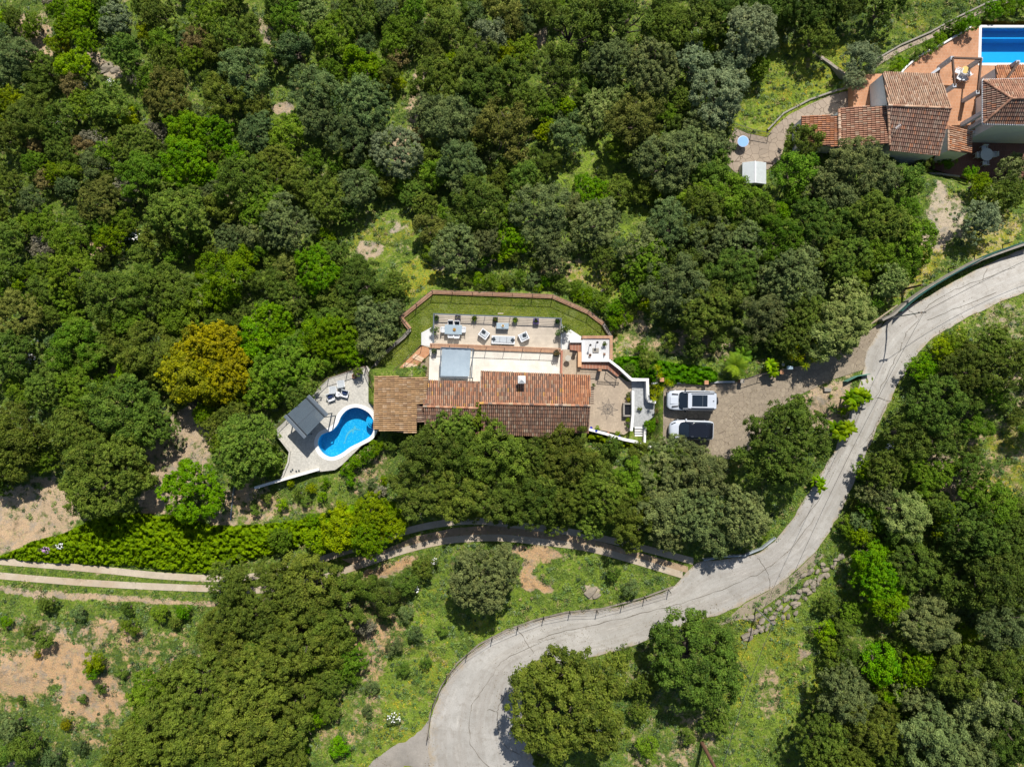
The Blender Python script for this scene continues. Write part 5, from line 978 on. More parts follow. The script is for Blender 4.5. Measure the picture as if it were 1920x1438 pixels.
# brick walkway
floor('brick_walkway', [(1069,641.5),(1091.5,641.5),(1091.5,677.5),(1142,677.5),(1160,692),(1167,700),(1157,707),(1139,692.5),(1083,690),(1083,658),(1069,656)], .25, 1.2, brickmat('brick walkway', (.34,.15,.085), (.27,.11,.07), (.42,.3,.22), .32, 2, .02))
lowwall('tan_bench_wall', [(1087,660),(1087,688)], 0, .62, .36, M('apricot tiles', (.62,.36,.19), .7, .15, 2), 'apricot tiled bench wall left of the brick walkway', 'bench')
lowwall('terracotta_kerb', [(1053.5,657),(1052.5,700)], 0, .35, .2, M('red kerb', (.42,.17,.11), .8, .3, 3), 'red tiled kerb between the upper terrace and the small patio')
railing('walkway_railing', [(1083,691),(1127,692.5)], .25, 'iron railing along the brick walkway above the patio', .95, 2.4, .12)
railing('walkway_railing', [(1137,693),(1157,708)], .25, 'short diagonal iron railing at the end of the brick walkway', .95, 1.2, .12)
MB_ = MB().box((0, 0, .5), (.3, .3, 1.0)); tag(MB_.build('brick_pillar', m_terra), 'square terracotta pillar between the two walkway railings', 'pillar').location = W(1123, 693, .2)
railing('patio_gate', [(1120,715),(1160,717)], 0, 'low ornamental iron gate along the top of the star patio', .35, 2.2, .16)
# path down to the lawn on the left
mb = MB(); tp = [(731,706,-1.5),(790,649.5,-1.1),(798,645,-1.05),(805,655,-1.02),(805,664,-1.05),(764,706,-1.5)]
P = [W(*p) for p in tp]; mb.prism(P, -2.8); struct(mb.build('terracotta_path', m_terra))
for i, f in enumerate((.28, .34, .58, .64)):
    a = Vector((733,703)).lerp(Vector((792,648)), 1 - f) ; b = Vector((764,704)).lerp(Vector((806,662)), 1 - f); zz = -1.5 + (1 - f) * .4
    A_, B_ = W(a.x + 2, a.y + 2, zz + .05), W(b.x, b.y, zz + .05); m = MB(); m.beam(A_, B_, .28, .1); tag(m.build('path_step', M('pale step edge', (.62,.45,.30), .8, .15, 3)), ['lowest','second lowest','second highest','highest'][i] + ' pale step across the terracotta path left of the terraces', 'step', 'steps of the terracotta path')
railing('path_railing', [(731,703),(791,648)], [-1.5, -1.1], 'brown iron handrail along the upper left side of the terracotta path', .95, 2.2, None, m_rust)
floor('flower_bed', [(766,706),(805,666),(803,706)], -.95, .6, M('bed soil', (.33,.26,.17), .95, .4, 3, fine=12, bmp=.4))
for i, (u, v, r, kd, lb) in enumerate(((787,684,3.4,'grn','small round bush'),(796,675,3.2,'teal','small round bush'),(795,687,3.2,'bright','small round bush'),(796,698,3,'grn','small round bush'),(779,696,6,'lime','yellow-green flowering bush'),(785,692,4,'grn','low green bush'),(775,701,4,'bright','low green bush'),(800,690,2.5,'grn','small round bush'))):
    tt = tree(u, v, r, kd, 'S', .8, lb + ' in the triangular flower bed, ' + ['left of the middle row','at its top corner','in the middle of its right row','in its lower right corner','at its bottom, yellowest','just above the yellow bush','in its lower left corner','against the terrace wall'][i]); tt.location.z = -.95
# ---------------------------------------------------------------- furniture of the lower terrace (z = -1)
ZL = -1.0
def legs4(t, lx, ly, h, r=.025, mat=None):
    for x in (-lx, lx):
        for y in (-ly, ly): MB().box((x, y, h / 2), (r * 2, r * 2, h)).build('leg', mat or m_wplas, t)
def table(u, v, z, sx, sy, h, label, mat, rz=0, cat='table'):
    t = thing('table', W(u, v, z), label, cat, rz); MB().box((0, 0, h - .02), (sx, sy, .04)).build('tabletop', mat, t, bevel=.01); legs4(t, sx / 2 - .06, sy / 2 - .06, h - .04, .03, m_grey); return t
m_btop = M('blue grey table top', (.33,.41,.46), .35, .1, 2)
table(851, 619, ZL, 1.75, .95, .75, 'blue-grey rectangular dining table on the lower terrace', m_btop, -.03)
def chair(u, v, z, rz, label, frame, cush, group, back=None, hh=.8, w_=.52, seat2=None):
    t = thing('chair', W(u, v, z), label, 'chair', rz, group); MB().box((0, 0, .43), (w_, .5, .07)).build('seat', cush, t, bevel=.02); MB().box((0, -.25, .66), (w_, .06, .42), rx=.15).build('backrest', frame, t, bevel=.015); legs4(t, w_ / 2 - .04, .22, .4, .018, frame)
    for s in (-1, 1): MB().box((s * (w_ / 2 + .01), 0, .62), (.05, .46, .03)).build('armrest', frame, t)
    return t
gch = 'chairs round the dining table'
chair(846, 607, ZL, math.pi, 'dark-seated dining chair above the table, the left one of two', m_wplas, m_charc, gch); chair(858, 608, ZL, math.pi, 'dark-seated dining chair above the table, the right one of two', m_wplas, m_charc, gch)
chair(833, 619, ZL, -math.pi / 2, 'white dining chair at the left end of the dining table', m_wplas, m_wcloth, gch); chair(869, 619, ZL, math.pi / 2, 'white dining chair at the right end of the dining table', m_wplas, m_wcloth, gch)
chair(846, 629, ZL, 0, 'white dining chair below the table, the left one of two', m_wplas, m_wcloth, gch); chair(857, 630, ZL, 0, 'white dining chair below the table, the right one of two', m_wplas, m_wcloth, gch)
def bowl(u, v, z, label, m=None):
    t = thing('fruit_bowl', W(u, v, z), label, 'bowl'); MB().lathe((0, 0, 0), [(.07, 0), (.17, .09), (.16, .09), (.06, .02)], 14).build('bowl', m or m_wood, t)
    for i in range(6): MB().lathe((math.cos(i) * .08, math.sin(i) * .08, .06), [(0, 0), (.045, .03), (.05, .05), (.03, .09), (0, .1)], 8).build('fruit', M('fruit', (.55,.33,.03), .4, .3, 12), t)
    return t
bowl(852, 618, ZL + .75, 'brown bowl of yellow fruit on the dining table')
table(942.5, 612, ZL, 1.25, .6, .62, 'blue-grey rectangular coffee table beside the sofa', m_btop, -.02)
bowl(943, 611, ZL + .62, 'white bowl of yellow fruit on the coffee table', m_wplas)
def sofa(u, v, z, rz, wd, label, n, cat='sofa', name='sofa', dp=.85, cu=()):
    t = thing(name, W(u, v, z), label, cat, rz); MB().box((0, 0, .2), (wd, dp, .1)).build('frame', m_wplas, t, bevel=.02)
    k = (wd - .24) / n
    for i in range(n): MB().box((-wd / 2 + .12 + k * (i + .5), .06, .36), (k - .015, dp - .22, .2)).build('seat_cushion', m_gcloth, t, bevel=.04)
    MB().box((0, -dp / 2 + .05, .48), (wd, .1, .5)).build('backrest', m_wcloth, t, bevel=.03)
    for s in (-1, 1): MB().box((s * (wd / 2 - .05), 0, .38), (.1, dp, .32)).build('armrest', m_wplas, t, bevel=.02)
    legs4(t, wd / 2 - .06, dp / 2 - .06, .16, .03)
    for x, y, a in cu: MB().box((x, y, .54), (.36, .36, .13), rz=a, rx=.5).build('cushion', m_charc, t, bevel=.05)
    return t
sofa(943.5, 638, ZL, -.03, 2.35, 'long white sofa with two dark cushions on the lower terrace', 3, cu=((-.98, .05, .4), (.98, .0, -.5)))
sofa(908, 627, ZL, .62+3.14-3.14-1.25, .95, 'white armchair with dark cushion left of the sofa', 1, 'armchair', 'armchair', cu=((-.15, .15, .2),))
sofa(982, 632, ZL, .45, .95, 'white armchair with dark cushion right of the sofa', 1, 'armchair', 'armchair', cu=((.12, .1, -.3),))
pot_plant(819, 597, ZL, 'dark leafy pot plant in the top left corner of the lower terrace', 'palmy', .26, .4, .55, seed=1, lm=m_leafd)
pot_plant(890, 598, ZL, 'yellowish potted palm above the left armchair', 'palmy', .26, .45, .62, seed=2)
pot_plant(966, 601, ZL, 'potted palm just right of the coffee table', 'palmy', .26, .45, .62, seed=3)
pot_plant(1045, 603, ZL, 'dark potted palm in the top right corner of the lower terrace', 'palmy', .26, .4, .6, seed=4, lm=m_leafd)
mpur = M('purple planter', (.10,.07,.2), .6, .2, 3)
pot_plant(859, 596, ZL, 'purple square planter above the dining table', 'bush', .27, .5, .55, mpur, 5, True, lm=LM['grey']); pot_plant(1005, 603, ZL, 'purple square planter above the right armchair', 'bush', .28, .5, .4, mpur, 6, True, lm=LM['oak'])
pot_plant(929, 600, ZL, 'grey square planter above the left edge of the coffee table', 'bush', .25, .45, .5, m_charc, 7, True, lm=LM['olive'])
pot_plant(816, 620, ZL, 'blue-green pot plant at the left edge of the lower terrace', 'bush', .2, .4, .9, m_charc, 8, lm=LM['teal']); pot_plant(1046, 627, ZL, 'slim dark pot plant at the right edge of the lower terrace', 'bush', .18, .5, .7, m_charc, 9, lm=LM['teal'])
pot_plant(1059, 618, ZL + .01, 'olive bush in a pot on the white side terrace', 'bush', .22, .6, 1.1, m_charc, 1, lm=LM['yolive'])
pot_plant(815, 658, 0, 'tall grey planter in the top left corner of the upper terrace', 'bush', .24, .6, .5, m_charc, 2, True, lm=LM['oakgrey']); pot_plant(1043, 664, 0, 'tall grey planter with red flowers at the right end of the upper terrace', 'bush', .28, .7, .7, m_charc, 3, True, lm=LM['rust'])
pot_plant(1076, 663, 0, 'black glazed pot beside the apricot bench wall', 'none', .2, .55, .3, m_black, 3)
t = thing('garden_tap_frame', W(938, 590, -2), 'cream pipe frame standing on the lawn above the coffee table', 'frame'); MB().box((-.2, 0, .5), (.07, .07, 1.0)).build('upright', M('cream paint', (.7,.6,.45), .6), t); MB().box((.05, .02, 1.0), (.57, .07, .07)).build('crossbar', MATS['cream paint'], t)
# bistro set patch: wrought mat on the small patio
t = thing('bistro_table', W(1064, 672, 0), 'round wrought iron bistro table on the small patio', 'table')
MB().cyl((0, 0, .7), (0, 0, .72), .3, n=20).build('tabletop', M('mosaic top', (.5,.46,.38), .5, .4, 18), t); 
for i in range(3): a = i * 2.09; MB().cyl((math.cos(a) * .28, math.sin(a) * .28, 0), (math.cos(a) * .1, math.sin(a) * .1, .7), .015, n=6).build('leg', m_iron, t)
# shade sail
cn = thing('shade_canopy', W(855, 680, 0), 'pale blue fabric canopy on a grey frame over the upper terrace', 'canopy')
mb = MB(); q = [(829,652.5),(883,654.5),(880,706),(826,705)]; Z = 2.25; N = 18; vs = []
for j in range(13):
    for i in range(N + 1):
        s = i / N; tt = j / 12; a = Vector(q[0]).lerp(Vector(q[1]), s); b = Vector(q[3]).lerp(Vector(q[2]), s); p = a.lerp(b, tt); vs.append(W(p.x, p.y, Z + .05 * math.sin(s * math.pi * 9) * .35 - .12 * math.sin(math.pi * tt)) - cn.location)
mb.add(vs, [(j * (N + 1) + i, (j + 1) * (N + 1) + i, (j + 1) * (N + 1) + i + 1, j * (N + 1) + i + 1) for j in range(12) for i in range(N)]); mb.build('fabric', M('pale blue canvas', (.35,.42,.47), .9, .12, .8, c2=(.28,.35,.40)), cn, smooth=True)
fr = [(827,651.5),(887,654),(884,708.5),(825,707)]; PZ = [W(a, b, Z + .06) - cn.location for a, b in fr]
for i in range(4): MB().beam(PZ[i], PZ[(i + 1) % 4], .09, .09).build('beam', m_grey, cn)
for p in PZ: MB().cyl((p.x, p.y, 0), (p.x, p.y, p.z), .05).build('post', m_grey, cn)
# ================================================================ pool terrace (z = -.9)
ZP = -.9
floor('pool_terrace', POOLDECK, ZP, 2.2, m_pool, [COPE])
cp_ = slab('pool_coping', COPE, ZP + .02, .3, M('white pool coping', (.80,.79,.76), .6, .06, 1), [POOL])
pl = thing('kidney_pool', W(650, 808, ZP), 'blue kidney-shaped swimming pool with white coping', 'pool')
cp_.parent = pl; rel(pl, cp_)
def mosaic(name, c1, c2, c3, sc):
    m, nt, b = newmat(name); g = nt.nodes.new('ShaderNodeNewGeometry'); v = nt.nodes.new('ShaderNodeTexVoronoi'); v.inputs['Scale'].default_value = sc; nt.links.new(g.outputs['Position'], v.inputs['Vector']); sp = nt.nodes.new('ShaderNodeSeparateColor'); nt.links.new(v.outputs['Color'], sp.inputs[0])
    col = mixn(nt, c1, c2, sp.outputs[0]); col = mixn(nt, col, c3, rng_n(nt, sp.outputs[1], .78, .82)); nt.links.new(col, b.inputs['Base Color']); b.inputs['Roughness'].default_value = .3; MATS[name] = m; return m
m_mos = mosaic('blue mosaic', (.01,.42,.70), (.015,.35,.64), (.06,.50,.76), 11)
bz = ZP - 1.5; mb = cdt(POOL, 0, flat=bz); 
n = len(POOL); o = len(mb.v); top = [W(p[0], p[1], ZP + .018) for p in POOL]
mb = MB(); mb.v = []; ring = [tuple(p) for p in top] + [(p.x, p.y, bz) for p in top]; mb.add(ring, [((i + 1) % n, i, n + i, n + (i + 1) % n) for i in range(n)] + [tuple(range(n, 2 * n))])
rel(pl, mb.build('basin', m_mos, pl))
def watermat(name, tint):
    m, nt, b = newmat(name); tr = nt.nodes.new('ShaderNodeBsdfTransparent'); tr.inputs[0].default_value = rgb(tint); gl = nt.nodes.new('ShaderNodeBsdfGlossy'); gl.inputs['Roughness'].default_value = .12
    fr = nt.nodes.new('ShaderNodeFresnel'); fr.inputs[0].default_value = 1.33; mx = nt.nodes.new('ShaderNodeMixShader'); bp = nt.nodes.new('ShaderNodeBump'); bp.inputs['Strength'].default_value = .12; bp.inputs['Distance'].default_value = .05
    nt.links.new(noise(nt, 3.5, 3), bp.inputs['Height']); nt.links.new(bp.outputs[0], gl.inputs['Normal']); nt.links.new(bp.outputs[0], fr.inputs['Normal'])
    nt.links.new(fr.outputs[0], mx.inputs[0]); nt.links.new(tr.outputs[0], mx.inputs[1]); nt.links.new(gl.outputs[0], mx.inputs[2]); nt.links.new(mx.outputs[0], nt.nodes['Material Output'].inputs[0]); return m
m_water = watermat('pool water', (.72,.93,.98))
wt = cdt([(a, b) for a, b in POOL], 0, flat=ZP - .12); rel(pl, wt.build('water', m_water, pl))
# dolphin-shaped inlay and corner steps
dl = MB(); sp = catmull([(647,827),(650,817),(656,809),(665,804.5),(676,806)], 6); nn = len(sp); wv = [3.4 * math.sin(math.pi * min(1, (i + 1) / nn * .95 + .03)) + .3 for i in range(nn)]
L_ = []; R_ = []
for i, p in enumerate(sp):
    a = Vector(sp[max(i - 1, 0)]); b = Vector(sp[min(i + 1, nn - 1)]); d = (b - a).normalized(); nr = Vector((-d.y, d.x)); L_.append(Vector(p) + nr * wv[i] / 2); R_.append(Vector(p) - nr * wv[i] / 2)
dl.add([W(p.x, p.y, bz + .02) for p in L_ + R_], [(i, i + 1, nn + i + 1, nn + i) for i in range(nn - 1)])
for tri in (((647,827),(643,831),(648,831)), ((662,805),(665,797),(668,803)), ((660,808),(662,815),(664,806))): dl.add([W(a, b, bz + .022) for a, b in tri], [(0, 1, 2)])
rel(pl, dl.build('floor_inlay', M('pale mosaic', (.16,.50,.60), .4, .2, 12), pl))
for i, (rr, hh) in enumerate(((13, 1.0), (9, 1.2), (5.5, 1.35))):
    pts = [W(700 + math.cos(t) * rr * .9 - 2, 790 + math.sin(t) * rr, bz + hh) for t in [math.pi * .55 + k * math.pi * .85 / 8 for k in range(9)]] + [W(700, 790 - rr * .6, bz + hh)]
    m = MB(); m.prism(pts, bz); rel(pl, m.build('step', m_mos, pl))
# fence of the pool terrace
railing('iron_fence', [(514.5,806),(616.5,709.5),(686.5,687)], ZP, 'brown iron fence along the upper left edge of the pool terrace', 1.05, 2.0, .14, m_rust)
railing('iron_fence', [(687,688),(703,727)], ZP, 'iron fence along the short right side of the pool terrace', 1.15, 1.2, .11, m_rust)
lowwall('terrace_parapet', [(477,915),(530,899),(598,879.5)], -2.6, -.55, .26, m_white, 'narrow white-topped wall along the bottom of the pool terrace')
lowwall('terrace_kerb', [(514,809),(543,847),(540,867),(528,896)], -2.6, -.7, .16, m_pool, 'grey kerb on the lower left edge of the pool terrace')
pot_plant(676, 697, ZP, 'yellow-green potted shrub in the top corner of the pool terrace', 'bush', .3, .7, 1.0, m_charc, 2, lm=LM['yolive']); pot_plant(666, 705, ZP, 'low empty clay dish near the top of the pool terrace', 'none', .26, .3, .3, m_pot, 2)
# grey awning pergola
pg = thing('awning_pergola', W(574, 792, ZP), 'dark grey louvred awning pergola beside the kidney pool', 'pergola')
cr = [(535,780),(578.5,742.5),(613,778),(572,820)]; ZC = 2.55; K = [W(a, b, ZP + ZC) - pg.location for a, b in cr]
def lerp4(K, s, t): return K[0].lerp(K[1], s).lerp(K[3].lerp(K[2], s), t)
mb = MB()
NS = 26
for i in range(NS):                         # louvres run across the short side
    a = lerp4(K, 0.02, (i + .06) / NS); b = lerp4(K, .98, (i + .06) / NS); c = lerp4(K, .98, (i + .94) / NS); d = lerp4(K, 0.02, (i + .94) / NS)
    mb.prism([a + Vector((0, 0, .03)), b + Vector((0, 0, .03)), c + Vector((0, 0, .05)), d + Vector((0, 0, .05))], a.z - .02)
mb.build('roof_slats', M('slate louvres', (.085,.115,.14), .5, .15, 1), pg)
for s0, s1, nm in (((0, -.02), (0, 1.02), 'gutter'), ((1, -.02), (1, 1.02), 'gutter')):
    a = lerp4(K, s0[0], s0[1]); b = lerp4(K, s1[0], s1[1]); MB().beam(a + Vector((0, 0, .02)), b + Vector((0, 0, .02)), .34, .16).build(nm, m_grey, pg, bevel=.03)
for s in (.09, .91): a = lerp4(K, s, .0); b = lerp4(K, s, 1.0); MB().beam(a + Vector((0, 0, .075)), b + Vector((0, 0, .075)), .09, .03).build('seam_strip', M('black seam', (.02,.025,.03), .5), pg)
a = lerp4(K, 0, .5); b = lerp4(K, 1, .5); MB().beam(a + Vector((0, 0, .07)), b + Vector((0, 0, .07)), .05, .025).build('centre_beam', m_grey, pg)
for s, t in ((.02, .06), (.98, .06), (.02, .94), (.98, .94)): p = lerp4(K, s, t); MB().beam((p.x, p.y, 0), (p.x, p.y, ZC - .06), .11, .11).build('post', m_grey, pg)
ar = W(608, 782, ZP + 2.2) - pg.location; a2 = W(619, 781, ZP + 2.2) - pg.location; a3 = W(616, 797, ZP + 2.2) - pg.location
MB().beam(ar, a2, .07, .07).build('bracket_arm', m_grey, pg); MB().beam((a2.x, a2.y, 0), (a2.x, a2.y, 2.2), .1, .1).build('post', m_grey, pg)
# lounge group
def lounge(u, v, rz, label, cush, hasc):
    t = thing('lounge_chair', W(u, v, ZP), label, 'lounge chair', rz, 'chairs on the pool terrace'); MB().box((0, .05, .3), (.68, .68, .12)).build('seat', m_wcloth if hasc else m_gcloth, t, bevel=.04)
    MB().box((0, -.3, .6), (.66, .1, .6), rx=.25).build('backrest', m_gcloth, t, bevel=.03)
    for s in (-1, 1): MB().box((s * .36, 0, .45), (.06, .7, .05)).build('armrest', m_wplas, t, bevel=.01)
    legs4(t, .32, .3, .26, .02)
    if hasc: MB().box((0, -.14, .5), (.42, .38, .12), rx=1.0).build('cushion', cush, t, bevel=.04)
    return t
lounge(622, 745, math.pi + .35, 'white lounge chair with navy cushion, left of the little round table', m_cush, True); lounge(648, 738, math.pi - .25, 'white lounge chair with navy cushion, right of the little round table', m_cush, True)
lounge(626, 731, math.pi * .02, 'grey lounge chair without cushion, upper left of the round table', m_cush, False); lounge(641, 720, .1, 'grey lounge chair nearest the fence on the pool terrace', m_cush, False)
t = thing('round_side_table', W(635.5, 739, ZP), 'little white round table between the lounge chairs', 'table'); MB().cyl((0, 0, .46), (0, 0, .49), .27, n=24).build('tabletop', m_wplas, t); MB().cyl((0, 0, 0), (0, 0, .46), .04).build('leg', m_grey, t); MB().cyl((0, 0, 0), (0, 0, .02), .18, n=16).build('base', m_grey, t)
t = thing('glass_bottle', W(636, 738, ZP + .49), 'dark bottle standing on the little round table', 'bottle'); MB().lathe((0, 0, 0), [(.04, 0), (.04, .18), (.015, .24), (.015, .3)], 10).build('bottle', m_black, t)
for i, (u, v) in enumerate(((546,883),(549,880),(556,883),(561,882))): tag(MB().lathe((0, 0, 0), [(.05, 0), (.09, .12), (.08, .12)], 10).build('small_pot', m_charc), 'tiny dark pot at the bottom of the pool terrace, ' + ['leftmost','second from left','third from left','rightmost'][i] + ' of four', 'pot', 'tiny pots').location = W(u, v, ZP)
# ================================================================ right-hand patio, stairs, walls
lowwall('patio_parapet', [(1104,805),(1135,813),(1170,824),(1200,830),(1222,838)], -1.2, [.55,.55,.6,.6,.6], .26, m_white, 'sloping white parapet wall along the bottom of the star patio')
lowwall('white_stair_wall', [(1187,733),(1187,776),(1184,808)], 0, 1.0, .26, m_white, 'tall white wall between the star patio and the stairs')
lowwall('white_court_wall', [(1184,712),(1214,712),(1215,745),(1218,752),(1230,754)], 0, [.95,1.0,1.0,.95,.9], .28, m_white, 'curling white wall above and right of the stair court')
struct(slab('stair_court', [(1184,713),(1216,713),(1218,750),(1230,756),(1226,780),(1212,792),(1209,803),(1187,801),(1185,735)], .12, .9, M('grey court paving', (.42,.43,.43), .8, .15, 1.2, fine=6)))
for i in range(5):
    o = MB().box((0, 0, 0), (.92, .2, .16)).build('stair_step', m_white); o.location = W(1198.5, 802 + i * 4.6, .05 - i * .14); tag(o, ['top', 'second', 'third', 'fourth', 'lowest'][i] + ' white tread of the short stair right of the star patio', 'stair tread', 'treads of the short stair')
floor('stair_landing', [(1180,800),(1212,800),(1214,836),(1180,826)], -.75, 1, m_pool)
lowwall('stair_side_wall', [(1210,800),(1209,832)], -1, .25, .2, m_white, 'low white wall on the right side of the short stair')
t = thing('stone_well', W(1176, 768, 0), 'square stone well head planter against the white stair wall', 'well')
for i, (x, y, a, b) in enumerate(((-.42, 0, .16, 1.2), (0, .6, 1.0, .16), (0, -.6, 1.0, .16))): MB().box((x, y, .3), (a, b, .6)).build('well_side', m_stone, t, bevel=.02)
MB().box((.06, 0, .2), (.78, 1.05, .35)).build('opening_shade', m_black, t)  # solid black block: shade inside the well painted as colour
for i, (u, v, r, kd, lb) in enumerate(((1176,740,5.5,'yolive','reddish yellow shrub above the stone well'),(1177,749,5,'gold','orange flowering shrub directly above the stone well'),(1176,788,5,'lime','yellow-green shrub directly below the stone well'),(1176,798,4.5,'grn','green shrub below the stone well, beside the stairs'),(1119,803,5.5,'lime','yellow-green shrub behind the parapet, near the old roof'),(1158,812,5.5,'lime','yellow-green shrub behind the parapet, middle of the star patio'),(1198,766,5,'grn','leafy shrub in the middle of the stair court'),(1231,770,5,'rust','dark red plant beside the parked white off-roader'),(1233,790,5,'rust','reddish plant in the bed left of the lower car'),(1112,722,4,'yolive','weedy tuft beside the villa gable'))):
    tt = tree(u, v, r, kd, 'S', 1, lb); tt.location.z = .1 if u < 1200 else .4
for i, (u, v, lb) in enumerate(((1117.5,807.5,'cobalt blue pot nearest the villa on the white parapet'),(1160,818.5,'cobalt blue pot near the middle of the white parapet'))): tag(MB().lathe((0, 0, 0), [(.1, 0), (.16, .18), (.13, .26), (.1, .26)], 14).build('glazed_pot', m_bluepot), lb, 'pot', 'pots on the parapet').location = W(u, v, .3)
for i, (u, v) in enumerate(((1108,802),(1127,810),(1140,812),(1146,816))): tag(MB().lathe((0, 0, 0), [(.1, 0), (.15, .2), (.12, .24), (.1, .22)], 14).build('clay_pot', [m_bluepot, m_charc, m_pot, m_stone][i]), ['pale blue pot at the left end of the parapet','dark pot between the two cobalt pots','round terracotta pot behind the parapet','grey stone pot right of the round terracotta pot'][i], 'pot', 'pots on the parapet').location = W(u, v, .1)
# driveway edge
lowwall('driveway_wall', [(1225,719),(1300,717),(1378,716)], .2, 1.25, .18, M('thin white coping', (.55,.57,.58), .6), 'thin pale wall top between the ivy bank and the parked cars')
for u, v, lb in ((1318,717,'orange brick pier in the ivy, above the white off-roader'),(1236,712,'orange brick pier at the left end of the ivy bank'),(1384,714.5,'orange brick gate pier with a grey cap, left of the driveway railing'),(1457,698,'low terracotta gate pier beside the mailbox')):
    t = thing('brick_pier', W(u, v, .5), lb, 'pier', group='brick piers along the driveway'); MB().box((0, 0, .65), (.34, .34, 1.3)).build('pier_body', m_terra, t); MB().box((0, 0, 1.33), (.4, .4, .06)).build('pier_cap', m_terra if u != 1384 else m_stone, t)
railing('driveway_railing', [(1390,712),(1422,702),(1452,696)], 1.05, 'iron railing along the top of the driveway', 1.1, 1.9, .14)
t = thing('mailbox', W(1472, 690, 1.1), 'pale blue metal mailbox on a post at the driveway edge', 'mailbox'); MB().box((0, 0, 1.2), (.55, .34, .32)).build('box', M('pale blue metal', (.42,.55,.62), .3, .1, 3, metal=.2), t, bevel=.05); MB().cyl((0, 0, 0), (0, 0, 1.05), .04).build('post', m_iron, t)
t = thing('garden_spotlight', W(1463, 684, 1.1), 'small grey lamp just left of the mailbox', 'lamp'); MB().cyl((0, 0, 0), (0, 0, .7), .03).build('post', m_iron, t); MB().lathe((0, 0, .7), [(.14, 0), (.18, .06), (.1, .16), (0, .2)], 12).build('lamp_head', m_steel, t)
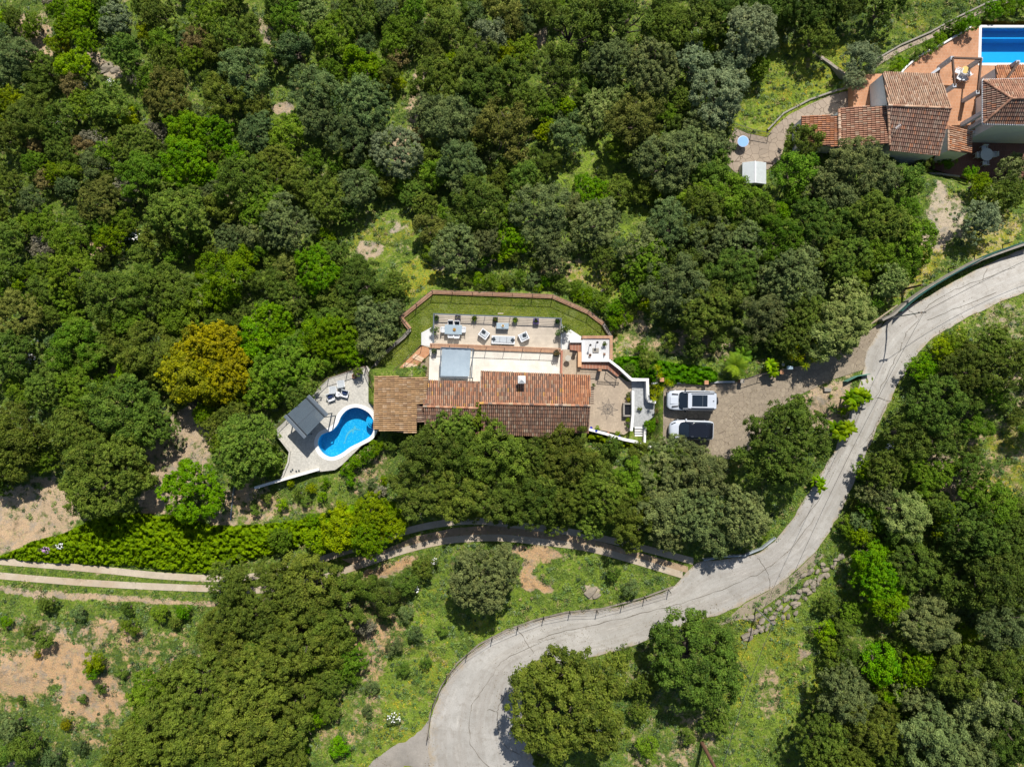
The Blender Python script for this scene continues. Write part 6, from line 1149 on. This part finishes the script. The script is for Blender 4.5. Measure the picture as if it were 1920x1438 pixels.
# ================================================================ cars (front towards -x)
def prof(x, w, zb, zs, zt, wt):
    h = [(w * .90, zb), (w * .985, zb + .12), (w, (zb + zs) / 2), (w * .985, zs - .08), (w * .93, zs), (wt, zt - .02), (wt * .5, zt), (0, zt + .008)]
    return [(x, -y, z) for y, z in h] + [(x, y, z) for y, z in h[-2::-1]]
def car(u, v, z, rz, label, suv):
    t = thing('parked_car', W(u, v, z), label, 'car', rz, 'cars parked on the paved driveway')
    m_cw = M('white car paint', (.52,.56,.61), .22, .03, 1, spec=.6); m_trim = M('black plastic trim', (.02,.02,.022), .5, .1, 4)
    m_rf = M('black roof paint', (.01,.012,.018), .08, .1, 1, spec=.7)
    if suv:
        L = [(-2.34, .50, .42, .80, .84, .35), (-2.31, .66, .38, .93, .98, .46), (-2.22, .80, .36, 1.02, 1.08, .56), (-2.02, .91, .34, 1.08, 1.15, .64), (-1.6, .965, .34, 1.12, 1.19, .68), (-1.0, .985, .34, 1.15, 1.22, .7), (-.3, .985, .34, 1.18, 1.2, .8), (1.0, .985, .34, 1.18, 1.2, .8), (2.1, .975, .36, 1.18, 1.2, .8), (2.3, .93, .40, 1.16, 1.18, .76), (2.36, .86, .46, 1.1, 1.12, .7)]
        cab = [(-1.28, .45, 1.17, 1.185, 1.2, .3), (-1.2, .70, 1.17, 1.2, 1.24, .6), (-1.05, .86, 1.17, 1.26, 1.32, .74), (-.80, .89, 1.17, 1.44, 1.47, .76), (-.48, .885, 1.17, 1.80, 1.83, .72), (-.30, .88, 1.17, 1.84, 1.87, .74), (1.9, .88, 1.17, 1.85, 1.88, .74), (2.20, .88, 1.17, 1.82, 1.86, .72), (2.27, .86, 1.17, 1.3, 1.34, .72)]
        roof = [(-.52, .66), (-.44, .76), (-.1, .79), (1.9, .79), (2.2, .76), (2.24, .7)]; rz_ = 1.875
    else:
        L = [(-2.18, .34, .42, .70, .76, .2), (-2.12, .54, .36, .80, .87, .36), (-1.98, .71, .32, .90, .97, .48), (-1.75, .84, .30, .96, 1.03, .58), (-1.4, .92, .28, 1.0, 1.08, .62), (-.9, .955, .28, 1.03, 1.12, .66), (-.2, .955, .28, 1.06, 1.1, .76), (.9, .955, .28, 1.09, 1.12, .76), (1.7, .95, .32, 1.10, 1.12, .74), (2.02, .88, .38, 1.06, 1.08, .66), (2.14, .74, .44, .98, 1.0, .5)]
        cab = [(-1.30, .40, 1.07, 1.10, 1.13, .3), (-1.2, .62, 1.07, 1.13, 1.18, .5), (-1.02, .78, 1.07, 1.2, 1.24, .62), (-.75, .83, 1.07, 1.32, 1.35, .66), (-.35, .84, 1.07, 1.50, 1.54, .66), (.1, .84, 1.07, 1.55, 1.60, .66), (1.2, .84, 1.07, 1.52, 1.57, .64), (1.75, .80, 1.07, 1.40, 1.44, .58), (2.02, .72, 1.07, 1.12, 1.14, .54)]
        roof = [(-.40, .58), (-.30, .68), (.2, .71), (1.2, .69), (1.7, .62), (1.85, .54)]; rz_ = 1.585
    MB().loft([prof(*s) for s in L]).build('body', m_cw, t, smooth=True, bevel=.02)
    MB().loft([prof(*s) for s in cab]).build('windows', m_glassd, t, smooth=True)
    mb = MB(); n = len(roof); vs = []; 
    for dz in (0, .05):
        k = 1 if dz == 0 else .965
        hgt = lambda x: rz_ + dz - (0 if suv else max(0, x - .9) ** 2 * .17 + max(0, .1 - x) ** 2 * .25) - (.015 if suv and abs(x - 1) > 1.1 else 0)
        vs += [(x, -y * k, hgt(x)) for x, y in roof] + [(x, y * k, hgt(x)) for x, y in roof[::-1]]
    m = 2 * n; fs = [(i, (i + 1) % m, m + (i + 1) % m, m + i) for i in range(m)] + [tuple([m + i, m + i + 1, m + (m - 2 - i), m + (m - 1 - i)]) for i in range(n - 1)]
    mb.add(vs, fs); rf = mb.build('roof', m_cw if suv else m_rf, t)
    zt = rz_ + .055
    if suv:
        MB().box((.62, 0, zt), (1.5, 1.12, .02)).build('panoramic_roof_glass', m_glassd, rf, bevel=.01); MB().box((.62+.28, 0, zt + .012), (.02, 1.1, .01)).build('roof_glass_seam', m_steel, rf)
        g = MB()
        for y in (-.3, -.1, .1, .3): g.box((1.78, y, zt - .004), (.62, .035, .03))
        g.build('roof_ribs', m_cw, rf)
        MB().box((1.95, 0, zt + .03), (.12, .05, .08)).build('aerial', m_black, rf)
        for s in (-1, 1): MB().beam((-.2, s * .70, zt + .02), (2.0, s * .70, zt + .02), .05, .06).build('roof_rail', m_trim, rf)
        for s in (-1, 1): MB().box((-1.62, s * .6, 1.205), (.62, .13, .02), rz=-s * .08).build('bonnet_vent', m_trim, t)
        MB().box((-1.65, 0, 1.2), (.9, .72, .03), top=.92).build('bonnet_bulge', m_cw, t, bevel=.012)
        for s in (-1, 1): MB().box((.45, s * .86, 1.84), (2.3, .09, .03)).build('gutter_strip', m_trim, t)
        MB().cyl((2.37, 0, 1.0), (2.60, 0, 1.0), .38, .38, 22).build('spare_wheel', m_rubber, t, bevel=.04)
        MB().box((-2.30, 0, .55), (.14, 1.6, .28)).build('front_bumper', m_trim, t, bevel=.04)
        for s in (-1, 1): MB().box((-2.20, s * .72, .92), (.14, .26, .16)).build('headlight', m_glassd, t, bevel=.03)
        for s in (-1, 1): MB().beam((-1.0, s * .80, 1.19), (-.50, s * .76, 1.85), .07, .05).build('windscreen_pillar', m_cw, t)
        wr, wx = .40, (-1.48, 1.42)
    else:
        for s in (-1, 1): MB().beam((-.2, s * .60, zt - .03), (1.3, s * .57, zt - .05), .025, .03).build('roof_rail', m_steel, rf)
        MB().box((1.86, 0, 1.4), (.22, 1.1, .035), ry=.15).build('rear_spoiler', m_rf, t, bevel=.01)
        for s in (-1, 1): MB().box((-1.82, s * .60, .985), (.46, .1, .03), rz=s * .5, ry=-.18).build('headlight', m_glassd, t, bevel=.01)
        for y in (-.3, .3): MB().beam((-1.75, y, 1.035), (-1.15, y * 1.15, 1.115), .02, .014).build('bonnet_crease', M('shade line', (.55,.57,.6), .4), t)
        for s in (-1, 1): MB().beam((-1.05, s * .74, 1.1), (-.35, s * .66, 1.56), .06, .04).build('windscreen_pillar', m_rf, t)
        wr, wx = .35, (-1.32, 1.32)
    yw = .88 if suv else .85
    for x in wx:
        for s in (-1, 1):
            w_ = MB().cyl((x, s * (yw - .12), wr), (x, s * (yw + .12), wr), wr, wr, 24).build('wheel', m_rubber, t, bevel=.02); MB().cyl((x, s * (yw + .11), wr), (x, s * (yw + .13), wr), wr * .62, wr * .6, 14).build('rim', m_steel, w_)
    for s in (-1, 1): MB().box((-.62, s * (1.06 if suv else 1.0), 1.22 if suv else 1.1), (.14, .22, .15), top=.85).build('wing_mirror', m_trim if suv else m_cw, t, bevel=.02)
    return t
car(1291, 750.5, 1.08, -.015, 'white boxy off-road car with spare wheel, dark sunroof and roof rails', True)
car(1292.5, 805, 1.08, -.03, 'white compact off-road car with all-black roof, below the boxier one', False)
# ================================================================ posts, poles and cables
rp = [(1253,1107),(1208,1120),(1166,1133),(1119,1145),(1068,1147),(1019,1157),(971,1175),(923,1196),(876,1226),(838,1268),(812,1320),(803,1380)]
fz = [zg(a, b) + .0 for a, b in rp]; t = thing('wire_fence', W(rp[0][0], rp[0][1] - 2, fz[0]), 'post and wire fence along the outer left edge of the bend in the road', 'fence'); wr_ = MB(); o0 = Vector(t.location)
PP = [W(a, b - 2, z) for (a, b), z in zip(rp, fz)]
for p in PP: MB().cyl(p - o0 + Vector((0, 0, -.2)), p - o0 + Vector((0, 0, 1.25)), .045, .04, 6).build('post', m_iron, t)
for a, b in zip(PP[:-1], PP[1:]):
    for h in (.35, .75, 1.15): wr_.beam(a + Vector((0, 0, h)) - o0, b + Vector((0, 0, h)) - o0, .018, .018)
wr_.build('wires', m_iron, t)
KB = [(1262,1100),(1205,1121),(1130,1141),(1060,1148),(1000,1163),(950,1181),(898,1208),(857,1243),(826,1288),(806,1340),(800,1388)]
lowwall('road_kerb', KB, -1.2, [zg(a_, b_) + .16 for a_, b_ in KB], .12, M('dirty kerb', (.30,.26,.21), .9, .4, 2), 'thin rough kerb along the outer left edge of the bend', 'kerb')
lowwall('road_kerb', [(1320,1050),(1355,1044),(1395,1042),(1430,1028),(1455,1008)], -.6, .95, .14, M('pale blue edging', (.34,.38,.40), .8, .3, 2), 'pale blue-grey edging where the tree belt meets the bend', 'kerb')
# retaining wall with green netting at the upper right
nb_ = [(1672,588),(1700,563),(1740,536),(1790,507),(1840,482),(1890,464),(1940,448)]
def sheet(name, path, z0, z1, mat, label, cat, th=.05):
    P0 = [W(a, b, zg(a, b) + z0) for a, b in path]; o0 = P0[0]; mb = MB(); mb.loft([[(p.x - o0.x, p.y - o0.y, p.z - o0.z), (p.x - o0.x, p.y - o0.y, p.z - o0.z + z1), (p.x - o0.x, p.y - o0.y + th, p.z - o0.z + z1), (p.x - o0.x, p.y - o0.y + th, p.z - o0.z)] for p in P0], closed=True)
    o = mb.build(name, mat); o.location = o0; return tag(o, label, cat)
m_net = M('green netting', (.02,.12,.10), .8, .3, 3, c2=(.015,.07,.06))
sheet('green_netting', catmull(nb_, 4), -.3, 1.9, m_net, 'long dark green netting along the upper side of the road', 'netting', .06)
lowwall('netting_wall', [(1655,600),(1676,590),(1704,566),(1743,540),(1793,511),(1842,486),(1892,468),(1940,452)], -.5, [2.0,2.2,2.3,2.4,2.5,2.6,2.6,2.7], .22, m_stone, 'low stone wall at the foot of the green netting')
for i, (u, v, du, dv, h) in enumerate(((1693,543,44,-15,3.3),(1778,504,14,-6,1.3),(1827,477,14,-7,1.3),(1880,459,14,-7,1.4))):
    t = tag(MB().cyl((0, 0, -.4), (0, 0, h), .11 if i == 0 else .06, .09 if i == 0 else .05, 8).build('wooden_post', m_dark), ['tall dark wooden post at the left end of the green netting', 'short post above the netting, leftmost of three', 'short post above the netting, middle of three', 'short post above the netting, rightmost of three'][i], 'post', 'posts above the netting'); t.location = G(u, v)
t = thing('bamboo_rail', G(1634, 607, .9), 'pale round timber rail beside the driveway mouth', 'rail'); a = G(1634, 607, .9); b = G(1683, 572, 1.5); MB().cyl((0, 0, 0), b - a, .09, .07, 8).build('rail', M('pale timber', (.45,.36,.24), .8, .3, 3), t)
for p in (Vector((.15, .1, 0)), (b - a) * .97): MB().cyl((p[0], p[1], p[2]), (p[0], p[1], p[2] - 1.6), .06, .06, 6).build('post', m_dark, t)
def pole(u, v, h, label, r=.11, mat=None):
    t = thing('utility_pole', G(u, v), label, 'utility pole', group='utility poles'); MB().cyl((0, 0, -.3), (0, 0, h), r * 1.15, r * .85, 10).build('shaft', mat or M('brown creosote pole', (.20,.10,.06), .8, .3, 2), t); MB().box((0, 0, h - .3), (.7, .1, .12)).build('crossarm', m_dark, t)
    for x in (-.28, .28): MB().lathe((x, 0, h - .24), [(.05, 0), (.06, .06), (.03, .14)], 8).build('insulator', m_stone, t)
    return Vector(t.location) + Vector((0, 0, h))
pA = pole(1665, 597, 6.2, 'thin pole standing at the driveway mouth beside the netting', .055, M('galvanised pole', (.36,.38,.4), .4, .1, 2, metal=.6)); pB = pole(1316, 1392, 7.0, 'leaning-looking brown pole near the bottom edge of the photo', .17)
def cable(a, b, sag, label, r=.012):
    n = 16; P = [a.lerp(b, i / n) - Vector((0, 0, sag * 4 * (i / n) * (1 - i / n))) for i in range(n + 1)]; o = MB().tube([p - P[0] for p in P], r, 5).build('overhead_cable', M('cable', (.05,.05,.05), .6)); o.location = P[0]; tag(o, label, 'cable', 'overhead cables')
cable(pA, W(2050, 430, 7), 1.0, 'overhead cable running right from the driveway-mouth pole along the netting', .02)
cable(pA, W(1448, 1168, 5), .9, 'overhead cable from the driveway-mouth pole down across the bend', .016); cable(W(1449, 1170, 5), W(1352, 1450, 6.5), .6, 'overhead cable over the grassy slope near the bottom right', .022)
t = tag(MB().cyl((0, 0, -.3), (0, 0, 5.1), .07, .06, 8).build('cable_post', m_steel), 'thin grey post at the edge of the stone rubble bank', 'post'); t.location = (W(1449, 1170, 5).x, W(1449, 1170, 5).y, 0)
# green netting patch and slab by the driveway verge
sheet('green_netting', [(1580,716),(1600,706),(1624,702)], .0, .9, M('pale green netting', (.10,.26,.20), .8, .2, 3), 'short pale green netting beside the driveway verge', 'netting', .05)
tag(MB().box((0, 0, .15), (.7, .35, .35)).build('stone_block', m_stone, bevel=.03), 'pale stone block on the bed between driveway and road', 'block').location = G(1550, 731)
# revetment of boulders below the bend
def rock(u, v, sx, sy, sz, rz, label, seed):
    r = random.Random(seed); bm = bmesh.new(); bmesh.ops.create_icosphere(bm, subdivisions=r.choice((1, 2)), radius=1)
    for q in bm.verts:
        c = q.co; m = max(abs(c.x), abs(c.y), abs(c.z)); c *= (.72 / m * .6 + .45) if m else 1; c += Vector([r.uniform(-.2, .2) for _ in range(3)]); q.co = Vector((c.x * sx, c.y * sy, c.z * sz))
    me = bpy.data.meshes.new('boulder'); bm.to_mesh(me); bm.free(); me.materials.append(m_rock); o = bpy.data.objects.new('boulder', me); C.objects.link(o); o.location = G(u, v, sz * .15); o.rotation_euler = (r.uniform(-.2, .2), r.uniform(-.2, .2), rz); tag(o, label, 'boulder', 'boulders of the rubble bank')
m_rock = M('grey tan boulder', (.32,.27,.20), .95, .4, 1.6, c2=(.21,.19,.15), fine=7, bmp=.7)
k = 0; r = random.Random(12); ordn = ['first','second','third','fourth','fifth','sixth','seventh','eighth','ninth','tenth','eleventh','twelfth','thirteenth','fourteenth']
for row, (a, b, n_) in enumerate((((1392,1200),(1482,1152),8),((1482,1152),(1540,1085),7),((1400,1165),(1500,1105),10),((1500,1105),(1560,1062),7),((1405,1180),(1470,1140),6),((1470,1140),(1555,1075),9),((1500,1080),(1585,1045),8))):
    for i in range(n_):
        f = (i + .5) / n_; u = a[0] + (b[0] - a[0]) * f + r.uniform(-6, 6); v = a[1] + (b[1] - a[1]) * f + r.uniform(-5, 5)
        rock(u, v, r.uniform(.2, .55), r.uniform(.16, .34), r.uniform(.2, .42), .55 + r.uniform(-.8, .8), ordn[i] + ' boulder from the left, %s course of the rubble bank' % ['lowest left', 'lowest right', 'upper left', 'upper right', 'middle left', 'middle right', 'topmost'][row], k); k += 1
for i, (u, v, s, lb) in enumerate(((145,95,.9,'pale rock outcrop in the upper left wood, leftmost'),(200,128,1.0,'broad pale rock outcrop in the upper left wood'),(215,133,.7,'small pale rock right of the broad outcrop'),(342,867,.35,'small white rock on the bare ground left of the pool'),(315,856,.25,'tiny white rock on the bare ground left of the pool'),(1108,1110,.8,'pale flat rock on the green triangle between track and road'),(1118,1117,.5,'smaller pale rock on the green triangle between track and road'),(100,505,.4,'grey dead log end in the wood at left'),(1130,545,.3,'purple-grey stone in the shrubs above the lawn'))):
    rock(u, v, s, s * .6, s * .35, .6, lb, 300 + i)
for pts, lb in (([(1392,1196),(1440,1172),(1484,1150)], 'rough lower stone edge of the rubble bank, left half'), ([(1484,1150),(1520,1122),(1545,1096)], 'rough lower stone edge of the rubble bank, right half')): lowwall('stone_edge', pts, -.8, .35, .3, m_rock, lb, 'wall')
lowwall('slope_pipe', [(432,975),(436,930),(440,905)], -3.5, -2.0, .1, m_steel, 'thin pale edging strip running down the slope left of the pool', 'edging')
lowwall('field_wall', [(1524,97),(1560,122),(1592,146)], -5.2, [zg(*q_) + .3 for q_ in [(1524,97),(1560,122),(1592,146)]], .16, m_stone, 'short stone wall stepping down from the round green bush'); lowwall('garden_path_wall', [(1640,113),(1690,84),(1745,60),(1800,30),(1850,6),(1900,-10)], -5.0, [zg(*q_) + .3 for q_ in [(1640,113),(1690,84),(1745,60),(1800,30),(1850,6),(1900,-10)]], .16, m_stone, 'pale stone wall above the neighbouring garden path')
lowwall('lane_wall', [(1440,243),(1470,212),(1520,186),(1560,172),(1600,160)], -5, [zg(*q_) + .3 for q_ in [(1440,243),(1470,212),(1520,186),(1560,172),(1600,160)]], .16, m_stone, 'low stone wall along the upper side of the stone lane'); railing('lane_railing', [(1372,238),(1408,250),(1440,256)], -4.35, 'iron railing along the top of the stone forecourt', 1.0, 2.0, .14)
# ================================================================ neighbouring property
hn = thing('guest_house', W(1690, 230, -3.3), 'neighbouring cream house of four stepped tiled roofs left of the paved pool yard', 'house')
R = []
q1 = WP([(1655,136,-.2),(1762,140,-.2),(1783,203,.7),(1665,197,.7)]); R.append(tiles('roof', q1, (-.17, -1), PALE, hn, .21, .4, 21))
q2 = WP([(1667,199,.66),(1783,203,.66),(1762,292,-.6),(1668,282,-.6)]); R.append(tiles('roof', q2, (-.1, 1), NB_SHADE, hn, .21, .4, 22))
q3 = WP([(1575,203,-.9),(1665,198,-.1),(1665,270,-.1),(1576,277,-.9)]); R.append(tiles('roof', q3, (-1, .03), MIXR, hn, .21, .4, 23))
q4 = WP([(1503,218,-1.5),(1571,217,-1.0),(1572,276,-1.0),(1504,270,-1.5)]); R.append(tiles('roof', q4, (-1, 0), NEWO[:2] + MIXR[:2], hn, .21, .4, 24))
q5 = WP([(1780,236,-.7),(1822,248,-1.2),(1820,288,-1.2),(1779,282,-.7)]); R.append(tiles('roof', q5, (1, .15), NEWO[:1] + PALE, hn, .21, .4, 25))
R.append(ridge('ridge_tiles', W(1665,198,.74), W(1784,203.5,.74), PALE, hn, 5)); R.append(ridge('ridge_tiles', W(1573,205,-.85), W(1574.5,276,-.85), PALE, hn, 6, .16)); R.append(ridge('ridge_tiles', W(1665,199,.5), W(1668,272,-.2), PALE, hn, 7, .13)); R.append(ridge('ridge_tiles', W(1778,236,-.6), W(1778,283,-.6), PALE, hn, 8, .1))
for q, zb, mt in ((WP([(1655,136,-.2),(1762,140,-.2),(1783,201,.5),(1762,290,-.7),(1668,282,-.7),(1665,197,.5)]), -5.2, m_walln), (q3, -4.6, m_walln), (q4, -5, m_walln), (q5, -5.3, m_walln)): R.append(house_wall(q, zb, hn, mt, .12))
for o in R: rel(hn, o)
t = thing('tv_antenna', W(1676, 243, -.1), 'white television antenna on the dark roof slope', 'antenna'); MB().cyl((0, 0, -.3), (0, 0, 1.0), .02, n=6).build('mast', m_wplas, t); a = MB(); a.beam((-.5, -.3, 1.0), (.5, .4, 1.0), .04, .04)
for i in range(5): f = -.4 + i * .2; a.beam((f - .15, f * .7 + .22, 1.0), (f + .15, f * .7 - .22, 1.0), .03, .03)
a.build('aerial_rods', m_wplas, t); t.scale = (.55, .55, .8)
h2 = thing('pool_house', W(1885, 205, -5.2), 'neighbouring white two-storey house with a hipped dark tiled roof at the right edge', 'house'); R = []
zt, ze = 2.2, .9
R.append(tiles('roof', WP([(1844,151,ze),(1897,185,zt),(1844,231,ze)]), (-1, 0), NB_SHADE, h2, .21, .4, 31)); R.append(tiles('roof', WP([(1844,151,ze),(2005,147,ze),(2005,183,zt),(1897,185,zt)]), (0, -1), MIXR, h2, .21, .4, 32)); R.append(tiles('roof', WP([(1844,231,ze),(1897,185,zt),(2005,185,zt),(2005,235,ze)]), (0, 1), NB_SHADE, h2, .21, .4, 33))
R.append(tiles('roof', WP([(1867,124,-.6),(2000,122,-.6),(2000,150,.1),(1869,150,.1)]), (0, -1), NEWO, h2, .21, .4, 34))
for a, b in (((1844,151,ze+.05),(1897,185,zt+.05)), ((1844,231,ze+.05),(1897,185,zt+.05)), ((1897,185,zt+.05),(2005,184,zt+.05))): R.append(ridge('ridge_tiles', W(*a), W(*b), MIXR, h2, 9))
R.append(house_wall(WP([(1876,153,ze),(2005,150,ze),(2005,235,ze),(1874,232,ze)]), -5.4, h2, m_walln, .15)); R.append(house_wall(WP([(1867,124,-.5),(2000,122,-.5),(2000,150,-.4),(1869,150,-.4)]), -4, h2, m_walln, .15))
for a, b in (((1842,150),(1842,232)), ((1842,150),(2005,146)), ((1842,233),(2005,237))): R.append(MB().beam(W(*a, ze - .06), W(*b, ze - .06), .12, .12).build('eaves_gutter', m_wplas, h2))
wb = W(1905, 235, ze); 
for x in (0, 2.2, 4.4):
    p = W(1880, 231, -1.2); R.append(MB().box((p.x + x, W(1880, 231, ze).y + .42, -1.2), (.7, .12, 1.0)).build('window', m_glassd, h2)); 
for o in R: rel(h2, o)
floor('pool_yard', [(1600,140),(1688,138),(1700,126),(1725,105),(1770,82),(1822,51),(2000,47),(2000,248),(1780,248),(1700,248),(1600,240)], -3.1, 1.2, brickmat('orange yard tiles', (.50,.25,.13), (.46,.21,.10), (.50,.33,.22), .33, .33, .012), [[(1836,47.5),(1999,48),(1999,124),(1834,123)]])
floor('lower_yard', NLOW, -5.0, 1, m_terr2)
CO2 = [(1836,47.5),(1999,48),(1999,124),(1834,123)]; PO2 = [(1841,52),(1995,52),(1995,118.5),(1839.5,118.5)]
p2 = thing('rectangular_pool', W(1900, 85, -3.1), 'bright blue rectangular swimming pool at the top right', 'pool')
cp2 = slab('pool_coping', CO2, -3.08, .3, m_white, [PO2]); cp2.parent = p2; rel(p2, cp2)
top = [W(a, b, -3.09) for a, b in PO2]; zb2 = -5.0; mb = MB(); mb.add([tuple(p) for p in top] + [(p.x, p.y, zb2) for p in top], [((i + 1) % 4, i, 4 + i, 4 + (i + 1) % 4) for i in range(4)] + [(4, 5, 6, 7)]); m_b2 = M('azure pool tiles', (.01,.44,.84), .4, .08, 2); rel(p2, mb.build('basin', m_b2, p2))
rel(p2, MB().prism([Vector((top[0].x, top[0].y, -3.9)), Vector((top[1].x, top[1].y, -3.9)), Vector((top[1].x, top[1].y - .8, -3.9)), Vector((top[0].x, top[0].y - .8, -3.9))], zb2).build('pool_bench', m_b2, p2))
rel(p2, cdt(PO2, 0, flat=-3.25).build('water', watermat('azure water', (.55,.9,1.0)), p2))
ZN = -3.1
lowwall('yard_retaining_wall', [(1786,247.5),(1860,247.5),(2000,247)], -5.4, -3.05, .25, m_walln, 'white retaining wall between the orange yard and the shaded lower yard')
lowwall('yard_edging', [(1688,139),(1700,125),(1725,104),(1770,81),(1822,50)], -4.2, -2.9, .18, m_white, 'thin white edging along the upper left of the orange tiled yard')
pg = thing('garden_pergola', W(1790, 150, ZN), 'grey pillared pergola with dark beams in the orange tiled yard', 'pergola'); o0 = Vector(pg.location); PB = [W(1760,128,ZN), W(1812,130,ZN), W(1806,190,ZN), W(1764,178,ZN)]; hh = 2.35
m_pil = M('grey white pillar', (.45,.47,.5), .8, .1, 2)
for p in PB: MB().box(p - o0 + Vector((0, 0, hh / 2)), (.36, .36, hh)).build('pillar', m_pil, pg)
for i, j in ((0, 1), (1, 2), (3, 0)): MB().beam(PB[i] - o0 + Vector((0, 0, hh)), PB[j] - o0 + Vector((0, 0, hh)), .16, .2).build('beam', m_dark, pg)
pg = thing('garden_pergola', W(1810, 235, ZN), 'long slanting white-grey beams between orange yard and hipped house', 'pergola'); o0 = Vector(pg.location)
for a, b in (((1804,234),(1850,206)), ((1818,241),(1845,226)), ((1865,145),(1842,152))): MB().box(W(*a, ZN) - o0 + Vector((0, 0, 1.75)), (.38, .38, 3.5)).build('pillar', m_pil, pg)
MB().beam(W(1804,234,ZN) - o0 + Vector((0, 0, 3.5)), W(1865,145,ZN) - o0 + Vector((0, 0, 3.5)), .2, .2).build('beam', m_dark, pg)
lowwall('yard_wall', [(1745,140),(1762,128)], ZN - .5, ZN + 1.2, .25, m_pil, 'short grey wall at the upper right corner of the pale tiled roof')
def plastic_chair(u, v, rz, label, z=ZN, grp='white chairs in the orange yard'):
    return chair(u, v, z, rz, label, m_wplas, m_wplas, grp)
t = thing('round_table', W(1802, 137, ZN), 'small round yellow garden table in the orange yard', 'table'); MB().cyl((0, 0, .7), (0, 0, .73), .38, n=24).build('tabletop', M('yellow plastic', (.7,.5,.15), .5), t); MB().cyl((0, 0, 0), (0, 0, .7), .04).build('leg', m_grey, t); MB().cyl((0, 0, 0), (0, 0, .03), .25, n=16).build('base', m_grey, t)
plastic_chair(1791, 137, 1.2, 'white garden chair left of the small yellow table'); plastic_chair(1794, 149, 2.6, 'white garden chair below left of the small yellow table'); plastic_chair(1812, 142, -1.0, 'white garden chair lower right of the small yellow table', grp='white chairs in the orange yard'); plastic_chair(1803, 151, 3.1, 'white garden chair directly below the small yellow table')
ZQ = -5.0
t = thing('round_table', W(1842, 294, ZQ), 'big round pale table with chairs in the shaded lower yard', 'table'); MB().cyl((0, 0, .7), (0, 0, .74), .68, n=30).build('tabletop', m_wcloth, t); MB().cyl((0, 0, 0), (0, 0, .7), .08).build('leg', m_grey, t); MB().cyl((0, 0, 0), (0, 0, .03), .35, n=16).build('base', m_grey, t)
for u, v, a, lb in ((1840,281,3.14,'above'),(1842,309,0,'below'),(1828,294,-1.57,'left of'),(1858,293,1.57,'right of')): plastic_chair(u, v, a, 'pale chair %s the big round table in the shaded yard' % lb, ZQ, 'chairs round the shaded table')
t = thing('round_table', W(1389, 270, -4.3), 'round blue-topped table on the stone forecourt', 'table'); MB().cyl((0, 0, .72), (0, 0, .795), .54, n=32).build('tabletop', M('sky blue top', (.22,.42,.80), .3, .05, 2), t); MB().lathe((0, 0, 0), [(.56, .715), (.60, .725), (.60, .775), (.56, .78)], 32).build('rim', M('pale blue rim', (.5,.6,.8), .4), t); MB().cyl((0, 0, 0), (0, 0, .72), .06).build('leg', m_grey, t); MB().cyl((0, 0, 0), (0, 0, .03), .3, n=16).build('base', m_grey, t)
sh = thing('garden_shed', W(1414, 326, -4.6), 'small white corrugated gable-roofed shed below the stone forecourt', 'shed'); o0 = Vector(sh.location); m_cor = M('white corrugated sheet', (.62,.66,.66), .4, .08, 2)
def cor(a, b, c, d, nm):   # a,b ridge ends; d,c eave ends
    mb = MB(); n = 28; vs = []
    for i in range(n * 2 + 1):
        f = i / (n * 2); z = .025 if i % 2 else 0; vs += [a.lerp(b, f) - o0 + Vector((0, 0, z)), d.lerp(c, f) - o0 + Vector((0, 0, z))]
    mb.add(vs, [(2 * i, 2 * i + 1, 2 * i + 3, 2 * i + 2) for i in range(n * 2)]); return mb.build(nm, m_cor, sh)
r0, r1 = W(1416, 302.5, -2.4), W(1416, 343, -2.4)
cor(r0, r1, W(1392, 345, -2.9), W(1392, 305, -2.9), 'roof'); cor(r0, r1, W(1436.5, 345.5, -2.9), W(1436.5, 305, -2.9), 'roof')
MB().beam(r0 - o0 + Vector((0, 0, .03)), r1 - o0 + Vector((0, 0, .03)), .16, .04).build('ridge_cap', m_wplas, sh)
P = [W(1393, 306, -2.97), W(1416, 304, -2.47), W(1435.5, 306, -2.97), W(1435.5, 344, -2.97), W(1416, 342, -2.47), W(1393, 344, -2.97)]; mb = MB(); mb.prism([Vector((p.x, p.y, -3.05)) - o0 for p in (P[0], P[2], P[3], P[5])], -5.3 - o0.z + 0); mb.build('wall', m_walln, sh)
lowwall('terrace_wall', [(1730,326),(1760,326),(1800,331)], -5.2, -3.9, .2, m_stone, 'stone wall end below the leafy shrubs under the neighbouring roofs')
lowwall('shed_kerb', [(1432,304),(1450,306)], -5.2, -4.2, .12, m_dark, 'dark kerb right of the white gabled shed', 'kerb')
print('objects', len(bpy.data.objects))
